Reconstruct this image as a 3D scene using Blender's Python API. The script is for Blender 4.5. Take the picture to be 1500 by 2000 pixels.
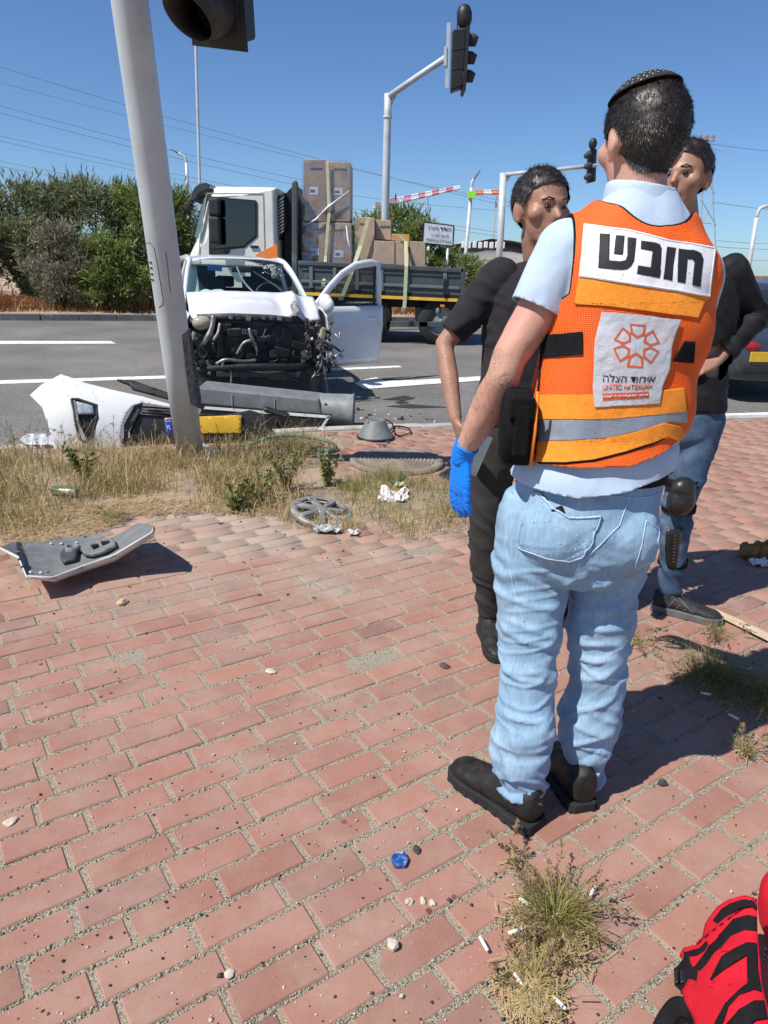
import bpy, bmesh, math, random
import numpy as np
from mathutils import Vector, Matrix, geometry
from mathutils.bvhtree import BVHTree

for o in list(bpy.data.objects):
    bpy.data.objects.remove(o)
SC = bpy.context.scene
COL = SC.collection
rng = np.random.default_rng(11)
random.seed(11)
rad = math.radians

# ------------------------------------------------------------------ camera
PITCH, ROLL, CAMH, FPX = 19.1, 2.1, 1.45, 1400.0
_p, _r = rad(PITCH), rad(ROLL)
CF = np.array([0, math.cos(_p), -math.sin(_p)])
_R0 = np.array([1.0, 0, 0]); _U0 = np.cross(_R0, CF)
CR = _R0 * math.cos(_r) + _U0 * math.sin(_r)
CU = -_R0 * math.sin(_r) + _U0 * math.cos(_r)
CC = np.array([0, 0, CAMH])
cam = bpy.data.cameras.new('camera')
cam.sensor_fit = 'HORIZONTAL'; cam.sensor_width = 36.0
cam.lens = FPX / 1500.0 * 36.0
cam.clip_start = 0.05; cam.clip_end = 3000
camo = bpy.data.objects.new('camera', cam)
COL.objects.link(camo)
camo.matrix_world = Matrix(((CR[0], CU[0], -CF[0], CC[0]), (CR[1], CU[1], -CF[1], CC[1]),
                            (CR[2], CU[2], -CF[2], CC[2]), (0, 0, 0, 1)))
SC.camera = camo

# ------------------------------------------------------------------ sky, sun, exposure
SUN_EL, SHADOW_AZ = 54.0, 55.0          # shadows run 55 degrees to the right of the view axis
w = bpy.data.worlds.new('World'); SC.world = w; w.use_nodes = True
wn = w.node_tree.nodes; wl = w.node_tree.links
bg = wn['Background']
sky = wn.new('ShaderNodeTexSky'); sky.sky_type = 'NISHITA'; sky.sun_disc = False
sky.sun_elevation = rad(SUN_EL)
sky.sun_rotation = rad(SHADOW_AZ + 180.0)
sky.air_density = 0.85; sky.dust_density = 0.35; sky.ozone_density = 2.6; sky.altitude = 50
tint = wn.new('ShaderNodeMix'); tint.data_type = 'RGBA'; tint.blend_type = 'MULTIPLY'; tint.inputs['Factor'].default_value = 1
tint.inputs[7].default_value = (.555, .715, .90, 1)          # deep clear-day blue, the same over the whole sky
wl.new(sky.outputs[0], tint.inputs[6]); wl.new(tint.outputs[2], bg.inputs[0]); bg.inputs[1].default_value = 0.11
sl = bpy.data.lights.new('sun', 'SUN'); sl.energy = 4.6; sl.angle = rad(0.53); sl.color = (1.0, 0.955, 0.88)
so = bpy.data.objects.new('sun', sl); COL.objects.link(so)
az = rad(SHADOW_AZ); el = rad(SUN_EL)
ldir = Vector((math.sin(az) * math.cos(el), math.cos(az) * math.cos(el), -math.sin(el)))
so.rotation_euler = ldir.to_track_quat('-Z', 'Y').to_euler()
so.location = (-6, -4, 9)
vs = SC.view_settings
vs.view_transform = 'Standard'; vs.look = 'None'; vs.gamma = 1.0; vs.exposure = 0.3; vs.use_curve_mapping = False

# ------------------------------------------------------------------ geometry of the place as seen from the survey point
def ray(x, y):
    return CF + CR * ((x - 750.0) / FPX) - CU * ((y - 1000.0) / FPX)
def gnd(x, y, z=0.0):
    d = ray(x, y); return CC + d * ((z - CAMH) / d[2])
def at(x, y, Y):
    d = ray(x, y); return CC + d * (Y / d[1])
def proj(P):
    v = np.asarray(P, float) - CC; d = v @ CF
    return 750 + FPX * (v @ CR) / d, 1000 - FPX * (v @ CU) / d
def ppm(Y, x=750, y=600):               # pixels per metre sideways at distance Y
    return 1.0 / np.linalg.norm(at(x + 1, y, Y) - at(x, y, Y))

# ------------------------------------------------------------------ noise
def _hash(i, j, k):
    n = (i * 374761393 + j * 668265263 + k * 2147483647 % 1000003 * 1274126177) & 0xFFFFFFFF
    n = ((n ^ (n >> 13)) * 1274126177) & 0xFFFFFFFF
    return ((n ^ (n >> 16)) & 0xFFFF) / 65535.0
def noise(P, s=1.0):
    P = np.asarray(P, float) * s + 1000.0
    I = np.floor(P).astype(np.int64); Fr = P - I; Fr = Fr * Fr * (3 - 2 * Fr)
    r = 0
    for a in (0, 1):
        for b in (0, 1):
            for c in (0, 1):
                wgt = (Fr[..., 0] if a else 1 - Fr[..., 0]) * (Fr[..., 1] if b else 1 - Fr[..., 1]) * (Fr[..., 2] if c else 1 - Fr[..., 2])
                r = r + wgt * _hash(I[..., 0] + a, I[..., 1] + b, I[..., 2] + c)
    return r * 2 - 1
def fbm(P, s=1.0, o=3):
    r = 0; a = 1.0
    for _ in range(o):
        r = r + a * noise(P, s); s *= 2.03; a *= .5
    return r

# ------------------------------------------------------------------ materials
MATS = {}
def mat(name, col, rough=.6, metal=0.0, var=.12, scale=6.0, bump=0.0, bscale=80.0, spec=.5,
        col2=None, c2scale=3.0, c2lo=.5, c2hi=.62, trans=0.0, sss=0.0, coat=0.0, rand=0.0, detail=6):
    if name in MATS: return MATS[name]
    m = bpy.data.materials.new(name); m.use_nodes = True
    nt = m.node_tree; N = nt.nodes; L = nt.links
    b = N['Principled BSDF']
    b.inputs['Roughness'].default_value = rough; b.inputs['Metallic'].default_value = metal
    b.inputs['Specular IOR Level'].default_value = spec
    if trans: b.inputs['Transmission Weight'].default_value = trans
    if coat: b.inputs['Coat Weight'].default_value = coat; b.inputs['Coat Roughness'].default_value = .05
    if sss:
        b.inputs['Subsurface Weight'].default_value = sss
        b.inputs['Subsurface Radius'].default_value = (.012, .005, .003); b.inputs['Subsurface Scale'].default_value = 1.0
    tc = N.new('ShaderNodeTexCoord')
    nz = N.new('ShaderNodeTexNoise'); nz.inputs['Scale'].default_value = scale; nz.inputs['Detail'].default_value = detail
    L.new(tc.outputs['Object'], nz.inputs['Vector'])
    rp = N.new('ShaderNodeValToRGB')
    c = np.array(col, float)
    rp.color_ramp.elements[0].color = (*np.clip(c * (1 - var), 0, 1), 1); rp.color_ramp.elements[0].position = .32
    rp.color_ramp.elements[1].color = (*np.clip(c * (1 + var), 0, 1), 1); rp.color_ramp.elements[1].position = .68
    L.new(nz.outputs['Fac'], rp.inputs['Fac'])
    out = rp.outputs['Color']
    if col2 is not None:
        n2 = N.new('ShaderNodeTexNoise'); n2.inputs['Scale'].default_value = c2scale; n2.inputs['Detail'].default_value = 8
        n2.inputs['Roughness'].default_value = .65
        L.new(tc.outputs['Object'], n2.inputs['Vector'])
        r2 = N.new('ShaderNodeMapRange'); r2.inputs['From Min'].default_value = c2lo; r2.inputs['From Max'].default_value = c2hi
        L.new(n2.outputs['Fac'], r2.inputs['Value'])
        mx = N.new('ShaderNodeMix'); mx.data_type = 'RGBA'
        L.new(r2.outputs[0], mx.inputs['Factor']); L.new(out, mx.inputs[6]); mx.inputs[7].default_value = (*col2, 1)
        out = mx.outputs[2]
    if rand:
        oi = N.new('ShaderNodeObjectInfo')
        hs = N.new('ShaderNodeHueSaturation')
        mr = N.new('ShaderNodeMapRange'); mr.inputs['To Min'].default_value = 1 - rand; mr.inputs['To Max'].default_value = 1 + rand
        L.new(oi.outputs['Random'], mr.inputs['Value']); L.new(mr.outputs[0], hs.inputs['Value']); L.new(out, hs.inputs['Color'])
        out = hs.outputs['Color']
    L.new(out, b.inputs['Base Color'])
    if bump:
        nb = N.new('ShaderNodeTexNoise'); nb.inputs['Scale'].default_value = bscale; nb.inputs['Detail'].default_value = 5
        L.new(tc.outputs['Object'], nb.inputs['Vector'])
        bp = N.new('ShaderNodeBump'); bp.inputs['Strength'].default_value = min(1.0, bump); bp.inputs['Distance'].default_value = .01 if bscale < 60 else .003
        L.new(nb.outputs['Fac'], bp.inputs['Height']); L.new(bp.outputs[0], b.inputs['Normal'])
    MATS[name] = m
    return m

def leafmat(name, col, col2, tr=.25, rough=.55):
    """foliage: colour per leaf from the mesh attribute 'tint', a little light passes through"""
    m = bpy.data.materials.new(name); m.use_nodes = True
    N = m.node_tree.nodes; L = m.node_tree.links
    b = N['Principled BSDF']; b.inputs['Roughness'].default_value = rough; b.inputs['Specular IOR Level'].default_value = .3
    a = N.new('ShaderNodeAttribute'); a.attribute_name = 'tint'
    mx = N.new('ShaderNodeMix'); mx.data_type = 'RGBA'
    mx.inputs[6].default_value = (*col, 1); mx.inputs[7].default_value = (*col2, 1)
    L.new(a.outputs['Fac'], mx.inputs['Factor']); L.new(mx.outputs[2], b.inputs['Base Color'])
    t = N.new('ShaderNodeBsdfTranslucent'); L.new(mx.outputs[2], t.inputs['Color'])
    ms = N.new('ShaderNodeMixShader'); ms.inputs[0].default_value = tr
    L.new(b.outputs[0], ms.inputs[1]); L.new(t.outputs[0], ms.inputs[2])
    L.new(ms.outputs[0], N['Material Output'].inputs['Surface'])
    return m

def glassmat(name, col, rough=.02, alpha=.35):
    m = bpy.data.materials.new(name); m.use_nodes = True
    N = m.node_tree.nodes; L = m.node_tree.links
    g = N.new('ShaderNodeBsdfGlossy'); g.inputs['Roughness'].default_value = rough
    t = N.new('ShaderNodeBsdfTransparent'); t.inputs['Color'].default_value = (*col, 1)
    fr = N.new('ShaderNodeLayerWeight'); fr.inputs['Blend'].default_value = .5
    pw = N.new('ShaderNodeMath'); pw.operation = 'POWER'; pw.inputs[1].default_value = 4.0
    mul = N.new('ShaderNodeMath'); mul.operation = 'MULTIPLY_ADD'; mul.inputs[1].default_value = .8; mul.inputs[2].default_value = .04 + alpha; mul.use_clamp = True
    L.new(fr.outputs['Facing'], pw.inputs[0]); L.new(pw.outputs[0], mul.inputs[0])
    ms = N.new('ShaderNodeMixShader'); L.new(mul.outputs[0], ms.inputs[0]); L.new(t.outputs[0], ms.inputs[1]); L.new(g.outputs[0], ms.inputs[2])
    L.new(ms.outputs[0], N['Material Output'].inputs['Surface'])
    return m

# ------------------------------------------------------------------ mesh builder
class MB:
    def __init__(s): s.v = []; s.f = []
    def add(s, v, f):
        n = len(s.v); s.v.extend([tuple(map(float, p)) for p in v]); s.f.extend([tuple(int(i) + n for i in q) for q in f]); return s
    def box(s, c, d, rz=0, rx=0, ry=0):
        M = Matrix.Rotation(rz, 3, 'Z') @ Matrix.Rotation(ry, 3, 'Y') @ Matrix.Rotation(rx, 3, 'X')
        v = []
        for i in (-1, 1):
            for j in (-1, 1):
                for k in (-1, 1):
                    v.append(M @ Vector((i * d[0] / 2, j * d[1] / 2, k * d[2] / 2)) + Vector(c))
        return s.add(v, [(0, 1, 3, 2), (4, 6, 7, 5), (0, 4, 5, 1), (2, 3, 7, 6), (0, 2, 6, 4), (1, 5, 7, 3)])
    def hexa(s, a, b):                       # two quads, near and far, same winding
        return s.add(list(a) + list(b), [(0, 1, 2, 3), (7, 6, 5, 4), (0, 4, 5, 1), (1, 5, 6, 2), (2, 6, 7, 3), (3, 7, 4, 0)])
    def prism(s, pts, vec):                  # polygon (3-D points) extruded along vec
        n = len(pts); p = [np.array(q, float) for q in pts]; vec = np.array(vec, float)
        f = [tuple(range(n)), tuple(range(2 * n - 1, n - 1, -1))] + [(i, n + i, n + (i + 1) % n, (i + 1) % n) for i in range(n)]
        return s.add(p + [q + vec for q in p], f)
    def loft(s, rings, cap=True, closed=True):
        n = len(rings[0]); v = [p for r in rings for p in r]; f = []
        for k in range(len(rings) - 1):
            for i in range(n if closed else n - 1):
                a = k * n + i; b = k * n + (i + 1) % n
                f.append((a, b, b + n, a + n))
        if cap and closed:
            f.append(tuple(range(n - 1, -1, -1))); f.append(tuple(range((len(rings) - 1) * n, len(rings) * n)))
        return s.add(v, f)
    def tube(s, path, r, n=10, cap=True, flat=None, up=None):
        P = [np.array(p, float) for p in path]; m = len(P)
        R = [r] * m if np.isscalar(r) else list(r)
        rings = []; u = None
        for i in range(m):
            t = P[min(i + 1, m - 1)] - P[max(i - 1, 0)]; t = t / (np.linalg.norm(t) + 1e-12)
            if u is None:
                u = np.array(up, float) if up is not None else (np.array([0, 0, 1.]) if abs(t[2]) < .9 else np.array([1., 0, 0]))
            u = u - t * (u @ t); u = u / (np.linalg.norm(u) + 1e-12); q = np.cross(t, u)
            ru, rq = (R[i], R[i] * (flat if flat else 1.0)) if np.isscalar(R[i]) else R[i]
            rings.append([P[i] + u * ru * math.cos(a) + q * rq * math.sin(a) for a in np.arange(n) * 2 * math.pi / n])
        return s.loft(rings, cap)
    def limb(s, path, r, n=14):              # tube with rounded ends
        P = [np.array(p, float) for p in path]; R = list(r)
        def rr(x): return np.array([x, x]) if np.isscalar(x) else np.array(x)
        a = P[0] - P[1]; a /= np.linalg.norm(a); b = P[-1] - P[-2]; b /= np.linalg.norm(b)
        r0, r1 = rr(R[0]), rr(R[-1])
        P2 = [P[0] + a * r0.mean() * .95, P[0] + a * r0.mean() * .7] + P + [P[-1] + b * r1.mean() * .7, P[-1] + b * r1.mean() * .95]
        R2 = [tuple(r0 * .3), tuple(r0 * .72)] + [tuple(rr(x)) for x in R] + [tuple(r1 * .72), tuple(r1 * .3)]
        return s.tube(P2, R2, n)
    def stack(s, rows, n=32, ex=2.0):        # rows: (x, y, z, rx, ry[, yaw])
        rings = []
        for q in rows:
            x, y, z, rx, ry = q[:5]; yaw = q[5] if len(q) > 5 else 0
            ring = []
            for a in np.arange(n) * 2 * math.pi / n:
                c, si = math.cos(a), math.sin(a)
                px = rx * math.copysign(abs(c) ** (2 / ex), c); py = ry * math.copysign(abs(si) ** (2 / ex), si)
                ring.append((x + px * math.cos(yaw) - py * math.sin(yaw), y + px * math.sin(yaw) + py * math.cos(yaw), z))
            rings.append(ring)
        return s.loft(rings)
    def ell(s, c, r, n=16, m=10, rot=None):
        M = rot if rot is not None else Matrix.Identity(3)
        rings = []
        for k in range(m + 1):
            t = math.pi * (k + .001) / (m + .002)
            rings.append([M @ Vector((r[0] * math.sin(t) * math.cos(a), r[1] * math.sin(t) * math.sin(a), -r[2] * math.cos(t))) + Vector(c) for a in np.arange(n) * 2 * math.pi / n])
        return s.loft(rings)
    def lathe(s, prof, c=(0, 0, 0), n=24, M=None, cap=False):   # prof: (radius, height)
        M = M if M is not None else Matrix.Identity(3)
        rings = [[M @ Vector((r * math.cos(a), r * math.sin(a), z)) + Vector(c) for a in np.arange(n) * 2 * math.pi / n] for r, z in prof]
        return s.loft(rings, cap)
    def grid(s, G):                          # G[i][j] points
        m, n = len(G), len(G[0]); v = [p for r in G for p in r]
        return s.add(v, [(i * n + j, i * n + j + 1, (i + 1) * n + j + 1, (i + 1) * n + j) for i in range(m - 1) for j in range(n - 1)])
    def build(s, name, m, parent=None, smooth=False, bevel=0, solid=0, bseg=2, sub=0, angle=None, offset=-1):
        me = bpy.data.meshes.new(name); me.from_pydata(s.v, [], s.f); me.validate(); me.update()
        return link(name, me, m, parent, smooth, bevel, solid, bseg, sub, offset)

def link(name, me, m, parent=None, smooth=False, bevel=0, solid=0, bseg=2, sub=0, offset=-1):
    o = bpy.data.objects.new(name, me); COL.objects.link(o)
    if m is not None and not me.materials: me.materials.append(m)
    if parent is not None: o.parent = parent
    if smooth: me.polygons.foreach_set('use_smooth', [True] * len(me.polygons))
    if solid:
        md = o.modifiers.new('solid', 'SOLIDIFY'); md.thickness = solid; md.offset = offset
    if bevel:
        md = o.modifiers.new('bevel', 'BEVEL'); md.width = bevel; md.segments = bseg; md.limit_method = 'ANGLE'; md.angle_limit = rad(35); md.harden_normals = False
    if sub:
        md = o.modifiers.new('sub', 'SUBSURF'); md.levels = sub; md.render_levels = sub
    return o

def npmesh(name, V, F, m, parent=None, smooth=False, tint=None, nper=None):
    """big mesh from arrays; F is an (n,k) index array; tint one value per face"""
    me = bpy.data.meshes.new(name); V = np.asarray(V, np.float32); F = np.asarray(F, np.int32)
    k = F.shape[1]
    me.vertices.add(len(V)); me.vertices.foreach_set('co', V.ravel())
    me.loops.add(F.size); me.loops.foreach_set('vertex_index', F.ravel())
    me.polygons.add(len(F)); me.polygons.foreach_set('loop_start', np.arange(len(F), dtype=np.int32) * k)
    me.update(calc_edges=True); me.validate()
    if tint is not None:
        a = me.attributes.new('tint', 'FLOAT', 'FACE'); a.data.foreach_set('value', np.asarray(tint, np.float32))
    return link(name, me, m, parent, smooth)

def thing(name, label, cat, loc=(0, 0, 0), rz=0.0, group=None):
    o = bpy.data.objects.new(name, None); COL.objects.link(o); o.empty_display_size = .1
    o.location = tuple(map(float, loc)); o.rotation_euler = (0, 0, rz)
    return tag(o, label, cat, group)
def tag(o, label, cat, group=None, kind=None):
    o['label'] = label
    if cat: o['category'] = cat
    if group: o['group'] = group
    if kind: o['kind'] = kind
    return o
def struct(o, label=None):
    o['kind'] = 'structure'
    if label: o['label'] = label
    return o
def wparent(o, p):                           # parent but keep the place it was built in
    o.parent = p
    o.matrix_parent_inverse = Matrix.LocRotScale(p.location, p.rotation_euler, None).inverted()
    return o
def parts(root, *objs):
    for o in objs: wparent(o, root)
    return root
def copy_tree(o, parent=None):
    c = o.copy(); COL.objects.link(c); c.parent = parent
    for ch in o.children: copy_tree(ch, c)
    return c
def pix(pts, Y): return [at(x, y, Y) for x, y in pts]
def plate(pts, Y0, dY): return MB().prism(pix(pts, Y0), (0, dY, 0))

def fuse(mbs, voxel=.008, smooth=6, lam=.5):
    """join closed shapes into one continuous skin; returns vertices and triangles/quads"""
    me = bpy.data.meshes.new('tmp'); mb = MB()
    for q in mbs: mb.add(q.v, q.f)
    me.from_pydata(mb.v, [], mb.f); me.update()
    bm = bmesh.new(); bm.from_mesh(me)
    bmesh.ops.recalc_face_normals(bm, faces=bm.faces[:]); bm.to_mesh(me); bm.free()
    o = bpy.data.objects.new('tmp', me); COL.objects.link(o)
    md = o.modifiers.new('r', 'REMESH'); md.mode = 'VOXEL'; md.voxel_size = voxel
    dg = bpy.context.evaluated_depsgraph_get(); dg.update()
    ev = o.evaluated_get(dg); e = ev.to_mesh()
    V = np.empty(len(e.vertices) * 3); e.vertices.foreach_get('co', V); V = V.reshape(-1, 3).copy()
    Fq = [tuple(p.vertices) for p in e.polygons]
    ev.to_mesh_clear(); bpy.data.objects.remove(o); bpy.data.meshes.remove(me)
    T = []
    for q in Fq:
        T.append((q[0], q[1], q[2]))
        if len(q) == 4: T.append((q[0], q[2], q[3]))
    T = np.array(T, int)
    return lap(V, T, smooth, lam), T
def lap(V, T, it, lam=.5):
    E = np.vstack([T[:, [0, 1]], T[:, [1, 2]], T[:, [2, 0]]])
    E = np.vstack([E, E[:, ::-1]]); cnt = np.bincount(E[:, 0], minlength=len(V))[:, None].clip(1)
    for _ in range(it):
        S = np.zeros_like(V)
        for c in range(3): S[:, c] = np.bincount(E[:, 0], weights=V[E[:, 1], c], minlength=len(V))
        V = V + lam * (S / cnt - V)
    return V
def vnorm(V, T):
    n = np.cross(V[T[:, 1]] - V[T[:, 0]], V[T[:, 2]] - V[T[:, 0]]); N = np.zeros_like(V)
    for k in range(3):
        for c in range(3): N[:, c] += np.bincount(T[:, k], weights=n[:, c], minlength=len(V))
    return N / (np.linalg.norm(N, axis=1, keepdims=True) + 1e-12)
def clip(V, T, fld):
    """keep the part of a triangle mesh where fld > 0, cut cleanly along fld = 0"""
    V = list(map(tuple, V)); out = []; cache = {}
    fld = list(fld)
    def cut(a, b):
        k = (min(a, b), max(a, b))
        if k not in cache:
            t = fld[a] / (fld[a] - fld[b]); p = np.array(V[a]) * (1 - t) + np.array(V[b]) * t
            cache[k] = len(V); V.append(tuple(p)); fld.append(0.0)
        return cache[k]
    for t in T:
        s = [fld[i] > 0 for i in t]
        if all(s): out.append(tuple(t)); continue
        if not any(s): continue
        poly = []
        for i in range(3):
            a, b = t[i], t[(i + 1) % 3]
            if s[i]: poly.append(a)
            if s[i] != s[(i + 1) % 3]: poly.append(cut(a, b))
        for i in range(1, len(poly) - 1): out.append((poly[0], poly[i], poly[i + 1]))
    V = np.array(V); T2 = np.array(out, int)
    u, inv = np.unique(T2.ravel(), return_inverse=True)
    return V[u], inv.reshape(-1, 3)
def tmesh(name, V, T, m, parent=None, smooth=True, solid=0, offset=1):
    o = npmesh(name, V, T, m, None, smooth)
    if solid:
        md = o.modifiers.new('solid', 'SOLIDIFY'); md.thickness = solid; md.offset = offset
    if parent is not None: wparent(o, parent)
    return o
class Surf:
    """a finished surface onto which patches, stitching and print are laid"""
    def __init__(s, V, T): s.b = BVHTree.FromPolygons([tuple(v) for v in V], [tuple(map(int, t)) for t in T])
    def hit(s, x, y, off=0.0):
        d = Vector(ray(x, y)).normalized(); h = s.b.ray_cast(Vector(CC), d)
        if h[0] is None: return None
        n = h[1] if h[1].dot(d) < 0 else -h[1]
        return np.array(h[0] + n * off)
    def patch(s, poly, off, step=4.0, thick=0):
        t = geometry.tessellate_polygon([[Vector((x, y, 0)) for x, y in poly]])
        P = [np.array(p, float) for p in poly]; T = [tuple(q) for q in t]
        T = [q if np.cross(P[q[1]] - P[q[0]], P[q[2]] - P[q[0]]) > 0 else (q[0], q[2], q[1]) for q in T]
        mid = {}
        for _ in range(12):
            N = []
            def m(a, b):
                k = (min(a, b), max(a, b))
                if k not in mid: mid[k] = len(P); P.append((P[a] + P[b]) / 2)
                return mid[k]
            long_ = set()
            for q in T:
                for i in range(3):
                    a, b = q[i], q[(i + 1) % 3]
                    if np.linalg.norm(P[a] - P[b]) > step: long_.add((min(a, b), max(a, b)))
            if not long_: break
            for q in T:
                e = [(min(q[i], q[(i + 1) % 3]), max(q[i], q[(i + 1) % 3])) in long_ for i in range(3)]
                if not any(e): N.append(q); continue
                a, b, c = q
                if all(e):
                    x, y, z = m(a, b), m(b, c), m(c, a); N += [(a, x, z), (x, b, y), (z, y, c), (x, y, z)]
                else:
                    k = e.index(True); a, b, c = q[k], q[(k + 1) % 3], q[(k + 2) % 3]
                    x = m(a, b); N += [(a, x, c), (x, b, c)]
            T = N
        H = [s.hit(x, y, off) for x, y in P]
        ok = [h for h in H if h is not None]
        # points that miss take the depth of the nearest hit
        for i, h in enumerate(H):
            if h is None:
                j = min((k for k in range(len(H)) if H[k] is not None), key=lambda k: np.linalg.norm(P[k] - P[i]), default=None)
                if j is None: H[i] = CC; continue
                d = ray(*P[i]); H[i] = CC + d * ((H[j] - CC) @ CF)
        return np.array(H), np.array(T, int)
    def line(s, pts, r, off=.002, step=5.0, n=6):
        Q = []
        for a, b in zip(pts[:-1], pts[1:]):
            k = max(1, int(math.hypot(b[0] - a[0], b[1] - a[1]) / step))
            Q += [(a[0] + (b[0] - a[0]) * i / k, a[1] + (b[1] - a[1]) * i / k) for i in range(k)]
        Q.append(pts[-1])
        H = [h for h in (s.hit(x, y, off) for x, y in Q) if h is not None]
        return MB().tube(H, r, n)
def curve(pts, n=8):                          # smooth polyline through points (Catmull-Rom)
    P = [np.array(p, float) for p in pts]; P = [2 * P[0] - P[1]] + P + [2 * P[-1] - P[-2]]; out = []
    for i in range(1, len(P) - 2):
        for t in np.arange(n) / n:
            out.append(.5 * (2 * P[i] + (P[i + 1] - P[i - 1]) * t + (2 * P[i - 1] - 5 * P[i] + 4 * P[i + 1] - P[i + 2]) * t * t + (3 * P[i] - P[i - 1] - 3 * P[i + 1] + P[i + 2]) * t ** 3))
    out.append(P[-2]); return out
# ================================================================== THE SETTING
ZR = -0.05                                   # road surface
def dirn(a, b): d = b - a; return d / np.linalg.norm(d)
near = [gnd(*p)[:2] for p in ((0, 872), (330, 853), (620, 836), (815, 829), (1100, 821), (1500, 812))]
near = [near[0] - dirn(near[0], near[1]) * 12] + near + [near[-1] + dirn(near[-2], near[-1]) * 14]
farA, farB = gnd(0, 626, ZR)[:2], gnd(300, 627, ZR)[:2]
fd = np.array([math.cos(rad(21.5)), math.sin(rad(21.5))]); fn = np.array([-fd[1], fd[0]])
far = [farA - fd * 60, farA, farB, farB + fd * 90]

m_soil = mat('soil', (.23, .165, .105), .95, var=.25, scale=2.2, bump=.8, bscale=22, col2=(.31, .25, .17), c2scale=.7)
g = MB().add([(-1500, -900, -.14), (1500, -900, -.14), (1500, 2200, -.14), (-1500, 2200, -.14)], [(0, 1, 2, 3)]).build('ground', m_soil); struct(g)

def asphalt():
    m = mat('asphalt', (.162, .153, .139), .9, var=.22, scale=.6, bump=.9, bscale=140, col2=(.124, .118, .108), c2scale=.9, c2lo=.48, c2hi=.7)
    N = m.node_tree.nodes; L = m.node_tree.links; b = N['Principled BSDF']
    tc = N.new('ShaderNodeTexCoord')
    v = N.new('ShaderNodeTexVoronoi'); v.inputs['Scale'].default_value = 95
    L.new(tc.outputs['Object'], v.inputs['Vector'])
    old = b.inputs['Base Color'].links[0].from_socket
    hs = N.new('ShaderNodeHueSaturation'); mr = N.new('ShaderNodeMapRange'); mr.inputs['To Min'].default_value = .55; mr.inputs['To Max'].default_value = 1.55
    L.new(v.outputs['Color'], mr.inputs['Value']); L.new(mr.outputs[0], hs.inputs['Value']); L.new(old, hs.inputs['Color']); L.new(hs.outputs[0], b.inputs['Base Color'])
    return m
m_asph = asphalt()
rp = [(p[0], p[1], ZR) for p in near] + [(p[0], p[1], ZR) for p in reversed(far)]
road = MB().add(rp, [tuple(range(len(rp)))]).build('road', m_asph); struct(road)

m_paint = mat('road_paint', (.74, .74, .71), .7, var=.08, scale=9, col2=(.33, .32, .3), c2scale=14, c2lo=.57, c2hi=.66)
def marking(pts, z=ZR + .004):
    o = MB().add([tuple(gnd(x, y, ZR)[:2]) + (z,) for x, y in pts], [tuple(range(len(pts)))]).build('lane_marking', m_paint, road); return o
marking([(-420, 665), (217, 666.5), (226, 671.5), (-420, 674)])
marking([(-300, 753), (0, 743.5), (325, 734), (640, 720), (778, 714.5), (786, 717.5), (640, 724.5), (325, 739.5), (0, 750.5), (-300, 761)])
marking([(692, 749), (716, 741), (735, 738), (752, 745), (812, 743), (990, 733), (990, 741), (830, 752), (712, 761)], ZR + .008)
marking([(700, 832), (900, 826.5), (1130, 817), (1500, 806), (1500, 811.5), (1130, 823), (900, 833), (700, 839)], ZR + .006)
# cracks and tyre scuffs in the asphalt by the wreck are dark tar smears
m_tar = mat('tar', (.03, .03, .032), .7, var=.3)
for pts in ([(745, 781), (790, 773), (812, 778), (790, 783)], [(752, 794), (800, 790), (880, 796), (800, 798)], [(770, 786), (785, 783), (800, 787), (782, 790)]):
    MB().add([tuple(gnd(x, y, ZR)[:2]) + (ZR + .005,) for x, y in pts], [tuple(range(len(pts)))]).build('tar_smear', m_tar, road)

# kerbs, stone by stone
m_kerb = mat('kerb_concrete', (.42, .39, .35), .9, var=.14, scale=5, bump=.6, bscale=60, rand=.12, col2=(.27, .22, .18), c2scale=4)
m_kerbd = mat('kerb_dark', (.16, .155, .15), .9, var=.16, scale=5, bump=.6, bscale=50, rand=.16, col2=(.3, .29, .27), c2scale=3, c2lo=.56, c2hi=.7)
def kerb(path, name, m, wid, ztop, zbot, inward, length=.8, gap=.012):
    root = struct(thing(name, '', None)); del root['label']
    for a, b in zip(path[:-1], path[1:]):
        d = b - a; L_ = np.linalg.norm(d); k = max(1, int(round(L_ / length))); d = d / L_; n = np.array([-d[1], d[0]]) * inward
        for i in range(k):
            p = a + d * (L_ * i / k + gap / 2); q = a + d * (L_ * (i + 1) / k - gap / 2)
            dz = random.uniform(-.006, .006); jj = random.uniform(-.006, .006)
            quad = [p + n * jj, q + n * jj, q + n * wid, p + n * wid]
            if inward < 0: quad = quad[::-1]
            MB().hexa([(x, y, zbot) for x, y in quad[::-1]], [(x, y, ztop + dz) for x, y in quad[::-1]]).build('kerb_stone', m, root, bevel=.012)
    return root
kerb(near[:], 'near_kerb', m_kerb, .13, .012, -.14, -1)
kerb([far[1] - fd * 14, far[1], far[2], far[2] + fd * 22], 'far_kerb', m_kerbd, .18, ZR + .15, -.2, 1)
# far verge behind the far kerb
fv0 = [far[1] - fd * 60 + fn * .17, far[2] + fd * 90 + fn * .17]
G = []
for t in np.linspace(0, 1, 120):
    r_ = []
    for s_ in (0, .3, .8, 1.6, 3, 6, 14, 40):
        p = fv0[0] * (1 - t) + fv0[1] * t + fn * s_
        r_.append((p[0], p[1], ZR + .135 + (.0 if s_ == 0 else .05 * noise(np.array([p[0], p[1], 0.]), .9)) + min(s_, 3) * .05))
    G.append(r_)
m_verge = mat('verge_soil', (.42, .31, .21), .95, var=.22, scale=1.4, bump=.8, bscale=18, col2=(.31, .19, .12), c2scale=.9)
struct(MB().grid(G).build('verge', m_verge, smooth=True))

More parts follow.
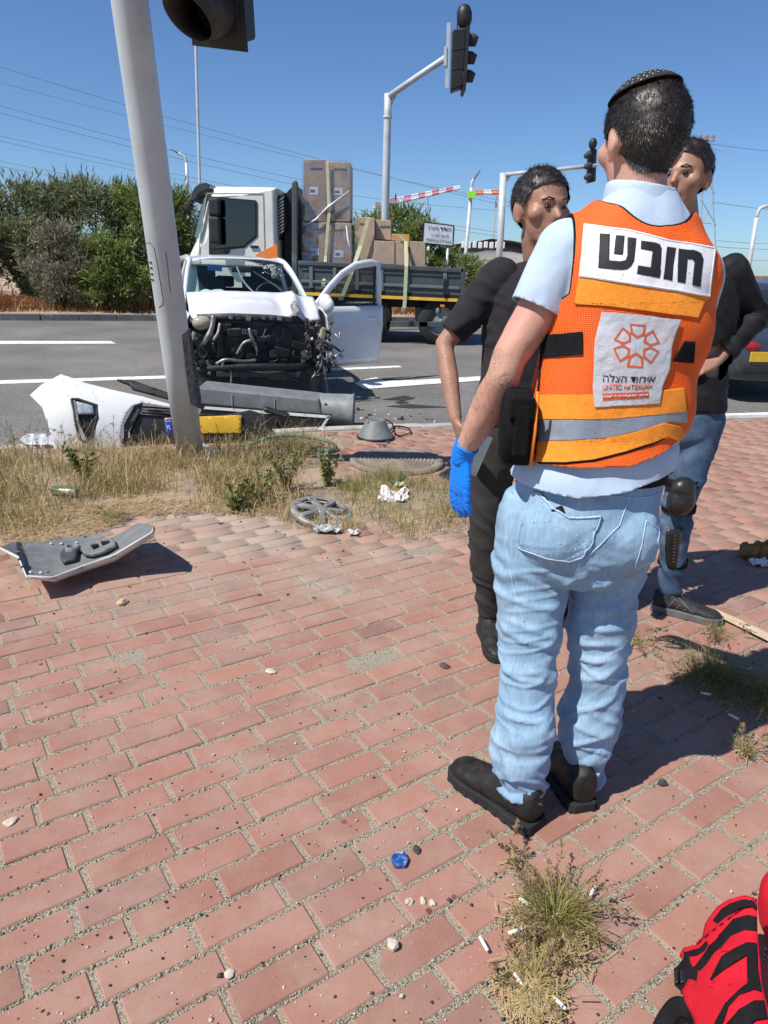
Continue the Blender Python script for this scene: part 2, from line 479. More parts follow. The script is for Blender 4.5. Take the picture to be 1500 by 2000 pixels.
# ------------------------------------------------------------------ brick pavement
pv = [(p[0], p[1]) for p in near[1:-1]]
pn = [np.array(p) - np.array([-dirn(near[2], near[3])[1], dirn(near[2], near[3])[0]]) * .12 for p in near]
m_joint = mat('joint_sand', (.34, .29, .215), .95, var=.5, scale=260, bump=1.0, bscale=330, col2=(.14, .125, .10), c2scale=170, c2lo=.53, c2hi=.6, detail=3)
sheet = [(p[0], p[1], -.0035) for p in pn] + [(20, -8, -.0035), (-18, -8, -.0035)]
pave = MB().add(sheet, [tuple(range(len(sheet) - 1, -1, -1))]).build('pavement', m_joint); struct(pave)

def brickmat(name, use_obj):
    m = bpy.data.materials.new(name); m.use_nodes = True; N = m.node_tree.nodes; L = m.node_tree.links
    b = N['Principled BSDF']; b.inputs['Roughness'].default_value = .9; b.inputs['Specular IOR Level'].default_value = .25
    geo = N.new('ShaderNodeNewGeometry')
    if use_obj: src = N.new('ShaderNodeObjectInfo').outputs['Random']
    else:
        a = N.new('ShaderNodeAttribute'); a.attribute_name = 'tint'; src = a.outputs['Fac']
    r = N.new('ShaderNodeValToRGB'); cr = r.color_ramp
    cols = [(0, (.29, .142, .106)), (.3, (.355, .174, .13)), (.6, (.325, .167, .13)), (.8, (.38, .19, .138)), (1, (.245, .14, .118))]
    cr.elements[0].color = (*cols[0][1], 1); cr.elements[1].color = (*cols[-1][1], 1)
    for p, c in cols[1:-1]:
        e = cr.elements.new(p); e.color = (*c, 1)
    L.new(src, r.inputs['Fac'])
    def nz(scale, det=5, rough=.6):
        n = N.new('ShaderNodeTexNoise'); n.inputs['Scale'].default_value = scale; n.inputs['Detail'].default_value = det; n.inputs['Roughness'].default_value = rough
        L.new(geo.outputs['Position'], n.inputs['Vector']); return n.outputs['Fac']
    def mix(c, fac, col, lo, hi, amt=1.0):
        q = N.new('ShaderNodeMapRange'); q.inputs['From Min'].default_value = lo; q.inputs['From Max'].default_value = hi; q.inputs['To Max'].default_value = amt
        L.new(fac, q.inputs['Value'])
        x = N.new('ShaderNodeMix'); x.data_type = 'RGBA'; L.new(q.outputs[0], x.inputs['Factor']); L.new(c, x.inputs[6]); x.inputs[7].default_value = (*col, 1)
        return x.outputs[2]
    c = r.outputs['Color']
    c = mix(c, nz(420, 3, .7), (.52, .27, .19), .56, .70, .55)        # light grains
    c = mix(c, nz(330, 3, .7), (.17, .085, .07), .60, .72, .6)        # dark pits
    c = mix(c, nz(3.1, 8, .7), (.44, .30, .232), .42, .68, .65)        # dust
    c = mix(c, nz(1.3, 9, .72), (.27, .18, .145), .52, .72, .6)       # grime
    sx = N.new('ShaderNodeVectorMath'); sx.operation = 'DISTANCE'; sx.inputs[1].default_value = (-.75, 4.1, 0)   # sand blown off the verge onto the bricks
    L.new(geo.outputs['Position'], sx.inputs[0]); ad = N.new('ShaderNodeMath'); ad.operation = 'MULTIPLY_ADD'; ad.inputs[1].default_value = -.22; L.new(sx.outputs['Value'], ad.inputs[0]); L.new(nz(2.2, 8, .7), ad.inputs[2])
    c = mix(c, ad.outputs[0], (.40, .33, .265), .16, .48, .8)
    c = mix(c, nz(26, 6, .7), (.47, .33, .26), .62, .74, .55)         # scuffs
    # scattered drips of oil on the bricks
    v = N.new('ShaderNodeTexVoronoi'); v.inputs['Scale'].default_value = 15; v.inputs['Randomness'].default_value = 1
    L.new(geo.outputs['Position'], v.inputs['Vector'])
    sm = N.new('ShaderNodeMapRange'); sm.inputs['From Min'].default_value = .10; sm.inputs['From Max'].default_value = .14; sm.inputs['To Min'].default_value = 1; sm.inputs['To Max'].default_value = 0
    L.new(v.outputs['Distance'], sm.inputs['Value'])
    msk = N.new('ShaderNodeMapRange'); msk.inputs['From Min'].default_value = .54; msk.inputs['From Max'].default_value = .6
    L.new(nz(1.1, 2), msk.inputs['Value'])
    mu = N.new('ShaderNodeMath'); mu.operation = 'MULTIPLY'; L.new(sm.outputs[0], mu.inputs[0]); L.new(msk.outputs[0], mu.inputs[1])
    x = N.new('ShaderNodeMix'); x.data_type = 'RGBA'; L.new(mu.outputs[0], x.inputs['Factor']); L.new(c, x.inputs[6]); x.inputs[7].default_value = (.16, .06, .05, 1)
    c = x.outputs[2]
    L.new(c, b.inputs['Base Color'])
    bp = N.new('ShaderNodeBump'); bp.inputs['Strength'].default_value = .55; bp.inputs['Distance'].default_value = .002
    L.new(nz(300, 4, .7), bp.inputs['Height']); L.new(bp.outputs[0], b.inputs['Normal'])
    return m
m_brick, m_brick_far = brickmat('brick_near', True), brickmat('brick_far', False)
TH = rad(35.2); e1 = np.array([math.cos(TH), math.sin(TH)]); e2 = np.array([-math.sin(TH), math.cos(TH)])
PL, PW = .2185, .0985
def brick_geo(lx, ly, h=.05, c=.0035, seed=0):
    r = random.Random(seed); j = lambda: r.uniform(-.0016, .0016)
    t = []; b_ = []; lo = []
    for sx, sy in ((-1, -1), (1, -1), (1, 1), (-1, 1)):
        dx, dy = j(), j()
        t.append((sx * (lx / 2 - c) + dx, sy * (ly / 2 - c) + dy, j() * .4))
        b_.append((sx * lx / 2 + dx, sy * ly / 2 + dy, -c)); lo.append((sx * lx / 2 + dx, sy * ly / 2 + dy, -h))
    f = [(0, 1, 2, 3)] + [(i + 4, (i + 1) % 4 + 4, (i + 1) % 4, i) for i in range(4)] + [(i + 8, (i + 1) % 4 + 8, (i + 1) % 4 + 4, i + 4) for i in range(4)]
    return t + b_ + lo, f
def below_kerb(x, y):
    for a, b in zip(pn[:-1], pn[1:]):
        if a[0] <= x <= b[0]:
            return y < a[1] + (b[1] - a[1]) * (x - a[0]) / (b[0] - a[0]) - .07
    return False
variants = []
for k in range(10):
    v, f = brick_geo(PL - .0135, PW - .0125, seed=k)
    me = bpy.data.meshes.new('brick'); me.from_pydata(v, [], f); me.update(); me.materials.append(m_brick); variants.append(me)
spots = []
for j in range(-20, 95):
    off = .163 if j % 2 == 0 else .009
    off += .03 * math.sin(j * 1.7) + .016 * math.sin(j * .37)
    t = 1.265 - .0985 / 2 + j * PW
    for i in range(-30, 45):
        s = off + (i + .5) * PL
        c = e1 * s + e2 * t
        if c[1] < .72 or not below_kerb(c[0], c[1]): continue
        px, py = proj((c[0], c[1], 0))
        if px < -230 or px > 1730 or py > 2180: continue
        vis = -40 < px < 1540 and py < 2060
        spots.append((vis, np.hypot(c[0], c[1]), c[0], c[1]))
spots.sort(key=lambda q: (not q[0], q[1]))
rv, rf, rt = [], [], []
for k, (vis, d, x, y) in enumerate(spots):
    rz = TH + random.gauss(0, .008); dz = random.gauss(0, .0013); tx, ty = random.gauss(0, .006), random.gauss(0, .006)
    if k < 300:
        o = bpy.data.objects.new('brick', variants[k % 10]); COL.objects.link(o); o.parent = pave
        o.location = (x, y, dz); o.rotation_euler = (tx, ty, rz)
    else:
        v, f = brick_geo(PL - .0135, PW - .0125, seed=k); n = len(rv)
        cz, sz = math.cos(rz), math.sin(rz)
        rv += [(x + a * cz - b * sz, y + a * sz + b * cz, c + dz + tx * b - ty * a) for a, b, c in v]
        rf += [tuple(i + n for i in q) for q in f]; rt += [random.random()] * len(f)
o = npmesh('brick_field', rv, rf, m_brick_far, pave, tint=rt); o['kind'] = 'stuff'
# ================================================================== PEOPLE
m_skin = mat('skin', (.56, .31, .225), .5, var=.10, scale=18, bump=.25, bscale=160, sss=.12, col2=(.55, .25, .19), c2scale=9, c2lo=.5, c2hi=.75)
m_skin2 = mat('skin_tan', (.36, .19, .125), .5, var=.1, scale=18, bump=.25, bscale=160, sss=.1)
m_hairgrey = mat('hair_dark', (.020, .015, .012), .45, var=.3, scale=40)
m_hairgrey2 = mat('hair_grey', (.13, .10, .08), .4, var=.3, scale=40)
m_eye = mat('eye', (.02, .015, .012), .15)
m_lip = mat('lip', (.33, .12, .1), .5)
m_black = mat('black_fabric', (.010, .010, .012), .9, var=.3, scale=30, bump=.4, bscale=300, spec=.15)
m_blackp = mat('black_plastic', (.02, .02, .022), .4, var=.2, scale=20)
m_boot = mat('boot_leather', (.018, .017, .016), .55, var=.3, scale=20, bump=.45, bscale=110, col2=(.06, .053, .046), c2scale=14, c2lo=.52, c2hi=.8, spec=.3)
m_sole = mat('boot_sole', (.016, .016, .016), .85, var=.3, scale=30, bump=.4, bscale=90)
m_denim = mat('denim_light', (.25, .39, .53), .9, var=.16, scale=7, bump=.5, bscale=420, col2=(.37, .49, .61), c2scale=5, c2lo=.5, c2hi=.72)
m_denim_d = mat('denim_dark', (.055, .10, .17), .9, var=.25, scale=12, bump=.5, bscale=420, col2=(.13, .2, .29), c2scale=7, c2lo=.5, c2hi=.75)
def slub(m):                                   # vertical yarn streaks and fading of worn denim
    N = m.node_tree.nodes; L = m.node_tree.links; b = N['Principled BSDF']; old = b.inputs['Base Color'].links[0].from_socket
    tc = N.new('ShaderNodeTexCoord'); mp = N.new('ShaderNodeMapping'); mp.inputs['Scale'].default_value = (170, 170, 16); L.new(tc.outputs['Object'], mp.inputs['Vector'])
    n1 = N.new('ShaderNodeTexNoise'); n1.inputs['Scale'].default_value = 1.0; n1.inputs['Detail'].default_value = 4; L.new(mp.outputs[0], n1.inputs['Vector'])
    r = N.new('ShaderNodeMapRange'); r.inputs['From Min'].default_value = .3; r.inputs['From Max'].default_value = .7; r.inputs['To Min'].default_value = .87; r.inputs['To Max'].default_value = 1.12; L.new(n1.outputs['Fac'], r.inputs['Value'])
    h = N.new('ShaderNodeHueSaturation'); L.new(r.outputs[0], h.inputs['Value']); L.new(old, h.inputs['Color']); L.new(h.outputs[0], b.inputs['Base Color'])
slub(m_denim); slub(m_denim_d)
m_stitch = mat('denim_seam', (.40, .52, .63), .9, var=.15, scale=60)
m_shirt = mat('shirt_cotton', (.45, .545, .68), .85, var=.04, scale=8, bump=.25, bscale=500)
m_glove = mat('nitrile_glove', (.0, .20, .78), .38, var=.1, scale=14, bump=.2, bscale=60)
m_yel = mat('terry_band', (.92, .29, .022), .9, var=.09, scale=90, bump=.7, bscale=520)
m_reflect = mat('reflective_band', (.30, .33, .39), .5, metal=.35, var=.12, scale=9, bump=.15, bscale=30)
m_white = mat('white_patch', (.80, .78, .82), .7, var=.04, scale=14, bump=.2, bscale=40)
m_silver = mat('shiny_panel', (.62, .61, .64), .25, metal=.25, var=.12, scale=12, bump=.6, bscale=34)
m_ink = mat('ink_black', (.012, .012, .018), .7)
m_red = mat('print_red', (.62, .10, .03), .6)
def vestmat():
    m = mat('orange_mesh', (.94, .128, .006), .75, var=.06, scale=8)
    N = m.node_tree.nodes; L = m.node_tree.links; b = N['Principled BSDF']
    tc = N.new('ShaderNodeTexCoord'); mp = N.new('ShaderNodeMapping'); mp.inputs['Scale'].default_value = (1, .0, 1.25); mp.inputs['Rotation'].default_value = (0, .14, 0)
    v = N.new('ShaderNodeTexVoronoi'); v.inputs['Scale'].default_value = 190; v.inputs['Randomness'].default_value = .1
    L.new(tc.outputs['Object'], mp.inputs['Vector']); L.new(mp.outputs[0], v.inputs['Vector'])
    r = N.new('ShaderNodeMapRange'); r.inputs['From Min'].default_value = .12; r.inputs['From Max'].default_value = .42; r.inputs['To Min'].default_value = .42; r.inputs['To Max'].default_value = 1.0
    L.new(v.outputs['Distance'], r.inputs['Value'])
    old = b.inputs['Base Color'].links[0].from_socket
    mx = N.new('ShaderNodeMix'); mx.data_type = 'RGBA'; mx.blend_type = 'MULTIPLY'; mx.inputs['Factor'].default_value = 1
    L.new(old, mx.inputs[6]); L.new(r.outputs[0], mx.inputs[7]); L.new(mx.outputs[2], b.inputs['Base Color'])
    bp = N.new('ShaderNodeBump'); bp.inputs['Strength'].default_value = .5; bp.inputs['Distance'].default_value = .002
    L.new(r.outputs[0], bp.inputs['Height']); L.new(bp.outputs[0], b.inputs['Normal'])
    return m
m_vest = vestmat()

def head_mb(c, yaw, tilt=0.0, s=1.0):
    """closed shapes of a head looking along +Y before turning; c is the middle of the head"""
    M = (Matrix.Rotation(yaw, 3, 'Z') @ Matrix.Rotation(tilt, 3, 'X')) * s
    L_ = lambda p: np.array(M @ Vector(p)) + np.array(c)
    q = []
    q.append(MB().ell(L_((0, -.012, .030)), (.085, .104, .096), rot=M, n=24, m=16))
    q.append(MB().ell(L_((0, .028, -.030)), (.062, .068, .095), rot=M, n=20, m=12))
    q.append(MB().ell(L_((0, .048, -.088)), (.043, .042, .032), rot=M))
    q.append(MB().ell(L_((0, .080, .018)), (.052, .022, .014), rot=M))
    q.append(MB().limb([L_((0, .090, .005)), L_((0, .112, -.028))], [.009, .014], 10))
    q.append(MB().ell(L_((0, .088, -.063)), (.026, .014, .016), rot=M))
    for sx in (-1, 1):
        q.append(MB().ell(L_((sx * .052, .055, -.02)), (.026, .03, .028), rot=M))
        R = M @ Matrix.Rotation(sx * .35, 3, 'Z')
        q.append(MB().ell(L_((sx * .083, -.012, -.012)), (.011, .021, .034), rot=R))
        q.append(MB().ell(L_((sx * .080, -.004, -.040)), (.010, .012, .014), rot=R))
    return q, L_, M
def face_parts(L_, M, root, hairmat):
    for sx in (-1, 1):
        wparent(MB().ell(L_((sx * .030, .086, .002)), (.011, .008, .006), rot=M).build('eye', m_eye, smooth=True), root)
        wparent(MB().limb([L_((sx * .016, .099, .024)), L_((sx * .034, .097, .029)), L_((sx * .050, .082, .022))], [.0025, .003, .002], 8).build('eyebrow', hairmat, smooth=True), root)
    wparent(MB().limb([L_((-.022, .094, -.064)), L_((0, .102, -.063)), L_((.022, .094, -.064))], [.004, .006, .004], 8).build('mouth', m_lip, smooth=True), root)
def hair_on(V, T, fld, root, m, m2, grow=.006, strands=5000, length=.014, flow=(0, -.1, -1), grey=.35, seed=3):
    N = vnorm(V, T); hv, ht = clip(V, T, fld)
    hn = vnorm(hv, ht); hv2 = hv + hn * (grow * (.75 + .5 * fbm(hv, 60, 2)[:, None]))
    o = tmesh('hair', hv2, ht, m, root)
    r = np.random.default_rng(seed)
    A = hv2[ht]; ar = np.linalg.norm(np.cross(A[:, 1] - A[:, 0], A[:, 2] - A[:, 0]), axis=1); k = r.choice(len(ht), strands, p=ar / ar.sum())
    u = r.random((strands, 2)); sw = u.sum(1) > 1; u[sw] = 1 - u[sw]
    P = A[k, 0] + (A[k, 1] - A[k, 0]) * u[:, :1] + (A[k, 2] - A[k, 0]) * u[:, 1:]
    nn = hn[ht[k, 0]]; d = np.array(flow) + r.normal(0, .28, (strands, 3)); d = d - nn * (d * nn).sum(1, keepdims=True) + nn * .42
    d /= np.linalg.norm(d, axis=1, keepdims=True); sd = np.cross(d, nn); sd /= np.linalg.norm(sd, axis=1, keepdims=True) + 1e-9
    ln = length * r.uniform(.6, 1.2, (strands, 1)); wd = .00075
    Q = np.stack([P - sd * wd - nn * .002, P + sd * wd - nn * .002, P + d * ln], 1).reshape(-1, 3)
    g_ = r.random(strands) < grey
    F = np.arange(strands * 3).reshape(-1, 3)
    for sel, mm, nm in ((~g_, m, 'hair_strands'), (g_, m2, 'grey_hair_strands')):
        if sel.sum() == 0: continue
        idx = F[sel]; o2 = npmesh(nm, Q[idx.ravel()], np.arange(idx.size).reshape(-1, 3), mm); o2['kind'] = 'stuff'; wparent(o2, root)
    return o
def hand_mb(W, d, pn, curl=.5, s=1.0, thumb=1, fl=None):
    """W wrist, d direction of the fingers, pn direction the palm faces; thumb=+1/-1 side"""
    W = np.array(W, float); d = np.array(d, float); d /= np.linalg.norm(d); pn = np.array(pn, float); pn -= d * (pn @ d); pn /= np.linalg.norm(pn)
    sd = np.cross(d, pn) * thumb
    q = [MB().tube([W, W + d * .03 * s, W + d * .065 * s, W + d * .092 * s], [(.017 * s, .026 * s), (.016 * s, .036 * s), (.015 * s, .042 * s), (.012 * s, .038 * s)], 14, up=pn)]
    ln = fl or (.068, .076, .070, .056)
    for i, l in enumerate(ln):
        b = W + d * .080 * s + sd * (.030 - .0205 * i) * s; P = [b]; dd = d.copy(); a = 0
        for k, fr in enumerate((.45, .32, .23)):
            a += curl * (.35 + .25 * k) * (1 + .06 * i); v = d * math.cos(a) + pn * math.sin(a); P.append(P[-1] + v * l * fr * s)
        q.append(MB().limb(P, [.0098 * s, .0094 * s, .0088 * s, .0076 * s], 10))
    b = W + d * .022 * s + sd * .026 * s
    t1 = b + (d * .6 + sd * .55 + pn * .45) * .042 * s; t2 = t1 + (d * .85 + sd * .15 + pn * .4) * .032 * s; t3 = t2 + (d * .9 + pn * .35) * .022 * s
    q.append(MB().limb([b, t1, t2, t3], [.013 * s, .0115 * s, .010 * s, .0085 * s], 10))
    return q
def shoe(root, heel, ang, L_=.295, wd=.049, shaft=None, m_up=None, m_so=None, h=.075, sole_h=.028, name='boot', z0=0.0, lug=True, shr=.037):
    """heel: ground point; ang: heading of the toe (0 = +X). Returns the finished upper for stitching on"""
    ca, sa = math.cos(ang), math.sin(ang)
    def W(t, s, z): return (heel[0] + ca * t * L_ - sa * s, heel[1] + sa * t * L_ + ca * s, z0 + z)
    prof = [(-.01, .62), (.04, .86), (.15, .93), (.3, .88), (.45, .86), (.6, .98), (.75, 1.04), (.87, .92), (.95, .70), (1.0, .40)]
    out = [(t, wd * k) for t, k in prof] + [(t, -wd * k) for t, k in reversed(prof)]
    grp = MB().prism([W(t, s, .0) for t, s in out], (0, 0, sole_h)).build('sole', m_so, smooth=False, bevel=.005)
    up = [MB()]
    rings = []
    for t, k, top in ((.01, .66, h * 1.15), (.08, .84, h * 1.25), (.18, .88, h * 1.25), (.32, .86, h * 1.15), (.46, .86, h * .98), (.6, .95, h * .82), (.74, .98, h * .72), (.86, .88, h * .66), (.94, .68, h * .55), (.985, .38, h * .42)):
        ring = []
        for a in np.linspace(0, 2 * math.pi, 20, endpoint=False):
            c, s = math.cos(a), math.sin(a)
            zz = sole_h * .7 + (top - sole_h * .7) * (.5 + .5 * math.copysign(abs(s) ** .75, s))
            ring.append(W(t, wd * k * math.copysign(abs(c) ** .8, c) * (1.0 if s < .2 else 1 - .28 * s), zz))
        rings.append(ring)
    up[0].loft(rings)
    if shaft is not None:
        p0 = W(.19, 0, h * .6)
        up.append(MB().tube([p0, (np.array(p0) * .5 + np.array(shaft) * .5), shaft], [(.046, .046), (.041, .041), (shr, shr)], 20))
    V, T = fuse(up, .006, 5)
    V = V + vnorm(V, T) * (.0022 * fbm(V, 38, 2))[:, None]
    u = tmesh('upper', V, T, m_up)
    b = bpy.data.objects.new(name, None)
    so_ = wparent(grp, root); uo = wparent(u, root); so_.name = 'sole'; uo.name = name
    if lug:
        for i in range(9):
            t = .03 + i * .11
            for s in (-1, 1):
                k = np.interp(t, [p[0] for p in prof], [p[1] for p in prof])
                c = W(t, s * wd * k * 1.0, .008)
                wparent(MB().box(c, (.016, .005, .014), rz=ang).build('tread_lug', m_so, bevel=.002), so_)
    return V, T, uo
def ringpx(rows, ky=1.04):
    P, R = [], []
    for xl, xr, y, Y in rows:
        a, b = at(xl, y, Y), at(xr, y, Y); P.append((a + b) / 2); r = np.linalg.norm(b - a) / 2 * .93; R.append((r * ky, r))
    return P, R

def along0(V, a, b): return (V - a) @ (b - a) / ((b - a) @ (b - a))
def nearseg0(V, a, b):
    t = np.clip(along0(V, a, b), 0, 1)[:, None]; return np.linalg.norm(V - (a + t * (b - a)), axis=1)
# ------------------------------------------------------------------ the medic seen from behind
AX, AY = .52, 1.755
medic = thing('person', 'man seen from behind in orange medic vest, light jeans, blue glove and black boots', 'person', (AX, AY, 0))
TR = [(.512, 1.748, .90, .190, .154, 0), (.522, 1.749, .98, .187, .145, 0), (.535, 1.753, 1.08, .174, .126, 0), (.545, 1.755, 1.18, .170, .120, -.02),
      (.554, 1.757, 1.28, .169, .122, -.05), (.563, 1.760, 1.37, .170, .120, -.09), (.566, 1.765, 1.455, .174, .112, -.12), (.566, 1.770, 1.525, .152, .096, -.12), (.566, 1.775, 1.588, .095, .072, -.10), (.562, 1.78, 1.63, .060, .060, -.03)]
def torso(grow=0.0, rows=TR, zmax=9):
    rings = []
    for x, y, z, rx, ry, sl_ in rows:
        if z > zmax: continue
        rx, ry = rx + grow, ry + grow
        ring = []
        for a in np.arange(44) * 2 * math.pi / 44:
            c, s = math.cos(a), math.sin(a); ex = 2 / 2.35
            px = rx * math.copysign(abs(c) ** ex, c); py = ry * math.copysign(abs(s) ** ex, s)
            ring.append((x + px, y + py, z + px * sl_))
        rings.append(ring)
    return MB().loft(rings)
sh_l, sh_r = np.array((.400, 1.775, 1.495)), np.array((.712, 1.80, 1.452))
el_l, wr_l = at(985, 735, 1.74), at(902, 888, 1.83)
el_r, wr_r = np.array((.775, 1.985, 1.215)), np.array((.60, 2.13, 1.20))
hc = np.array((.550, 1.80, 1.728))
hq, HL, HM = head_mb(hc, rad(15), rad(-4), .99)
neck = MB().limb([(.562, 1.78, 1.54), (.556, 1.785, 1.60), (.550, 1.79, 1.68)], [.064, .061, .058], 18)
arm_l = MB().limb([sh_l, (sh_l + el_l) / 2 + np.array((.004, 0, 0)), el_l + (.006, 0, .045), el_l + (-.004, -.008, .0), el_l * .78 + wr_l * .22, el_l * .55 + wr_l * .45, wr_l * .85 + el_l * .15, wr_l], [.055, .051, .043, .041, .045, .040, .030, .027], 18)
arm_r = MB().limb([sh_r, (sh_r + el_r) / 2, el_r, el_r * .6 + wr_r * .4, wr_r], [.055, .050, .043, .042, .028], 18)
lrows = [(988, 1118, 965, 1.75), (972, 1120, 1010, 1.75), (966, 1118, 1060, 1.745), (967, 1112, 1130, 1.735), (972, 1102, 1200, 1.715), (975, 1090, 1280, 1.69), (974, 1085, 1350, 1.67), (968, 1083, 1420, 1.65), (960, 1072, 1470, 1.64), (972, 1064, 1515, 1.632), (984, 1062, 1552, 1.628)]
rrows = [(1140, 1286, 965, 1.755), (1130, 1284, 1010, 1.755), (1122, 1276, 1060, 1.755), (1116, 1246, 1140, 1.765), (1108, 1232, 1220, 1.765), (1112, 1222, 1300, 1.76), (1112, 1214, 1350, 1.755), (1092, 1208, 1405, 1.745), (1096, 1196, 1450, 1.742), (1114, 1182, 1495, 1.736), (1118, 1176, 1528, 1.732)]
lP, lR = ringpx(lrows); rP, rR = ringpx(rrows)
leg_s = lambda P, R: MB().limb(P, [(a * .8, b * .8) for a, b in R], 18)
bodyV, bodyT = fuse([torso(-.018), neck, arm_l, arm_r, MB().ell((.50, 1.75, .86), (.17, .12, .13)), leg_s(lP, lR), leg_s(rP, rR)] + hq, .0075, 4)
bodyV = bodyV + vnorm(bodyV, bodyT) * (.0022 * fbm(bodyV, 16, 2) * (bodyV[:, 2] < 1.58))[:, None]
body = tmesh('body', bodyV, bodyT, m_skin, medic)
fm = (nearseg0(bodyV, el_l, wr_l) < .075) & (along0(bodyV, el_l, wr_l) < .95) & (along0(bodyV, el_l, wr_l) > -.9) & (bodyV[:, 0] < .40)
fi = np.nonzero(fm)[0]; rr_ = np.random.default_rng(9); fi = rr_.choice(fi, 2600); fn_ = vnorm(bodyV, bodyT)[fi]
fd_ = (wr_l - el_l) / np.linalg.norm(wr_l - el_l) + rr_.normal(0, .45, (2600, 3)) + fn_ * .5; fd_ /= np.linalg.norm(fd_, axis=1, keepdims=True)
fs_ = np.cross(fd_, fn_); fs_ /= np.linalg.norm(fs_, axis=1, keepdims=True) + 1e-9; fp_ = bodyV[fi] + rr_.normal(0, .003, (2600, 3))
fq = np.stack([fp_ - fs_ * .00022, fp_ + fs_ * .00022, fp_ + fd_ * rr_.uniform(.006, .014, (2600, 1))], 1).reshape(-1, 3)
o = npmesh('arm_hair', fq, np.arange(7800).reshape(-1, 3), mat('arm_hair', (.10, .06, .035), .6)); o['kind'] = 'stuff'; wparent(o, medic)
face_parts(HL, HM, medic, m_hairgrey)
# elbow crease is darker skin
SB = Surf(bodyV, bodyT)
for poly in ([(984 + 13 * math.cos(a), 740 + 11 * math.sin(a)) for a in np.linspace(0, 2 * math.pi, 14, endpoint=False)],):
    V, T = SB.patch(poly, .0015); wparent(npmesh('elbow_graze', V, T, mat('graze', (.42, .23, .175), .7, var=.25, scale=90, bump=.8, bscale=120), None, True), medic)
# shirt: polo with sleeves
sl_hem = at(1028, 606, 1.755)
def sleeve(sh, el, t):
    e = sh + (el - sh) * t
    return MB().tube([sh + (sh - el) * .12, sh, sh * .5 + e * .5, e, e + (e - sh) * .15], [.050, .068, .068, .066, .064], 22)
collar = MB().stack([(.566, 1.775, 1.55, .098, .090), (.560, 1.782, 1.60, .082, .078), (.556, 1.787, 1.642, .074, .073), (.556, 1.787, 1.646, .05, .05)], 28)
sV, sT = fuse([torso(.004), MB().ell((.51, 1.748, .92), (.19, .152, .09)), MB().ell(sh_l, (.066, .07, .066)), MB().ell(sh_r, (.066, .07, .066)), sleeve(sh_l, el_l, .50), sleeve(sh_r, el_r, .52)], .0075, 5)
nz = fbm(sV * np.array((1, 1, .6)), 14, 3)
sV = sV + vnorm(sV, sT) * (.0045 * nz + .004 * np.sin(sV[:, 2] * 62 + 4 * noise(sV, 6)) * (sV[:, 2] < 1.06))[:, None]
def along(V, a, b): return (V - a) @ (b - a) / ((b - a) @ (b - a))
def nearseg(V, a, b):
    t = np.clip(along(V, a, b), 0, 1)[:, None]; return np.linalg.norm(V - (a + t * (b - a)), axis=1)
fl = np.where((nearseg(sV, sh_l, el_l) < .105) & (sV[:, 0] < .415), .46 - along(sV, sh_l, el_l), 1.0)
fl = np.minimum(fl, np.where((nearseg(sV, sh_r, el_r) < .1) & (along(sV, sh_r, el_r) > .3), .50 - along(sV, sh_r, el_r), 1.0))
zl = np.interp(sV[:, 0], [.28, .34, .45, .56, .64, .70, .78], [.958, .955, .948, .966, .992, 1.008, 1.02])
fl = np.minimum(fl, sV[:, 2] - zl)
hv, ht = clip(sV, sT, fl)
shirt = tmesh('shirt', hv, ht, m_shirt, medic, solid=.003)
cV, cT = fuse([collar], .006, 3); cV = cV + vnorm(cV, cT) * (.0025 * fbm(cV, 25, 2))[:, None]
cv, ct = clip(cV, cT, np.minimum(1.635 - .12 * (cV[:, 0] - .55) - cV[:, 2], cV[:, 2] - 1.53)); wparent(tmesh('collar', cv, ct, m_shirt, solid=.004), shirt)
# jeans
pel = [(.525, 1.752, 1.0, .172, .124), (.518, 1.752, .96, .176, .132), (.512, 1.748, .90, .178, .140), (.508, 1.745, .84, .179, .146), (.505, 1.745, .78, .175, .145), (.498, 1.75, .72, .165, .130), (.498, 1.75, .68, .11, .09)]
jq = [MB().stack(pel, 40, 2.3), MB().tube(lP, lR, 26), MB().tube(rP, rR, 26), MB().ell((.430, 1.672, .835), (.090, .080, .105)), MB().ell((.590, 1.675, .83), (.090, .080, .105))]
jV, jT = fuse(jq, .0054, 5)
N_ = vnorm(jV, jT); z = jV[:, 2]
sideL = jV[:, 0] < .50
wl_ = np.interp(z, [0, .05, .22, .34, .46, .62, .74, .8, .9], [1.15, 1.2, .85, .55, .8, .40, .55, .3, .1])
ph = 2 * math.pi * z / .047 + 5.0 * noise(jV * np.array((1.0, 1.0, .8)), 5.5) + np.where(sideL, 26, -22) * (jV[:, 0] - np.where(sideL, .4, .58))
sgn = np.where(sideL, 1.0, -1.0)
wq = np.stack([jV[:, 0] * 5.5, jV[:, 1] * 5.5, z * 19 + sgn * jV[:, 0] * 9 + 1.6 * noise(jV, 4.5)], 1)
wq2 = np.stack([jV[:, 0] * 8 + 7, jV[:, 1] * 8, z * 33 - sgn * jV[:, 0] * 14 + 1.5 * noise(jV, 7)], 1)
rdg = lambda q: np.clip(1 - 2.4 * np.abs(noise(q)), 0, 1) ** 1.5
wq3 = np.stack([jV[:, 0] * 10 + 3, jV[:, 1] * 10, z * 24 + sgn * jV[:, 0] * 30 + 2.5 * noise(jV, 5)], 1)
fold = 1.1 * rdg(wq) + .75 * rdg(wq2) + .6 * rdg(wq3) * np.clip(noise(jV, 5) + .5, 0, 1) - .55
big = fbm(jV * np.array((1, 1, .55)), 9, 3)
gather = np.sin(jV[:, 0] * 210 + 3 * noise(jV, 9)) * np.interp(z, [.91, .945, .97, 1.0], [0, .6, 1, .3])
jV = jV + N_ * (.0115 * wl_ * fold + .007 * big * np.interp(z, [0, .6, 1], [.8, 1, .4]) + .0022 * gather)[:, None]
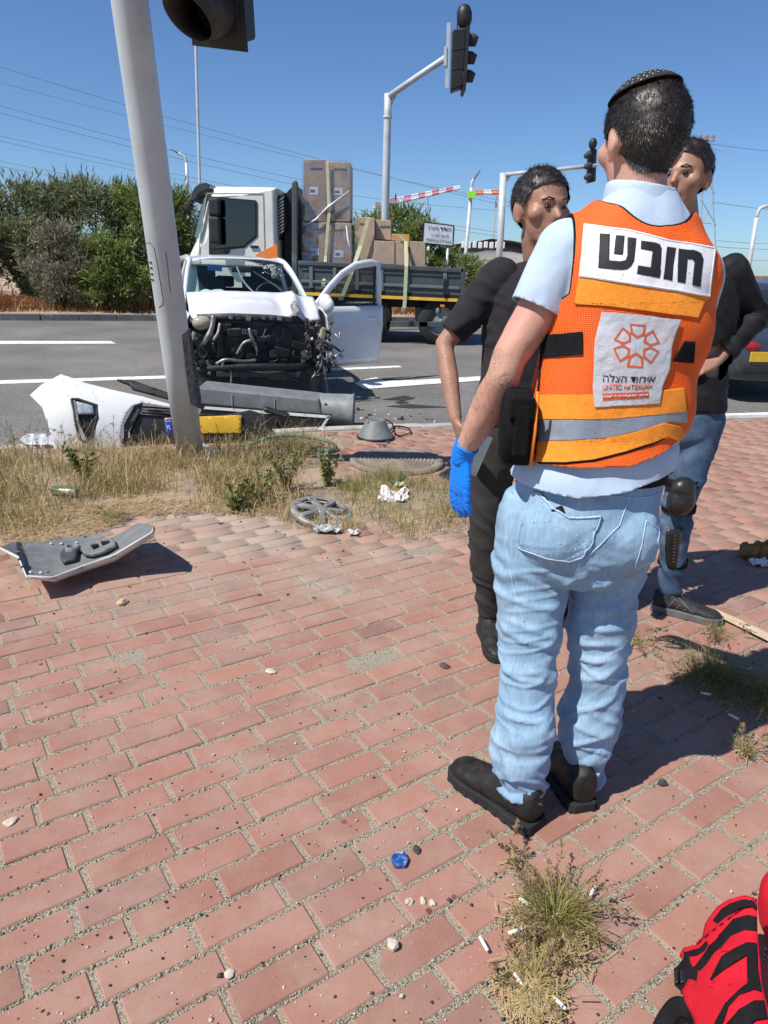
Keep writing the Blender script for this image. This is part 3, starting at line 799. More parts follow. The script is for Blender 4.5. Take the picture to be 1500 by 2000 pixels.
dg = np.sin((jV[:, 0] * np.where(sideL, 1, -1) * .8 + z) * 95 + 4 * noise(jV, 6)) * np.interp(z, [.55, .62, .72, .80], [0, 1, 1, 0])
jV = jV + N_ * (.0045 * dg * np.clip(noise(jV, 5) + .4, 0, 1))[:, None]
jV = lap(jV, jT, 1, .25)
zw = np.interp(jV[:, 0], [.3, .5, .7], [.965, .965, .992])
fj = np.minimum(zw - z, np.where(sideL, jV[:, 2] - lP[-1][2] - .004 * np.sin(jV[:, 0] * 90), jV[:, 2] - rP[-1][2]))
kv, kt = clip(jV, jT, fj)
jeans = tmesh('jeans', kv, kt, m_denim, medic, solid=.003)
SJ = Surf(kv, kt)
Z2 = lambda pts: [(840 + x / 2.2727, 880 + y / 2.2727) for x, y in pts]
# back pockets, yoke and seams
pk1 = Z2([(462, 188), (490, 190), (545, 265), (610, 297), (755, 290), (722, 400), (672, 470), (600, 485), (520, 470), (395, 425), (415, 335), (440, 250)])
pk2 = Z2([(948, 312), (1003, 352), (996, 430), (940, 520), (905, 508), (932, 420)])
for pk in (pk1, pk2):
    V, T = SJ.patch(pk, .0065, 5); p_ = wparent(npmesh('back_pocket', V, T, m_denim, None, True), jeans)
    md = p_.modifiers.new('s', 'SOLIDIFY'); md.thickness = .003; md.offset = 0
    wparent(SJ.line(pk + [pk[0]], .0016, .0085, 4).build('pocket_seam', m_stitch, smooth=True), p_)
for ln in (Z2([(490, 187), (548, 262), (612, 300), (757, 290)]),): wparent(SJ.line(ln, .0032, .0085, 4).build('pocket_edge', m_stitch, smooth=True), jeans)
for ln in (Z2([(715, 172), (790, 197), (880, 210), (960, 205), (1040, 180)]), Z2([(915, 98), (1048, 112)]), Z2([(905, 100), (880, 205), (840, 330), (740, 430), (660, 505)]), Z2([(365, 190), (340, 420), (375, 620), (420, 760)]), Z2([(440, 400), (520, 470), (610, 487)])):
    h = SJ.line(ln, .0016, .0035, 5)
    if len(h.v) > 12: wparent(h.build('seam', m_stitch, smooth=True), jeans)
V, T = SJ.patch(Z2([(888, 82), (908, 84), (900, 130), (878, 126)]), .007, 5); wparent(npmesh('belt_loop', V, T, m_denim, None, True), jeans)
# belt and holster pouch at the right hip
bR = [(.522, 1.752, zz, .176 + g_, .129 + g_) for zz, g_ in ((.965, 0), (.968, .006), (1.01, .006), (1.013, 0))]
wparent(MB().stack(bR, 40, 2.3).build('belt', m_black, smooth=True), medic)
hp = at(1288, 880, 1.70)
wparent(MB().stack([(hp[0] - .005, hp[1], hp[2] - .055, .030, .026), (hp[0], hp[1], hp[2] - .05, .036, .032), (hp[0], hp[1], hp[2] + .05, .036, .032), (hp[0], hp[1], hp[2] + .075, .026, .024)], 20, 4).build('holster', m_blackp, smooth=True, bevel=.004), medic)
# phone in the left back pocket
phn = SJ.hit(840 + 580 / 2.2727, 880 + 268 / 2.2727, .006)
po = MB().box((0, 0, 0), (.030, .008, .05), rz=rad(-8), ry=rad(-28)).build('phone', mat('phone_black', (.012, .012, .014), .2), bevel=.004); po.location = tuple(phn + np.array((0, 0, -.016)))
tag(po, 'black phone peeking out of the left back pocket of light jeans', 'phone')
# boots
aL = math.atan2(1.82 - 1.565, .225 - .455)
bV, bT, bo = shoe(medic, (.448, 1.572), aL, .315, .054, lP[-1] + np.array((0, 0, .06)), m_boot, m_sole, .112, .032)
SBt = Surf(bV, bT)
V, T = SBt.patch(Z2([(268, 1468), (300, 1440), (352, 1432), (368, 1530), (330, 1528), (285, 1505)]), .0016, 4); wparent(npmesh('elastic_gusset', V, T, mat('gusset', (.012, .012, .012), .9, bump=.8, bscale=200), None, True), bo)
for ln in (Z2([(215, 1470), (240, 1560), (300, 1600), (400, 1575), (470, 1540)]), Z2([(268, 1468), (300, 1440), (352, 1432), (368, 1530), (330, 1528), (285, 1505), (268, 1468)])):
    h = SBt.line(ln, .0013, .001, 4)
    if len(h.v) > 12: wparent(h.build('boot_seam', m_sole, smooth=True), bo)
aR = math.atan2(1.93 - 1.66, .52 - .598)
shoe(medic, (.598, 1.648), aR, .305, .052, rP[-1] + np.array((0, 0, .06)), m_boot, m_sole, .112, .032)
# glove
dl = (wr_l - el_l) / np.linalg.norm(wr_l - el_l)
gd = np.array((.01, .02, -1.0)); gp = np.array((.86, .45, .0))
gq = hand_mb(wr_l - np.array((0, 0, .0)), gd, gp, .22, 1.14, thumb=-1)
gq.append(MB().tube([wr_l - dl * .030, wr_l - dl * .008, wr_l + gd * .02], [.0315, .030, .029], 18))
gV, gT = fuse(gq, .0034, 3)
gV = gV + vnorm(gV, gT) * (.0006 * np.sin(gV[:, 2] * 380 + 8 * noise(gV, 30)))[:, None]
tmesh('glove', gV, gT, m_glove, medic)
wparent(MB().tube([wr_l - dl * .034, wr_l - dl * .028], [.0335, .0335], 18).build('glove_cuff', m_glove, smooth=True, bevel=.002), medic)
# right hand, in front of the body
rV, rT = fuse(hand_mb(wr_r, wr_r - el_r, (0, 0, -1), .5, 1.0, 1), .004, 3); tmesh('glove', rV, rT, m_glove, medic)
# vest
vV, vT = fuse([torso(.016, zmax=1.60), MB().ell(sh_l + np.array((.02, 0, .0)), (.07, .078, .074)), MB().ell(sh_r - np.array((.02, 0, 0)), (.062, .074, .072)), MB().ell((.53, 1.752, .97), (.20, .145, .05))], .0068, 7)
vz, vx, vy = vV[:, 2], vV[:, 0], vV[:, 1]
N_ = vnorm(vV, vT)
vV = vV + N_ * (.0045 * fbm(vV * np.array((1.1, 1, .7)), 9, 3) + .004 * np.sin(vz * 40 + vx * 26 + 3 * noise(vV, 5)) * np.interp(vx, [.45, .60, .72], [.1, .5, 1.3])
                + .012 * np.exp(-((vz - 1.01) / .05) ** 2) * np.interp(vx, [.3, .55, .72], [.3, .6, 1.6]))[:, None]
vx, vy, vz = vV.T
hemz = np.interp(vx, [.33, .45, .56, .64, .70, .74], [1.016, 1.020, 1.030, 1.058, 1.092, 1.12])
xc = np.interp(vz, [1.0, 1.2, 1.37, 1.5], [.53, .548, .570, .572])
f1 = vz - hemz
f2 = .170 + np.clip(1.40 - vz, 0, 9) * .9 + .02 * (vx > xc) - np.abs(vx - xc)
f3 = np.hypot((vx - .566) / .112, (vy - 1.785) / .118) - 1.0 + 9.0 * (vz < 1.40)
f3 = f3 * .1
Wv, Wt = clip(vV, vT, np.minimum(np.minimum(f1, f2), f3))
vest = tmesh('vest', Wv, Wt, m_vest, medic, solid=.004)
SV = Surf(Wv, Wt)
Z4 = lambda pts: [(1040 + x / 3.4474, 360 + y / 3.4474) for x, y in pts]
Z5 = lambda pts: [(1130 + x / 6.818, 600 + y / 6.818) for x, y in pts]
def decal(name, poly, m, off, parent, step=5, solid=.0015):
    V, T = SV.patch(poly, off, step); o = npmesh(name, V, T, m, None, True)
    if solid:
        md = o.modifiers.new('s', 'SOLIDIFY'); md.thickness = solid; md.offset = 0
    return wparent(o, parent)
decal('terry_band', Z4([(322, 626), (1172, 758), (1140, 800), (1100, 905), (960, 882), (700, 845), (490, 818), (295, 806)]), m_yel, .0035 + .004, vest, 5)
pan = decal('title_patch', Z4([(355, 285), (640, 318), (930, 385), (1207, 440), (1190, 600), (1170, 760), (900, 722), (620, 672), (325, 625), (342, 450)]), m_white, .010, vest, 5)
wparent(SV.line(Z4([(362, 293), (640, 326), (930, 393), (1198, 447), (1182, 600), (1163, 751), (900, 713), (620, 663), (334, 617), (350, 450), (362, 293)]), .0009, .0112, 4).build('patch_stitching', m_white, smooth=True), pan)
letters = [
    [(457, 347), (521, 350), (516, 523), (585, 529), (618, 520), (630, 492), (633, 371), (691, 378), (672, 525), (655, 560), (628, 580), (590, 583), (448, 570)],
    [(560, 358), (615, 363), (602, 488), (545, 482)],
    [(722, 393), (815, 403), (842, 412), (854, 440), (840, 580), (845, 584), (838, 636), (692, 609), (700, 556), (779, 569), (791, 458), (717, 446)],
    [(890, 427), (951, 437), (920, 655), (862, 643)],
    [(968, 441), (1075, 457), (1110, 474), (1126, 512), (1106, 690), (1054, 681), (1071, 535), (1060, 512), (1027, 507), (1010, 670), (957, 660)]]
for q in letters: decal('letter', Z4(q), m_ink, .0118, pan, 4, .0006)
decal('terry_band', Z4([(62, 1420), (410, 1412), (700, 1400), (1008, 1368), (1024, 1524), (820, 1548), (600, 1574), (300, 1582), (52, 1584)]), m_yel, .0075, vest)
decal('reflective_band', Z4([(52, 1584), (300, 1582), (600, 1574), (820, 1548), (1024, 1524), (1026, 1600), (900, 1596), (700, 1660), (480, 1708), (250, 1725), (44, 1732)]), m_reflect, .0065, vest)
decal('terry_band', Z4([(44, 1734), (250, 1727), (480, 1710), (700, 1662), (880, 1600), (985, 1625), (1012, 1690), (985, 1740), (900, 1700), (800, 1738), (620, 1800), (400, 1856), (220, 1872), (32, 1870)]), m_yel, .0075, vest)
decal('hook_strap', Z4([(72, 1018), (345, 990), (346, 1145), (80, 1170)]), m_black, .0075, vest)
decal('hook_strap', Z4([(1012, 1052), (1080, 1054), (1070, 1200), (932, 1190)]), m_black, .0075, vest)
# dark binding along hem, neckline, armholes and side
def bind(pts, r=.0045, nm='binding'):
    h = SV.line(pts, r, .004, 5, 8)
    if len(h.v) > 16: wparent(h.build(nm, m_black, smooth=True), vest)
bind(Z4([(30, 1872), (220, 1875), (400, 1858), (620, 1802), (800, 1742), (880, 1702)]))
bind(Z4([(75, 1010), (70, 1180), (52, 1400), (45, 1600), (34, 1870)]), .004)
def edge_bind(cond, nm, r=.0045):
    """binding that follows the cut edge of the vest"""
    from collections import Counter, defaultdict
    E = Counter()
    for a, b, c in Wt:
        for p, q in ((a, b), (b, c), (c, a)): E[(min(p, q), max(p, q))] += 1
    adj = defaultdict(list)
    for (a, b), n in E.items():
        if n == 1 and cond(Wv[a]) and cond(Wv[b]): adj[a].append(b); adj[b].append(a)
    seen = set()
    for st in sorted(adj, key=lambda k: len(adj[k])):
        if st in seen: continue
        ch = [st]; seen.add(st); cur = st
        while True:
            nx = [q for q in adj[cur] if q not in seen]
            if not nx: break
            cur = nx[0]; seen.add(cur); ch.append(cur)
        if len(ch) < 12: continue
        P = np.array([Wv[i] for i in ch]); k = max(2, len(P) // 70)
        for _ in range(4): P[1:-1] = (P[:-2] + P[1:-1] * 2 + P[2:]) / 4
        wparent(MB().tube(list(P[::k]), r, 8).build(nm, m_black, smooth=True), vest)
edge_bind(lambda p: p[2] > 1.10, 'binding')
# shiny panel with emblem and print
Zp = [(467, 858), (720, 880), (985, 912), (950, 1000), (925, 1080), (915, 1160), (905, 1240), (862, 1350), (845, 1468), (640, 1485), (418, 1498), (405, 1370), (425, 1050)]
sp = decal('logo_panel', Z4(Zp), m_silver, .0105, vest, 4)
def ring_poly(P, wdt):
    c = np.mean(P, 0); return [(np.array(p), np.array(p) + (c - np.array(p)) / np.linalg.norm(c - np.array(p)) * wdt) for p in P]
C5 = np.array((752., 508.))
for k in range(6):
    a = rad(60 * k + 4); R_ = np.array(((math.cos(a), -math.sin(a)), (math.sin(a), math.cos(a))))
    pent = [C5 + R_ @ np.array(p) for p in ((0, -92), (-88, -150), (-62 - 40, -285), (102, -285), (88, -150))]
    rp_ = ring_poly(pent, 34)
    for i in range(5):
        a_, b_ = rp_[i], rp_[(i + 1) % 5]
        decal('emblem_stroke', Z5([tuple(a_[0]), tuple(b_[0]), tuple(b_[1]), tuple(a_[1])]), m_red, .0122, sp, 6, 0)
def text_mesh(s, shear=0.0):
    cu = bpy.data.curves.new('t', 'FONT'); cu.body = s; cu.shear = shear; cu.resolution_u = 3
    o = bpy.data.objects.new('t', cu); COL.objects.link(o)
    dg = bpy.context.evaluated_depsgraph_get(); dg.update()
    e = o.evaluated_get(dg); me = e.to_mesh(); bm = bmesh.new(); bm.from_mesh(me); bmesh.ops.triangulate(bm, faces=bm.faces[:])
    P = np.array([v.co[:2] for v in bm.verts]) if bm.verts else np.zeros((0, 2)); bm.verts.index_update(); T = [tuple(v.index for v in f.verts) for f in bm.faces]
    bm.free(); e.to_mesh_clear(); bpy.data.objects.remove(o)
    if len(P):
        P = (P - P.min(0)) / (P.max(0) - P.min(0))
    return P, T
def quadmap(P, q):                           # q: tl, tr, br, bl
    q = [np.array(c, float) for c in q]; u, v = P[:, :1], 1 - P[:, 1:]
    return q[0] * (1 - u) * (1 - v) + q[1] * u * (1 - v) + q[2] * u * v + q[3] * (1 - u) * v
def print_text(s, quad, m, off, parent, name, shear=0.0, surf=None, bold=0):
    P, T = text_mesh(s, shear)
    if not len(P): return
    Q = quadmap(P, quad); surf = surf or SV
    H = [surf.hit(x, y, off) for x, y in Q]
    bad = [i for i, h in enumerate(H) if h is None]
    T = [t for t in T if not any(i in bad for i in t)]
    H = [h if h is not None else CC for h in H]
    o = npmesh(name, np.array(H), np.array(T), m)
    if bold:
        md = o.modifiers.new('s', 'SOLIDIFY'); md.thickness = bold; md.offset = 0
    return wparent(o, parent)
print_text('הלצה דוחיא', Z5([(322, 880), (1000, 895), (968, 990), (322, 985)]), m_ink, .0122, sp, 'lettering', 0, bold=.0008)
print_text('UNITED HATZALAH', Z5([(312, 1022), (948, 1010), (940, 1068), (316, 1097)]), m_red, .0122, sp, 'lettering', 0, bold=.0008)
decal('print_box', Z5([(308, 1145), (908, 1105), (908, 1188), (316, 1240)]), m_red, .0122, sp, 5, 0)
print_text('ימואלה םיבדנתמה ןוגרא', Z5([(320, 1165), (900, 1128), (898, 1172), (322, 1218)]), m_white, .0134, sp, 'lettering', 0, bold=.001)
# small orange tab under the collar
# pouch on the left side of the vest
pc = at(1008, 832, 1.668)
pm = mat('pouch_nylon', (.007, .007, .008), .8, var=.3, scale=40, bump=.5, bscale=220, spec=.15)
po2 = MB().stack([(pc[0] + .008, pc[1] + .01, pc[2] - .088, .030, .040), (pc[0] + .004, pc[1] + .006, pc[2] - .08, .036, .048), (pc[0], pc[1], pc[2], .039, .05), (pc[0], pc[1] + .005, pc[2] + .06, .036, .046), (pc[0] + .004, pc[1] + .01, pc[2] + .085, .026, .034)], 28, 4.0)
pouch = wparent(po2.build('pouch', pm, smooth=True), medic)
wparent(MB().box(tuple(pc + np.array((.004, -.052, .0))), (.036, .012, .12)).build('pouch_pocket', pm, bevel=.005), pouch)
wparent(MB().box(tuple(pc + np.array((.0, -.050, .052))), (.058, .014, .05)).build('pouch_flap', pm, bevel=.005), pouch)
wparent(MB().tube([pc + np.array((.034, -.046, -.085)), pc + np.array((.036, -.05, 0)), pc + np.array((.033, -.045, .09))], .0035, 8).build('pouch_piping', mat('orange_piping', (.9, .22, .02), .7), smooth=True), pouch)
# hair and skullcap
Hd = (bodyV - hc) @ np.array(HM.inverted().transposed()).reshape(3, 3)   # head coordinates
Hd = np.array([tuple(HM.inverted() @ Vector(v - hc)) for v in bodyV])
hx, hy, hz = Hd.T
hairline = np.interp(hy, [-.12, -.05, -.02, .02, .06, .1], [-.088, -.070, -.030, -.012, .055, .085])
fh = hz - hairline - .012 * (np.abs(hx) > .078) * 0
earcut = np.hypot((hy + .008) / .030, (hz + .018) / .040) - 1
fh = np.minimum(fh, np.where(np.abs(hx) > .070, earcut * .03, 1))
hair_on(bodyV, bodyT, fh, medic, m_hairgrey, m_hairgrey2, .0045, 10000, .011, (0, -.25, -1), .20)
kn = np.array((-.12, .16, .97)); kn /= np.linalg.norm(kn)
fk = Hd @ kn - .088
kV, kT = clip(bodyV, bodyT, fk)
kV = kV + vnorm(kV, kT) * .0105
mk = mat('skullcap_knit', (.016, .016, .018), .85, var=.2, scale=40)
kp = tmesh('skullcap', kV, kT, mk, medic, solid=.003)
kN = vnorm(kV, kT); r = np.random.default_rng(2)
kd = MB()
kloc = np.array([tuple(HM.inverted() @ Vector(v - hc)) for v in kV])
cen = kn * .1
t1 = np.cross(kn, (1, 0, 0)); t1 /= np.linalg.norm(t1); t2 = np.cross(kn, t1)
SK = BVHTree.FromPolygons([tuple(v) for v in kV], [tuple(map(int, t)) for t in kT])
wk = np.array(HM @ Vector(kn)); wk /= np.linalg.norm(wk); w1 = np.array(HM @ Vector(t1)); w2 = np.array(HM @ Vector(t2))
for rr in np.arange(.004, .095, .0085):
    n_ = max(1, int(2 * math.pi * rr / .0115))
    for i in range(n_):
        a = 2 * math.pi * (i + .5 * (int(rr / .0085) % 2)) / n_
        o_ = hc + wk * .3 + w1 * rr * math.cos(a) + w2 * rr * math.sin(a)
        h = SK.ray_cast(Vector(o_), Vector(-wk))
        if h[0] is None: continue
        nn = np.array(h[1]); nn = nn if nn @ wk > 0 else -nn; p = np.array(h[0]) + nn * .0042
        tx = np.cross(nn, (0, 0, 1)); tx /= np.linalg.norm(tx) + 1e-9; ty = np.cross(nn, tx)
        kd.add([p - tx * .0014 - ty * .0022, p + tx * .0014 - ty * .0022, p + tx * .0014 + ty * .0022, p - tx * .0014 + ty * .0022], [(0, 1, 2, 3)])
o = kd.build('knit_dots', mat('knit_grey', (.33, .33, .34), .9)); o['kind'] = 'stuff'; wparent(o, kp)

# ------------------------------------------------------------------ the two bystanders
def simple_person(root, P, skinm, top_m, leg_m, hairm, seed=1, sleeve_t=1.0, belt=True, hairz=0.0):
    """P holds the joints in world space: head, yaw, neck, shL, shR, elL, elR, wrL, wrR, hip, knL, knR, anL, anR, tw (torso half width), fwd"""
    g = lambda k: np.array(P[k], float)
    f = np.array((math.cos(P['fa']), math.sin(P['fa']), 0)); yaw = P['fa'] - math.pi / 2
    hq, HL_, HM_ = head_mb(g('head'), P.get('hyaw', yaw), P.get('tilt', 0), 1.02)
    ch = (g('shL') + g('shR')) / 2; hip = g('hip')
    rows = []
    for t, rx, ry in ((-.05, .165, .125), (.05, .168, .125), (.3, .158, .118), (.55, .17, .122), (.78, .182, .118), (.95, .172, .098), (1.06, .115, .08), (1.13, .06, .06)):
        c = hip * (1 - t) + ch * t; rows.append((c[0], c[1], c[2], rx, ry, yaw))
    tor = lambda gr: MB().stack([(x, y, z, a + gr, b + gr, w_) for x, y, z, a, b, w_ in rows], 36, 2.3)
    neck = MB().limb([ch + (0, 0, .03), g('head') - np.array((0, 0, .08)) - f * .01], [.06, .056], 16)
    arm = lambda s, gr, t=1: MB().limb([g('sh' + s), (g('sh' + s) + g('el' + s)) / 2, g('el' + s), g('el' + s) * .55 + g('wr' + s) * .45, g('wr' + s)], [.052 + gr, .046 + gr, .040 + gr, .038 + gr, .027 + gr], 16)
    leg = lambda s, gr: MB().limb([hip + (g('kn' + s) - hip) * .12 + np.array((*(np.array((f[1], -f[0])) * (.085 if s == 'R' else -.085)), 0)), (hip + g('kn' + s)) / 2 + np.array((*(np.array((f[1], -f[0])) * (.05 if s == 'R' else -.05)), 0)), g('kn' + s), g('kn' + s) * .6 + g('an' + s) * .4, g('an' + s)], [.088 + gr, .080 + gr, .058 + gr, .058 + gr, .042 + gr], 18)
    hands = []
    for s in 'LR':
        d = P.get('hd' + s); d = g('wr' + s) - g('el' + s) if d is None else np.array(d, float)
        pn_ = np.array(P.get('hp' + s, (-f[1] if s == 'R' else f[1], f[0] if s == 'R' else -f[0], 0)), float)
        hands.append(hand_mb(g('wr' + s), d, pn_, P.get('curl' + s, .5), 1.0, 1 if s == 'R' else -1))
    V, T = fuse([tor(-.02), neck, arm('L', -.004), arm('R', -.004), leg('L', -.015), leg('R', -.015)] + hq + hands[0] + hands[1], .0075, 3)
    b = tmesh('body', V, T, skinm, root); face_parts(HL_, HM_, root, hairm)
    Hd_ = np.array([tuple(HM_.inverted() @ Vector(v - g('head'))) for v in V]); hx, hy, hz = Hd_.T
    line = np.interp(hy, [-.12, -.05, -.02, .02, .05, .08, .12], [-.075, -.06, -.02, .0, .055, .075, .085])
    fh = np.minimum(hz - line, np.where(np.abs(hx) > .068, (np.hypot((hy + .008) / .03, (hz + .018) / .04) - 1) * .03, 1))
    hair_on(V, T, fh, root, hairm, m_hairgrey2, .009, 2500, .018, (0, 0, -1), .12, seed)
    # top
    V, T = fuse([tor(.008), arm('L', .011), arm('R', .011)], .008, 4)
    V = V + vnorm(V, T) * (.005 * fbm(V * np.array((1, 1, .7)), 11, 3) + .009 * np.clip(1 - 2.4 * np.abs(noise(np.stack([V[:, 0] * 7, V[:, 1] * 7, V[:, 2] * 16 + V[:, 0] * 12 + 2 * noise(V, 5)], 1))), 0, 1) ** 1.5)[:, None]
    fl = np.ones(len(V))
    for s in 'LR':
        a, e, w2 = g('sh' + s), g('el' + s), g('wr' + s)
        full = np.linalg.norm(e - a) + np.linalg.norm(w2 - e)
        cut = a + (e - a) * (sleeve_t / .5) if sleeve_t <= .5 else e + (w2 - e) * ((sleeve_t - .5) / .5)
        if sleeve_t <= .5: m_ = (nearseg(V, a, e) < .085) & (along(V, a, e) > .25) | (nearseg(V, e, w2) < .085); val = sleeve_t / .5 - along(V, a, e)
        else: m_ = nearseg(V, e, w2) < .075; val = (sleeve_t - .5) / .5 - along(V, e, w2)
        fl = np.minimum(fl, np.where(m_, val, 1))
    fl = np.minimum(fl, V[:, 2] - (hip[2] - .02))
    v, t = clip(V, T, fl); top = tmesh('jacket' if sleeve_t > .5 else 'shirt', v, t, top_m, root, solid=.003)
    # trousers
    V, T = fuse([MB().stack([(x, y, z, a + .004, b + .004, w_) for x, y, z, a, b, w_ in [(hip[0], hip[1], hip[2] + .04, .162, .12, yaw), (hip[0], hip[1], hip[2] - .04, .17, .13, yaw), (hip[0], hip[1], hip[2] - .13, .165, .13, yaw), (hip[0], hip[1], hip[2] - .2, .1, .09, yaw)]], 32, 2.2), leg('L', .006), leg('R', .006)], .008, 4)
    z = V[:, 2]; wl2 = np.interp(z, [0, .1, .3, .5, .8], [1, 1, .5, .7, .2])
    V = V + vnorm(V, T) * (.014 * wl2 * (np.clip(1 - 2.4 * np.abs(noise(np.stack([V[:, 0] * 6, V[:, 1] * 6, z * 20 + V[:, 0] * 14 + 2 * noise(V, 5)], 1))), 0, 1) ** 1.5 - .3) + .006 * fbm(V, 9, 2))[:, None]
    fl = np.minimum(hip[2] + .02 - V[:, 2], V[:, 2] - min(g('anL')[2], g('anR')[2]))
    v, t = clip(V, T, fl); tr = tmesh('trousers', v, t, leg_m, root, solid=.003)
    return top, tr, (V, T)
# the one left of the medic, dark shirt, facing him
bx, by = .50, 2.66
byst = thing('person', 'bystander in dark clothes standing behind the medic, between him and the wrecked car', 'person', (bx, by, 0))
fa = rad(-68)
rt = np.array((math.sin(fa), -math.cos(fa), 0)); fw = np.array((math.cos(fa), math.sin(fa), 0))   # his right hand side, forward
hb = at(1056, 408, 2.66)
base = np.array((bx, by, 0))
shc = base + np.array((.01, 0, 1.40)); 
wrR_ = at(890, 818, 2.50)
PB = dict(head=hb, fa=fa, shL=shc - rt * .185, shR=at(975, 540, 2.66), elL=shc - rt * .25 + np.array((0, .02, -.28)), wrL=shc - rt * .23 + fw * .12 + np.array((0, 0, -.50)),
          elR=at(868, 672, 2.64), wrR=wrR_, hip=base + np.array((0, 0, .93)), knL=base - rt * .13 + fw * .02 + np.array((0, 0, .49)), knR=base + rt * .11 + np.array((0, 0, .49)),
          anL=np.append(gnd(1098, 1190)[:2], .10), anR=np.append(gnd(940, 1245)[:2] + np.array((.03, .02)), .10), hdR=(.35, -.1, -1), hpR=(1, .2, 0), curlR=.9, curlL=.4)
m_dk = mat('dark_shirt', (.016, .014, .018), .95, var=.2, scale=20, bump=.4, bscale=200)
m_ol = mat('olive_trousers', (.028, .027, .024), .9, var=.25, scale=12, bump=.4, bscale=200)
simple_person(byst, PB, m_skin2, m_dk, m_ol, m_hairgrey, 5, sleeve_t=.42)
for an, a_ in ((PB['anR'], fa + rad(-18)), (PB['anL'], fa + rad(10))):
    hl = np.array(an[:2]) - np.array((math.cos(a_), math.sin(a_))) * .06
    shoe(byst, hl, a_, .29, .05, (an[0], an[1], .14), m_boot, m_sole, .085, .03, 'shoe', lug=False)
# phone in his hand, camera side towards us
pp = at(928, 885, 2.44)
ph_ = thing('phone', 'silver phone with three lenses held by the bystander in dark clothes', 'phone', pp)
ph_.rotation_euler = (rad(-12), rad(24), rad(8))
MB().box((0, 0, 0), (.075, .009, .15)).build('phone_body', mat('phone_silver', (.42, .41, .38), .25, metal=.8), ph_, bevel=.004)
cb = MB().box((-.017, -.006, .052), (.036, .004, .036)).build('camera_bump', mat('phone_glass', (.3, .3, .29), .15, metal=.6), ph_, bevel=.003)
for q in ((-.025, .061), (-.025, .044), (-.009, .052)):
    MB().lathe([(.0, -.003), (.0075, -.003), (.0075, 0), (.006, .0005), (0, .0005)], (q[0], -.009, q[1]), 14, Matrix.Rotation(math.pi / 2, 3, 'X')).build('lens', m_blackp, cb, smooth=True)
# the motorcyclist on the right
mx, my = 1.235, 3.0
moto = thing('person', 'motorcyclist in black jacket, jeans and black shin guards, right of the medic', 'person', (mx, my, 0))
fa = rad(-115); rt = np.array((math.sin(fa), -math.cos(fa), 0)); fw = np.array((math.cos(fa), math.sin(fa), 0)); base = np.array((mx, my, 0))
shc = base + np.array((-.02, 0, 1.41))
PM = dict(head=at(1338, 345, 3.0), fa=fa, hyaw=rad(-115) - math.pi / 2 - rad(15), shL=at(1425, 530, 3.0), shR=shc + rt * .2, elL=at(1478, 618, 3.02), wrL=at(1400, 705, 2.90), elR=shc + rt * .27 + np.array((0, .05, -.28)), wrR=shc + rt * .2 + fw * .15 + np.array((0, 0, -.48)),
          hip=base + np.array((-.01, .0, .95)), knL=at(1325, 985, 2.93), knR=base + rt * .12 + np.array((0, 0, .5)), anL=at(1308, 1150, 2.95), anR=np.append(gnd(1190, 1140)[:2], .10),
          hdL=(-.9, -.3, -.25), hpL=(0, .6, -.8), curlL=.7)
m_jk = mat('jacket_black', (.011, .011, .013), .7, var=.3, scale=14, bump=.4, bscale=90, spec=.25)
jk, trm, (tv, tt) = simple_person(moto, PM, m_skin2, m_jk, m_denim_d, m_hairgrey, 8, sleeve_t=.93)
aM = math.atan2(-.17, .31); an = PM['anL']; hl = np.array(an[:2]) - np.array((math.cos(aM), math.sin(aM))) * .062
sV_, sT_, so_ = shoe(moto, hl, aM, .30, .05, (an[0], an[1], .15), mat('trainer_black', (.02, .02, .021), .7, var=.3, scale=30, bump=.6, bscale=160), mat('trainer_sole', (.12, .12, .125), .7, var=.3, scale=20), .085, .034, 'shoe', lug=False)
SS = Surf(sV_, sT_); Z6 = lambda pts: [(1100 + x / 3.3325, 1000 + y / 3.3325) for x, y in pts]
m_lace = mat('lace', (.10, .10, .10), .8)
for ln in ([(665, 640), (735, 560)], [(700, 665), (765, 600)], [(735, 690), (800, 630)], [(770, 520), (700, 560), (800, 600), (750, 560), (830, 640), (780, 600), (850, 660)], [(545, 570), (600, 600), (660, 660)]):
    h = SS.line(Z6(ln), .0022, .001, 3)
    if len(h.v) > 12: wparent(h.build('lace', m_lace, smooth=True), so_)
an = PM['anR']; hl = np.array(an[:2]) + np.array((.02, .06)); shoe(moto, hl, rad(-110), .30, .05, (an[0], an[1], .15), MATS['trainer_black'], MATS['trainer_sole'], .085, .034, 'shoe', lug=False)
# knee and shin guard
m_grd = mat('guard_plastic', (.022, .02, .02), .38, var=.3, scale=30, bump=.15, bscale=60)
kc = at(1330, 978, 2.86); fk_ = np.array((.42, -.9, 0)); fk_ /= np.linalg.norm(fk_)
R_ = Matrix.Rotation(math.atan2(fk_[1], fk_[0]) + math.pi / 2, 3, 'Z')
gV_, gT_ = fuse([MB().ell(kc, (.066, .05, .072), rot=R_), MB().ell(kc + np.array((.0, 0, .055)), (.058, .046, .05), rot=R_)], .005, 3)
kg = tmesh('knee_guard', gV_, gT_, m_grd, moto)
for i in range(10):
    p = kc + np.array(R_ @ Vector((-.03 + .012 * (i % 5), -.048, .02 - .03 * (i // 5))))
    wparent(MB().ell(tuple(p), (.003, .004, .003), 6, 4).build('rivet', m_blackp), kg)
s0, s1 = at(1318, 1030, 2.875), at(1312, 1108, 2.90)
ring = []
for t, w_ in ((0, .045), (.15, .052), (.5, .05), (.85, .036), (1.0, .022)):
    c = s0 * (1 - t) + s1 * t; rr = []
    for a in np.linspace(-1.25, 1.25, 11): rr.append(tuple(c + np.array(R_ @ Vector((math.sin(a) * w_, -.030 * math.cos(a) + .01, 0)))))
    ring.append(rr)
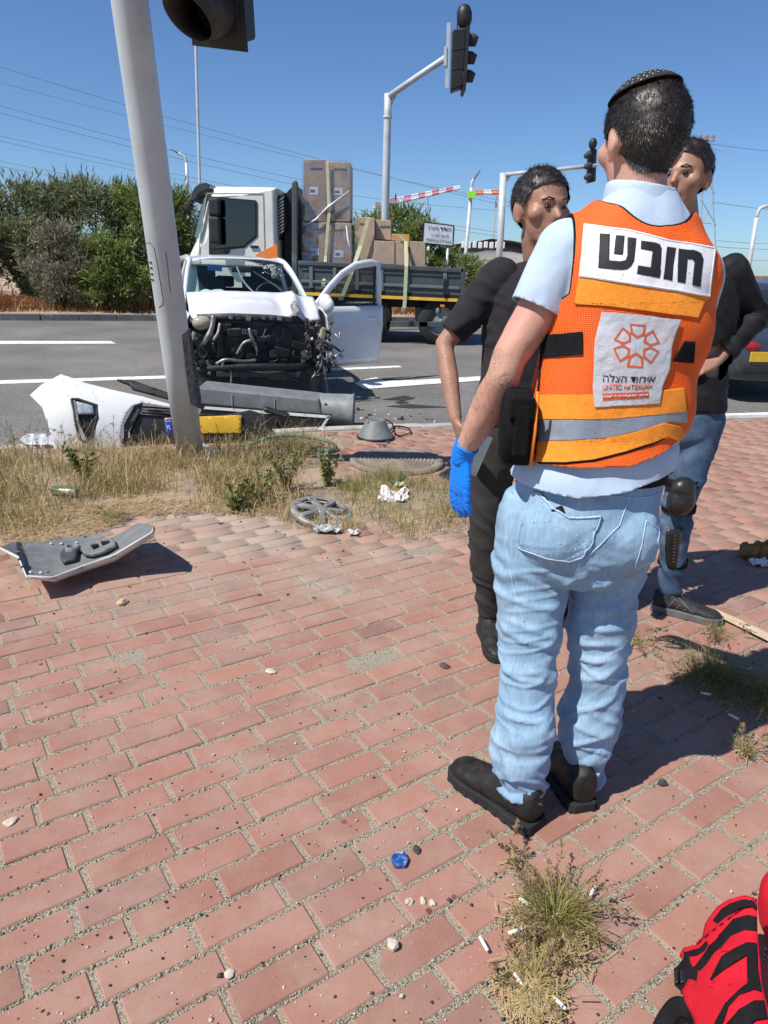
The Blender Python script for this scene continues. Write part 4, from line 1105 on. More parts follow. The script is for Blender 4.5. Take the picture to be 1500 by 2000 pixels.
sg = wparent(MB().grid(ring).build('shin_guard', m_grd, smooth=True, solid=.006, offset=0), moto)
for s_ in (-.35, .35):
    for t in np.linspace(.15, .8, 9):
        c = s0 * (1 - t) + s1 * t + np.array(R_ @ Vector((math.sin(s_) * .05, -.030 * math.cos(s_) + .006, 0)))
        wparent(MB().box(tuple(c), (.008, .004, .003)).build('vent_slot', mat('slot_grey', (.10, .095, .09), .6), ), sg)
for z_, rr in ((kc[2] - .05, .068), (s1[2] + .012, .060), (kc[2] + .07, .078)):
    t = (kc[2] - z_) / (kc[2] - PM['anL'][2]); c = np.array(PM['knL']) * (1 - t) + np.array(PM['anL']) * t
    wparent(MB().lathe([(rr, -.017), (rr + .003, -.015), (rr + .003, .015), (rr, .017)], (c[0], c[1], z_), 24).build('guard_strap', m_black, smooth=True), moto)
# ================================================================== THE WRECKED CAR
CO = np.array((-1.34, 7.75)); CA = rad(20)
m_wpaint = mat('white_car_paint', (.70, .71, .73), .30, var=.04, scale=3, coat=.5, spec=.5, col2=(.55, .54, .51), c2scale=2.2, c2lo=.56, c2hi=.8)
m_dark = mat('engine_black', (.016, .016, .017), .55, var=.4, scale=14, bump=.5, bscale=40)
m_dgrey = mat('engine_grey', (.05, .05, .052), .6, var=.4, scale=14, bump=.4, bscale=50)
m_alu = mat('bare_alloy', (.30, .29, .275), .45, metal=.85, var=.3, scale=20, bump=.4, bscale=70)
m_steel = mat('scuffed_steel', (.30, .29, .27), .5, metal=.6, var=.35, scale=24)
m_tyre = mat('tyre_rubber', (.018, .018, .018), .85, var=.3, scale=30, bump=.5, bscale=60)
m_glass = glassmat('car_glass', (.80, .90, .86), .02, -.03)
m_glassd = glassmat('tinted_glass', (.70, .74, .75), .03, .0)
m_trim = mat('black_trim', (.02, .02, .022), .5, var=.2)
m_seat = mat('seat_cloth', (.035, .037, .045), .9, var=.3, scale=30, bump=.4, bscale=200)
m_airbag = mat('airbag_cloth', (.62, .70, .66), .9, var=.08, scale=8, bump=.4, bscale=40)
car = thing('wrecked_car', 'white hatchback with crushed front end, bare engine bay and open door, behind leaning pole', 'car', (CO[0], CO[1], ZR), CA)
BAY = 1.0
def cp(mb, name, m, parent=None, **k):
    if BAY != 1.0: mb.v = [(x, y, z * BAY) for x, y, z in mb.v]
    return mb.build(name, m, parent or car, **k)
def bil(a, b, c, d, n, m_, fn=None):
    """grid between corners a(tl) b(tr) c(br) d(bl), n rows, m_ columns, bulged by fn(u,v)"""
    a, b, c, d = [np.array(q, float) for q in (a, b, c, d)]; G = []
    for i in range(n + 1):
        v = i / n; r_ = []
        for j in range(m_ + 1):
            u = j / m_; p = (a * (1 - u) + b * u) * (1 - v) + (d * (1 - u) + c * u) * v
            if fn is not None: p = p + np.array(fn(u, v))
            r_.append(tuple(p))
        G.append(r_)
    return MB().grid(G)
# local frame: x to the picture's right, y towards the tail, z up
# windscreen
ws = lambda u, v: (0, -.10 * (1 - (2 * u - 1) ** 2) * (1 - .3 * v), .015 * math.sin(math.pi * v))
cp(bil((-.56, 1.62, 1.44), (.56, 1.62, 1.44), (.70, .98, 1.08), (-.70, .98, 1.08), 8, 14, ws), 'windscreen', m_glass, smooth=True)
cp(bil((-.55, 3.3, 1.37), (.55, 3.3, 1.37), (.55, 1.66, 1.41), (-.55, 1.66, 1.41), 4, 6), 'headliner', mat('headliner', (.55, .55, .52), .9), solid=.01)
# shattered spots in the glass at the picture's right
m_shard = mat('glass_crack', (.75, .85, .85), .4)
for i in range(46):
    u = .70 + .22 * random.random(); v = .08 + .32 * random.random()
    p = (np.array((-.56, 1.62, 1.44)) * (1 - u) + np.array((.56, 1.62, 1.44)) * u) * (1 - v) + (np.array((-.7, .98, 1.08)) * (1 - u) + np.array((.7, .98, 1.08)) * u) * v + np.array(ws(u, v))
    s_ = random.uniform(.004, .011)
    cp(MB().box(p + np.array((0, -.010, .008)), (s_ * 1.6, .004, s_), ry=random.uniform(0, 3), rx=rad(-35)), 'glass_crack', m_shard)
# roof with rounded edge
rf = lambda u, v: (0, -.08 * (1 - (2 * u - 1) ** 2) * (1 - v), .055 * (1 - (2 * u - 1) ** 4) + .045 * math.sin(math.pi * min(1, v * 1.2) * .9))
cp(bil((-.57, 3.35, 1.40), (.57, 3.35, 1.40), (.575, 1.60, 1.435), (-.575, 1.60, 1.435), 12, 14, lambda u, v: rf(u, 1 - v)), 'roof', m_wpaint, smooth=True, solid=.012)
# pillars and upper sides
for s in (-1, 1):
    cp(MB().tube(curve([(s * .735, .86, .96), (s * .70, 1.05, 1.07), (s * .63, 1.40, 1.32), (s * .575, 1.66, 1.452), (s * .575, 2.1, 1.485)], 6), [(.045, .03)] * 25, 10), 'front_pillar', m_wpaint, smooth=True)
    cp(MB().tube(curve([(s * .575, 1.7, 1.46), (s * .58, 2.5, 1.475), (s * .60, 3.25, 1.40), (s * .68, 3.62, 1.05)], 8), [(.04, .035)] * 25, 10), 'roof_rail', m_wpaint, smooth=True)
    cp(MB().hexa([(s * .60, 2.02, 1.46), (s * .60, 2.12, 1.46), (s * .76, 2.16, .92), (s * .76, 2.02, .92)], [(s * .55, 2.02, 1.46), (s * .55, 2.12, 1.46), (s * .70, 2.16, .92), (s * .70, 2.02, .92)]), 'centre_pillar', m_wpaint, bevel=.01)
    # side body: rear door and quarter panel with wheel arch
    G = []
    for yy in np.linspace(2.06, 3.72, 22):
        col_ = []
        for k, zz in enumerate(np.linspace(0, 1, 10)):
            wheel = max(0, 1 - ((yy - 3.05) / .36) ** 2); zb = .26 + (.40 * math.sqrt(wheel) if wheel > 0 else 0)
            z_ = zb + (.93 - zb) * zz
            tail = max(0, yy - 3.35) * .45
            col_.append((s * (.80 - .05 * (1 - zz) ** 2 + .02 * math.sin(math.pi * zz) - tail * tail), yy, z_))
        G.append(col_)
    cp(MB().grid(G), 'side_panel', m_wpaint, smooth=True, solid=.02)
    cp(MB().hexa([(s * .60, 2.14, 1.44), (s * .63, 3.2, 1.37), (s * .78, 3.4, .95), (s * .775, 2.14, .95)], [(s * .592, 2.14, 1.44), (s * .622, 3.2, 1.37), (s * .772, 3.4, .95), (s * .767, 2.14, .95)]), 'side_window', m_glassd)
    cp(MB().box((s * .74, 1.5, .27), (.1, 1.3, .16)), 'sill', m_wpaint, bevel=.02)
cp(bil((-.60, 3.36, 1.39), (.60, 3.36, 1.39), (.70, 3.70, .95), (-.70, 3.70, .95), 4, 8, lambda u, v: (0, .08 * (1 - (2 * u - 1) ** 2), 0)), 'rear_window', m_glass, smooth=True)
cp(bil((-.74, 3.68, .95), (.74, 3.68, .95), (.74, 3.74, .3), (-.74, 3.74, .3), 6, 10, lambda u, v: (0, .1 * (1 - (2 * u - 1) ** 2), 0)), 'tailgate', m_wpaint, smooth=True, solid=.02)
cp(MB().box((0, 2.1, .25), (1.46, 3.0, .08)), 'floor_pan', m_dark)
# bonnet, buckled upward and creased at the picture's right
def hoodfn(u, v):
    x = 2 * u - 1
    z_ = .05 * (1 - x * x) + .055 * math.sin(math.pi * v) + .035 * math.exp(-((v - .55) / .12) ** 2) * (1 - .4 * x)
    z_ += .10 * math.exp(-((u - .80) / .045) ** 2 - ((v - .80) / .20) ** 2) - .045 * math.exp(-((u - .70) / .06) ** 2 - ((v - .80) / .2) ** 2) - .05 * math.exp(-((u - .90) / .05) ** 2 - ((v - .8) / .25) ** 2)
    z_ += .012 * float(noise(np.array((u * 5, v * 6, 1.))) + .5 * noise(np.array((u * 11, v * 13, 4.))))
    z_ -= .12 * max(0, v - .86) / .14 * (1 if v > .86 else 0)
    y_ = .05 * (x * x) * v - .02 * math.sin(6 * u) * v
    return (0, y_, z_)
hood = cp(bil((-.71, .98, 1.06), (.69, .98, 1.06), (.66, .14, .985), (-.73, .14, .96), 34, 46, hoodfn), 'bonnet', m_wpaint, smooth=True, solid=.012)
cp(bil((.33, .26, 1.03), (.42, .24, 1.045), (.45, .12, .955), (.36, .12, .925), 5, 5, lambda u, v: (0, -.012, .045 * math.sin(math.pi * u) + .006 * random.random())), 'torn_paint', mat('torn_metal', (.2, .2, .2), .5, metal=.5, var=.5, scale=50), hood)
# scuttle, wipers
cp(MB().box((0, .97, 1.0), (1.4, .10, .03)), 'scuttle', m_trim, bevel=.01)
cp(MB().tube([(.50, .86, 1.06), (.36, 1.06, 1.20), (.13, 1.32, 1.36)], [.010, .014, .006], 8), 'wiper', m_trim)
cp(MB().tube(curve([(.14, .82, 1.06), (.02, .98, 1.18), (-.04, 1.12, 1.28), (-.06, 1.34, 1.40)], 5), .011, 8), 'wiper', mat('wiper_grey', (.16, .16, .17), .5))
# wings
for s in (-1, 1):
    G = []
    for yy in np.linspace(.16, 1.06, 20):
        col_ = []
        wheel = max(0, 1 - ((yy - .70) / .35) ** 2); zb = .30 + (.36 * math.sqrt(wheel) if wheel > 0 else 0)
        if yy < .42: zb = max(zb, .70)
        for zz in np.linspace(0, 1, 9):
            z_ = zb + (1.03 - .09 * ((1.06 - yy) / .9) ** 1.4 - zb) * zz
            cr = .02 * float(noise(np.array((yy * 7, z_ * 7, s * 3.)))) * (yy < .6)
            col_.append((s * (.81 - .03 * (1 - zz) - .10 * max(0, .5 - yy) - .05 * zz ** 3) + cr, yy, z_))
        G.append(col_)
    cp(MB().grid(G), 'wing', m_wpaint, smooth=True, solid=.01)
    # inner arch
    cp(MB().tube([(s * .72, .70 + .36 * math.cos(a), .33 + .36 * math.sin(a)) for a in np.linspace(0, math.pi, 12)], .03, 8), 'wheel_arch_liner', m_dark, smooth=True)
# wheels
def wheel(x, y, z, R=.29, W=.19, parent=car, yaw=0, s=1, alloy=True):
    M = Matrix.Rotation(yaw, 3, 'Z') @ Matrix.Rotation(math.pi / 2, 3, 'Y')
    t = MB().lathe([(R * .66, -W / 2), (R * .94, -W / 2), (R, -W * .36), (R, W * .36), (R * .94, W / 2), (R * .66, W / 2), (R * .62, 0), (R * .66, -W / 2)], (x, y, z), 32, M).build('wheel', m_tyre, parent, smooth=True)
    MB().lathe([(R * .66, -W * .42), (R * .64, W * .30), (R * .60, W * .36), (R * .25, W * .30), (.001, W * .33)] if s > 0 else [(R * .66, W * .42), (R * .64, -W * .30), (R * .60, -W * .36), (R * .25, -W * .30), (.001, -W * .33)], (x, y, z), 24, M).build('rim', m_alu, t, smooth=True)
    return t
wheel(.70, .72, .29, s=1, yaw=rad(-4)); wheel(-.70, .72, .29, s=-1); wheel(.70, 3.05, .29, s=1); wheel(-.70, 3.05, .29, s=-1)
BAY = 1.22
# engine bay: dark firewall, radiator, fans, beams, hoses, brackets, wiring
cp(MB().box((0, .92, .52), (1.40, .05, .60)), 'firewall', m_dark)
cp(MB().box((0, .56, .50), (1.30, .62, .40)), 'engine_block', m_dark, bevel=.05)
cp(MB().box((.05, .22, .50), (1.02, .06, .42), ry=rad(2)), 'radiator', m_dgrey, bevel=.01)
for i in range(26): cp(MB().box((.05, .187, .31 + i * .0145), (.94, .004, .004), ry=rad(2)), 'radiator_fin', m_dark)
cp(MB().tube([(-.66, .16, .74), (-.3, .13, .755), (.1, .15, .745), (.42, .2, .72)], [(.028, .035)] * 4, 8), 'upper_crossmember', m_dgrey, smooth=True)
for i in range(9):
    x = -.40 + i * .085 + random.uniform(-.012, .012)
    cp(MB().box((x, .095, .745 + random.uniform(-.01, .01)), (random.uniform(.03, .06), .012, random.uniform(.02, .045)), ry=random.uniform(-.3, .3)), 'bracket', random.choice([m_steel, m_dgrey, m_alu]), bevel=.003)
cp(MB().tube(curve([(-.72, .08, .30), (-.4, .02, .33), (0, -.02, .34), (.38, .04, .33), (.60, .14, .36)], 5), [(.03, .018)] * 21, 8), 'bumper_beam', m_dark, smooth=True)
cp(MB().box((.0, .16, .20), (1.34, .2, .26), rx=rad(-6)), 'lower_carrier', m_dark, bevel=.03)
cp(MB().box((-.05, .03, .27), (.9, .03, .05), ry=rad(1)), 'lower_carrier', m_dgrey, bevel=.01)
for cx_, cz_ in ((.22, .53), (-.22, .53)):
    cp(MB().lathe([(.15, -.02), (.165, -.02), (.165, .02), (.15, .02)], (cx_, .18, cz_), 28, Matrix.Rotation(math.pi / 2, 3, 'X')), 'fan_shroud', m_dark, smooth=True)
    for k in range(5):
        a = k * 1.257; cp(MB().box((cx_ + .07 * math.cos(a), .178, cz_ + .07 * math.sin(a)), (.13, .006, .04), ry=-a), 'fan_blade', m_dgrey)
def pipe(pts, r, m, nm): cp(MB().tube(curve(pts, 6), r, 8), nm, m, smooth=True)
pipe([(-.50, .08, .76), (-.53, .05, .66), (-.58, .04, .58), (-.62, .08, .53)], .028, m_alu, 'intake_pipe')
pipe([(-.44, .06, .70), (-.47, .03, .62), (-.52, .03, .56)], .016, m_steel, 'coolant_pipe')
pipe([(-.28, .06, .44), (-.20, .04, .54), (-.10, .05, .55), (-.06, .06, .46)], .014, m_steel, 'coolant_pipe')
pipe([(-.14, .05, .66), (-.13, .03, .60), (-.10, .03, .56)], .018, m_alu, 'hose_stub')
pipe([(-.50, .05, .36), (-.40, .01, .40), (-.22, .02, .385), (-.08, .04, .39)], .015, m_alu, 'tow_bracket')
pipe([(-.42, .02, .39), (-.44, .02, .34), (-.46, .03, .30)], .011, m_alu, 'tow_bracket')
pipe([(.60, .06, .52), (.64, .03, .42), (.62, .02, .32), (.52, .03, .22)], .008, m_steel, 'hanging_cable')
pipe([(.66, .08, .40), (.68, .05, .28), (.72, .06, .12), (.73, .06, .03)], .006, mat('wire_grey', (.28, .27, .26), .6), 'hanging_cable')
pipe([(-.36, .03, .36), (-.35, .02, .25), (-.36, .02, .16)], .01, m_steel, 'hanging_cable')
for k in range(16):
    p0 = np.array((random.uniform(-.66, .7), random.uniform(.02, .12), random.uniform(.2, .72)))
    pipe([p0, p0 + (random.uniform(-.08, .08), -.02, random.uniform(-.08, .03)), p0 + (random.uniform(-.14, .14), 0, random.uniform(-.16, .0))], random.uniform(.004, .008), random.choice([m_dark, m_dark, m_steel, m_dgrey]), 'wiring')
# broken headlamps and crushed corners: jumbled brackets
hl_ = mat('lamp_shell', (.36, .32, .24), .35, var=.3, scale=20)
cp(MB().ell((-.62, .10, .70), (.10, .07, .06)), 'headlamp', hl_, smooth=True)
cp(MB().box((.66, .10, .60), (.06, .10, .15), ry=.3), 'headlamp', hl_, bevel=.012)
for k in range(70):
    right = k < 46
    c = (random.uniform(.44, .76), random.uniform(-.02, .2), random.uniform(.28, .74)) if right else (random.uniform(-.76, -.50), random.uniform(0, .18), random.uniform(.26, .72))
    cp(MB().box(c, (random.uniform(.02, .08), random.uniform(.01, .06), random.uniform(.015, .07)), random.uniform(0, 3), random.uniform(0, 3), random.uniform(0, 3)), 'broken_bracket', random.choice([m_dark, m_dark, m_dark, m_dgrey, m_steel, m_dgrey]), bevel=.004)
for k in range(14):
    c = (random.uniform(.60, .80), random.uniform(-.04, .1), random.uniform(.40, .62))
    cp(MB().tube([c, np.array(c) + (random.uniform(-.06, .06), random.uniform(-.04, .02), random.uniform(-.07, .07)), np.array(c) + (random.uniform(-.1, .12), -.02, random.uniform(-.1, .06))], random.uniform(.006, .014), 7), 'torn_strut', random.choice([m_alu, m_steel, m_dgrey]), smooth=True)
for k in range(20):
    c = (random.uniform(-.5, .45), random.uniform(.02, .12), random.uniform(.22, .7))
    cp(MB().box(c, (random.uniform(.04, .16), .03, random.uniform(.02, .08)), 0, random.uniform(-.3, .3), random.uniform(-.3, .3)), 'engine_fitting', random.choice([m_dark, m_dgrey, m_dark]), bevel=.005)
BAY = 1.0
# cabin
cp(MB().box((0, 1.28, .93), (1.38, .50, .16)), 'dashboard', mat('dash_grey', (.09, .09, .095), .8), bevel=.05)
for s in (-1, 1):
    st = cp(MB().box((s * .36, 2.02, .96), (.50, .14, .62), rx=rad(-14)), 'seat', m_seat, bevel=.05, bseg=3)
    MB().box((s * .36, 2.10, 1.31), (.27, .10, .18), rx=rad(-10)).build('headrest', m_seat, st, bevel=.04, bseg=3)
cp(MB().box((0, 2.9, .86), (1.2, .16, .5), rx=rad(-14)), 'rear_seat', m_seat, bevel=.05)
for x in (-.36, 0, .36): cp(MB().box((x, 2.92, 1.19), (.25, .09, .15)), 'rear_headrest', m_seat, bevel=.035)
cp(MB().box((.02, 1.54, 1.37), (.24, .04, .065)), 'rear_view_mirror', m_trim, bevel=.015)
cp(MB().tube([(.36 + .18 * math.cos(a), 1.50 + .05 * math.sin(a), 1.05 + .17 * math.sin(a)) for a in np.linspace(0, 2 * math.pi, 25)], .016, 8), 'steering_wheel', m_trim, smooth=True)
ab = bil((-.50, 1.30, 1.10), (-.14, 1.28, 1.09), (-.10, 1.08, 1.05), (-.54, 1.08, 1.05), 8, 14, lambda u, v: (.01 * math.sin(9 * v), 0, .03 * math.sin(math.pi * u) + .02 * float(noise(np.array((u * 6, v * 5, 0.))))))
cp(ab, 'airbag', m_airbag, smooth=True, solid=.02)
cp(bil((-.60, 1.62, 1.38), (-.50, 1.62, 1.38), (-.52, 1.10, 1.03), (-.68, 1.10, 1.03), 6, 3, lambda u, v: (0, .05, 0)), 'curtain_airbag', m_airbag, smooth=True, solid=.02)
cp(MB().box((-.28, 1.66, 1.38), (.17, .02, .07), ry=rad(4)), 'sun_visor_sticker', mat('visor_blue', (.04, .20, .55), .5))
# open front door on the picture's right: hinge behind the wing
Ld = 1.02
side = [(0, .30), (.0, .93), (.06, .96), (.20, 1.10), (.40, 1.28), (.62, 1.39), (.86, 1.42), (.98, 1.42), (1.0, .96), (Ld, .90), (Ld, .42), (.96, .30)]
outer = [(0, .30), (0, .93), (Ld, .93), (Ld, .42), (.96, .30)]
G = []
for i, yy in enumerate(np.linspace(0, Ld, 16)):
    col_ = []
    for zz in np.linspace(0, 1, 10):
        z_ = .30 + .64 * zz; yl = yy * (1 - .05 * (1 - zz) * (yy / Ld))
        col_.append((.035 * math.sin(math.pi * (zz * .8 + .1)) + .012 * math.exp(-((z_ - .74) / .03) ** 2), yl, z_))
    G.append(col_)
dr = MB().grid(G).build('door', m_wpaint, car, smooth=True, solid=.05); dr.location = (.80, 1.06, -.09); dr.rotation_euler = (0, 0, rad(-64)); dr.scale = (1.0, 1.12, 1.13)
MB().tube([(-.01, y_, z_) for y_, z_ in [(.02, .93), (.10, 1.0), (.24, 1.14), (.42, 1.28), (.62, 1.375), (.86, 1.41), (.98, 1.40), (1.0, 1.2), (1.01, .93)]], [(.042, .026)] * 9, 8).build('window_frame', m_wpaint, dr, smooth=True)
MB().prism([(-.012, y_, z_) for y_, z_ in [(.16, .94), (.26, 1.13), (.42, 1.26), (.62, 1.355), (.86, 1.39), (.97, 1.38), (.985, .94)]], (.006, 0, 0)).build('window', m_glassd, dr)
MB().prism([(-.014, y_, z_) for y_, z_ in [(.02, .94), (.04, .97), (.22, 1.12), (.18, .94)]], (.012, 0, 0)).build('quarter_trim', m_trim, dr)
MB().box((-.01, .93, 1.16), (.012, .035, .44)).build('window_pillar', m_trim, dr)
MB().box((-.005, .55, .945), (.02, .98, .02)).build('waist_seal', m_trim, dr, bevel=.004)
hd = MB().limb([(.055, .74, .80), (.075, .80, .806), (.075, .90, .806), (.055, .95, .80)], [.016, .017, .017, .014], 10).build('handle', m_wpaint, dr, smooth=True)
MB().ell((.042, .86, .80), (.012, .06, .028)).build('handle_cup', m_wpaint, dr, smooth=True)
V, T = fuse([MB().ell((.13, .08, .985), (.098, .065, .10)), MB().ell((.17, .08, .965), (.09, .06, .082))], .008, 3)
mi = npmesh('mirror', V, T, m_wpaint, dr, True)
MB().limb([(.0, .10, .94), (.07, .10, .935)], [.03, .03], 8).build('mirror_foot', m_trim, dr, smooth=True)
MB().prism([(-.06, .02, .34), (-.06, .98, .34), (-.06, .98, .92), (-.06, .02, .92)], (-.03, 0, 0)).build('door_card', m_trim, dr, bevel=.02)
# licence plate-less nose; little amber repeater on the wing
cp(MB().box((.825, .92, .84), (.006, .05, .02)), 'side_repeater', mat('amber', (.8, .25, .02), .3))
# ================================================================== FLATBED TRUCK AND ITS LOAD
TY, TD = 14.6, 2.25
m_cab = mat('truck_cab_paint', (.70, .70, .64), .38, var=.05, coat=.2, col2=(.60, .58, .51), c2scale=1.6, c2lo=.52, c2hi=.75)
m_bed = mat('truck_bed_grey', (.06, .076, .078), .55, var=.15, scale=4, col2=(.15, .165, .16), c2scale=3, c2lo=.55, c2hi=.75)
m_chas = mat('truck_chassis', (.012, .012, .013), .7, var=.3)
m_org = mat('truck_orange', (.85, .22, .03), .5)
m_yband = mat('yellow_stripe', (.75, .46, .05), .6, var=.15, scale=6)
tb = at(600, 655, TY)
truck = thing('flatbed_truck', 'white flatbed truck with grey drop-side bed standing behind the wrecked car', 'truck', (tb[0], TY, ZR))
def tp(mb, name, m, parent=None, **k):
    o = mb.build(name, m, None, **k); wparent(o, truck)
    if parent is not None:
        o.parent = parent; o.matrix_parent_inverse = parent.matrix_parent_inverse.copy() if False else (truck.matrix_world.inverted() if False else Matrix.LocRotScale(truck.location, None, None).inverted() @ Matrix.Identity(4))
        o.matrix_parent_inverse = Matrix.Identity(4)
    return o
cabp = [(540, 364), (545, 510), (548, 590), (362, 590), (360, 545), (364, 500), (376, 474), (388, 430), (400, 386), (407, 370), (418, 362)]
# body of the cab with rounded plan: loft the side outline across the width
rings = []
for t, ins in ((0, 14), (.03, 5), (.10, 0), (.9, 0), (.97, 5), (1, 14)):
    ring = []
    c0 = np.mean(pix(cabp, TY), 0)
    for (x, y), p in zip(cabp, pix(cabp, TY)):
        fr = ins * (2.0 if x < 470 and y < 560 else .7) / ppm(TY, x, y)
        d = c0 - p; d = d / np.linalg.norm(d); q = p + d * fr; q[1] = TY + TD * t; ring.append(tuple(q))
    rings.append(ring)
cab = tp(MB().loft(rings), 'cab', m_cab, bevel=.03, bseg=3)
def side(pts, name, m, off=-.012, th=.02, parent=None, **k): return tp(MB().prism(pix(pts, TY + off), (0, th, 0)), name, m, parent, **k)
side([(408, 383), (500, 391), (503, 396), (503, 462), (478, 484), (408, 492)], 'window_seal', m_trim, -.012)
side([(412, 388), (498, 395), (499, 460), (475, 480), (412, 486)], 'side_window', glassmat('truck_glass', (.05, .06, .065), .03, .06), -.022)
side([(408, 492), (450, 488), (447, 496), (408, 498)], 'window_base', m_trim, -.012)
for ln in ([(404, 378), (514, 378)], [(514, 378), (517, 500)], [(517, 500), (500, 590)], [(404, 378), (390, 470), (388, 590)]):
    tp(MB().tube([at(x, y, TY - .004) for x, y in ln], .010, 6), 'door_gap', mat('gap_grey', (.35, .35, .33), .7))
side([(500, 497), (541, 476), (543, 511), (543, 520), (500, 500)], 'orange_flash', m_org, -.010)
print_ = [(482, 485), (505, 485), (505, 490), (482, 490)]
# windscreen wraps round the corner
tp(MB().add([at(403, 384, TY + .12), at(379, 466, TY + .14), at(376, 470, TY + 1.9), at(400, 384, TY + 1.9)], [(0, 1, 2, 3)]), 'windscreen', m_glassd, solid=.02)
side([(403, 386), (399, 386), (380, 462), (387, 466)], 'windscreen_corner', mat('blue_glass', (.16, .25, .29), .08, var=.1), -.006, .03)
tp(MB().prism(pix([(410, 361), (402, 356), (390, 357), (380, 365), (373, 378), (371, 392), (379, 393), (388, 380), (398, 374), (408, 371)], TY + .02), (0, TD - .04, 0)), 'sun_visor', mat('visor_smoke', (.05, .05, .055), .25, var=.2), bevel=.02)
tp(MB().box(at(368, 404, TY + .05), (.13, .24, .16), ry=rad(25)), 'kerb_mirror', m_trim, bevel=.04, bseg=3)
tp(MB().box(at(497, 482, TY - .02), (.16, .03, .05)), 'door_handle', m_trim, bevel=.012)
tp(MB().prism(pix([(366, 508), (392, 508), (392, 524), (366, 524)], TY - .012), (0, .03, 0)), 'headlamp', mat('lamp_clear', (.5, .52, .54), .1), bevel=.01)
for (x0, x1, y0, y1) in ((409, 430, 388, 420), (409, 431, 426, 474)):
    tp(MB().box(at((x0 + x1) / 2, (y0 + y1) / 2, TY - .22), ((x1 - x0) / ppm(TY), .16, (y1 - y0) / ppm(TY))), 'wing_mirror', m_trim, bevel=.05, bseg=3)
tp(MB().tube([at(412, 384, TY - .02), at(413, 386, TY - .2), at(413, 474, TY - .2)], .018, 6), 'mirror_arm', m_trim)
# rear of the cab: air intake grille and headboard
tp(MB().prism(pix([(541, 384), (556, 376), (560, 440), (545, 470)], TY + .15), (0, 1.9, 0)), 'air_intake', m_chas)
for i in range(11):
    y = 388 + i * 6.5
    side([(542, y + 4), (554, y - 4), (554, y - 1), (542, y + 7)], 'intake_slat', mat('slat_grey', (.22, .22, .22), .5), .10, .06)
tp(MB().prism(pix([(556, 380), (573, 362), (573, 560), (556, 560)], TY + .3), (0, 1.7, 0)), 'bulkhead', m_chas)
tp(MB().prism(pix([(570, 356), (574, 352), (579, 352), (581, 358), (581, 600), (570, 600)], TY - .02), (0, .14, 0)), 'headboard_post', m_bed, bevel=.02)
tp(MB().prism(pix([(570, 362), (580, 362), (580, 520), (570, 520)], TY + .14), (0, TD - .16, 0)), 'headboard', m_bed)
# bed: floor, drop side with ribs, stripe, lower rail
xr = 906
side([(582, 509), (xr, 524), (xr, 533), (582, 518)], 'side_top_rail', m_bed, -.03, .09, bevel=.012)
side([(582, 518), (xr, 533), (xr, 577), (582, 562)], 'side_board', m_bed, 0, .05)
side([(588, 546), (xr - 8, 560), (xr - 8, 566), (588, 552)], 'side_rib', mat('rib_grey', (.13, .155, .155), .5), -.03, .05, bevel=.01)
side([(588, 524), (xr - 8, 538), (xr - 8, 541), (588, 527)], 'side_rib', m_bed, -.02, .04)
for x in (604, 650, 694, 742, 793, 866):
    y = 520 + (x - 582) * .046
    side([(x, y), (x + 7, y + .3), (x + 7, y + 42), (x, y + 41)], 'side_post', MATS['rib_grey'], -.035, .05, bevel=.008)
side([(582, 570), (xr, 584), (xr, 590), (582, 576)], 'yellow_stripe', m_yband, -.025, .05)
side([(582, 562), (xr, 577), (xr, 586), (582, 572)], 'frame_rail', m_chas, 0, .1)
tp(MB().prism(pix([(582, 572), (xr, 586), (xr, 600), (582, 600)], TY + .3), (0, 1.6, 0)), 'chassis', m_chas)
tp(MB().prism(pix([(582, 512), (xr, 527), (xr, 575), (582, 560)], TY + TD - .06), (0, .06, 0)), 'far_side_board', m_bed)
tp(MB().prism(pix([(580, 556), (xr, 571), (xr, 577), (580, 562)], TY + .06), (0, TD - .12, 0)), 'bed_floor', mat('bed_floor', (.16, .12, .08), .8))
tp(MB().prism(pix([(xr - 6, 521), (xr + 3, 521), (xr + 3, 592), (xr - 6, 592)], TY - .03), (0, .12, 0)), 'rear_post', m_bed, bevel=.012)
tp(MB().prism(pix([(xr - 2, 530), (xr + 2, 530), (xr + 2, 586), (xr - 2, 586)], TY + .1), (0, TD - .1, 0)), 'tailboard', m_bed)
tp(MB().box(at(868, 560, TY - .05), (.05, .05, .3)), 'latch', m_chas, bevel=.01)
# side underrun guard, tank, lights
side([(755, 627), (xr, 629), (xr, 640), (755, 638)], 'underrun_guard', m_bed, .05, .06, bevel=.01)
side([(812, 600), (862, 602), (862, 628), (812, 627)], 'tool_box', mat('toolbox', (.05, .065, .07), .5), .10, .5, bevel=.02)
tp(MB().ell(at(855, 607, TY + .05), (.04, .03, .07)), 'lashing_ring', m_steel, smooth=True)
tp(MB().box(at(864, 597, TY - .03), (.08, .02, .04)), 'side_marker', MATS['amber'])
def truck_wheel(px, R=.46):
    p = at(px, 640, TY + .18); M = Matrix.Rotation(math.pi / 2, 3, 'X')
    for dy in (0, TD - .5):
        t = tp(MB().lathe([(R * .6, -.13), (R * .95, -.13), (R, -.09), (R, .09), (R * .95, .13), (R * .6, .13)], (p[0], p[1] + dy, ZR + R), 32, M), 'wheel', m_tyre, smooth=True)
        r_ = tp(MB().lathe([(R * .6, .12), (R * .56, .06), (R * .2, .09), (.01, .12)], (p[0], p[1] + dy, ZR + R), 24, M), 'rim', m_steel, smooth=True)
        r_.parent = t; r_.matrix_parent_inverse = Matrix.Identity(4)
truck_wheel(430); truck_wheel(720); truck_wheel(860)
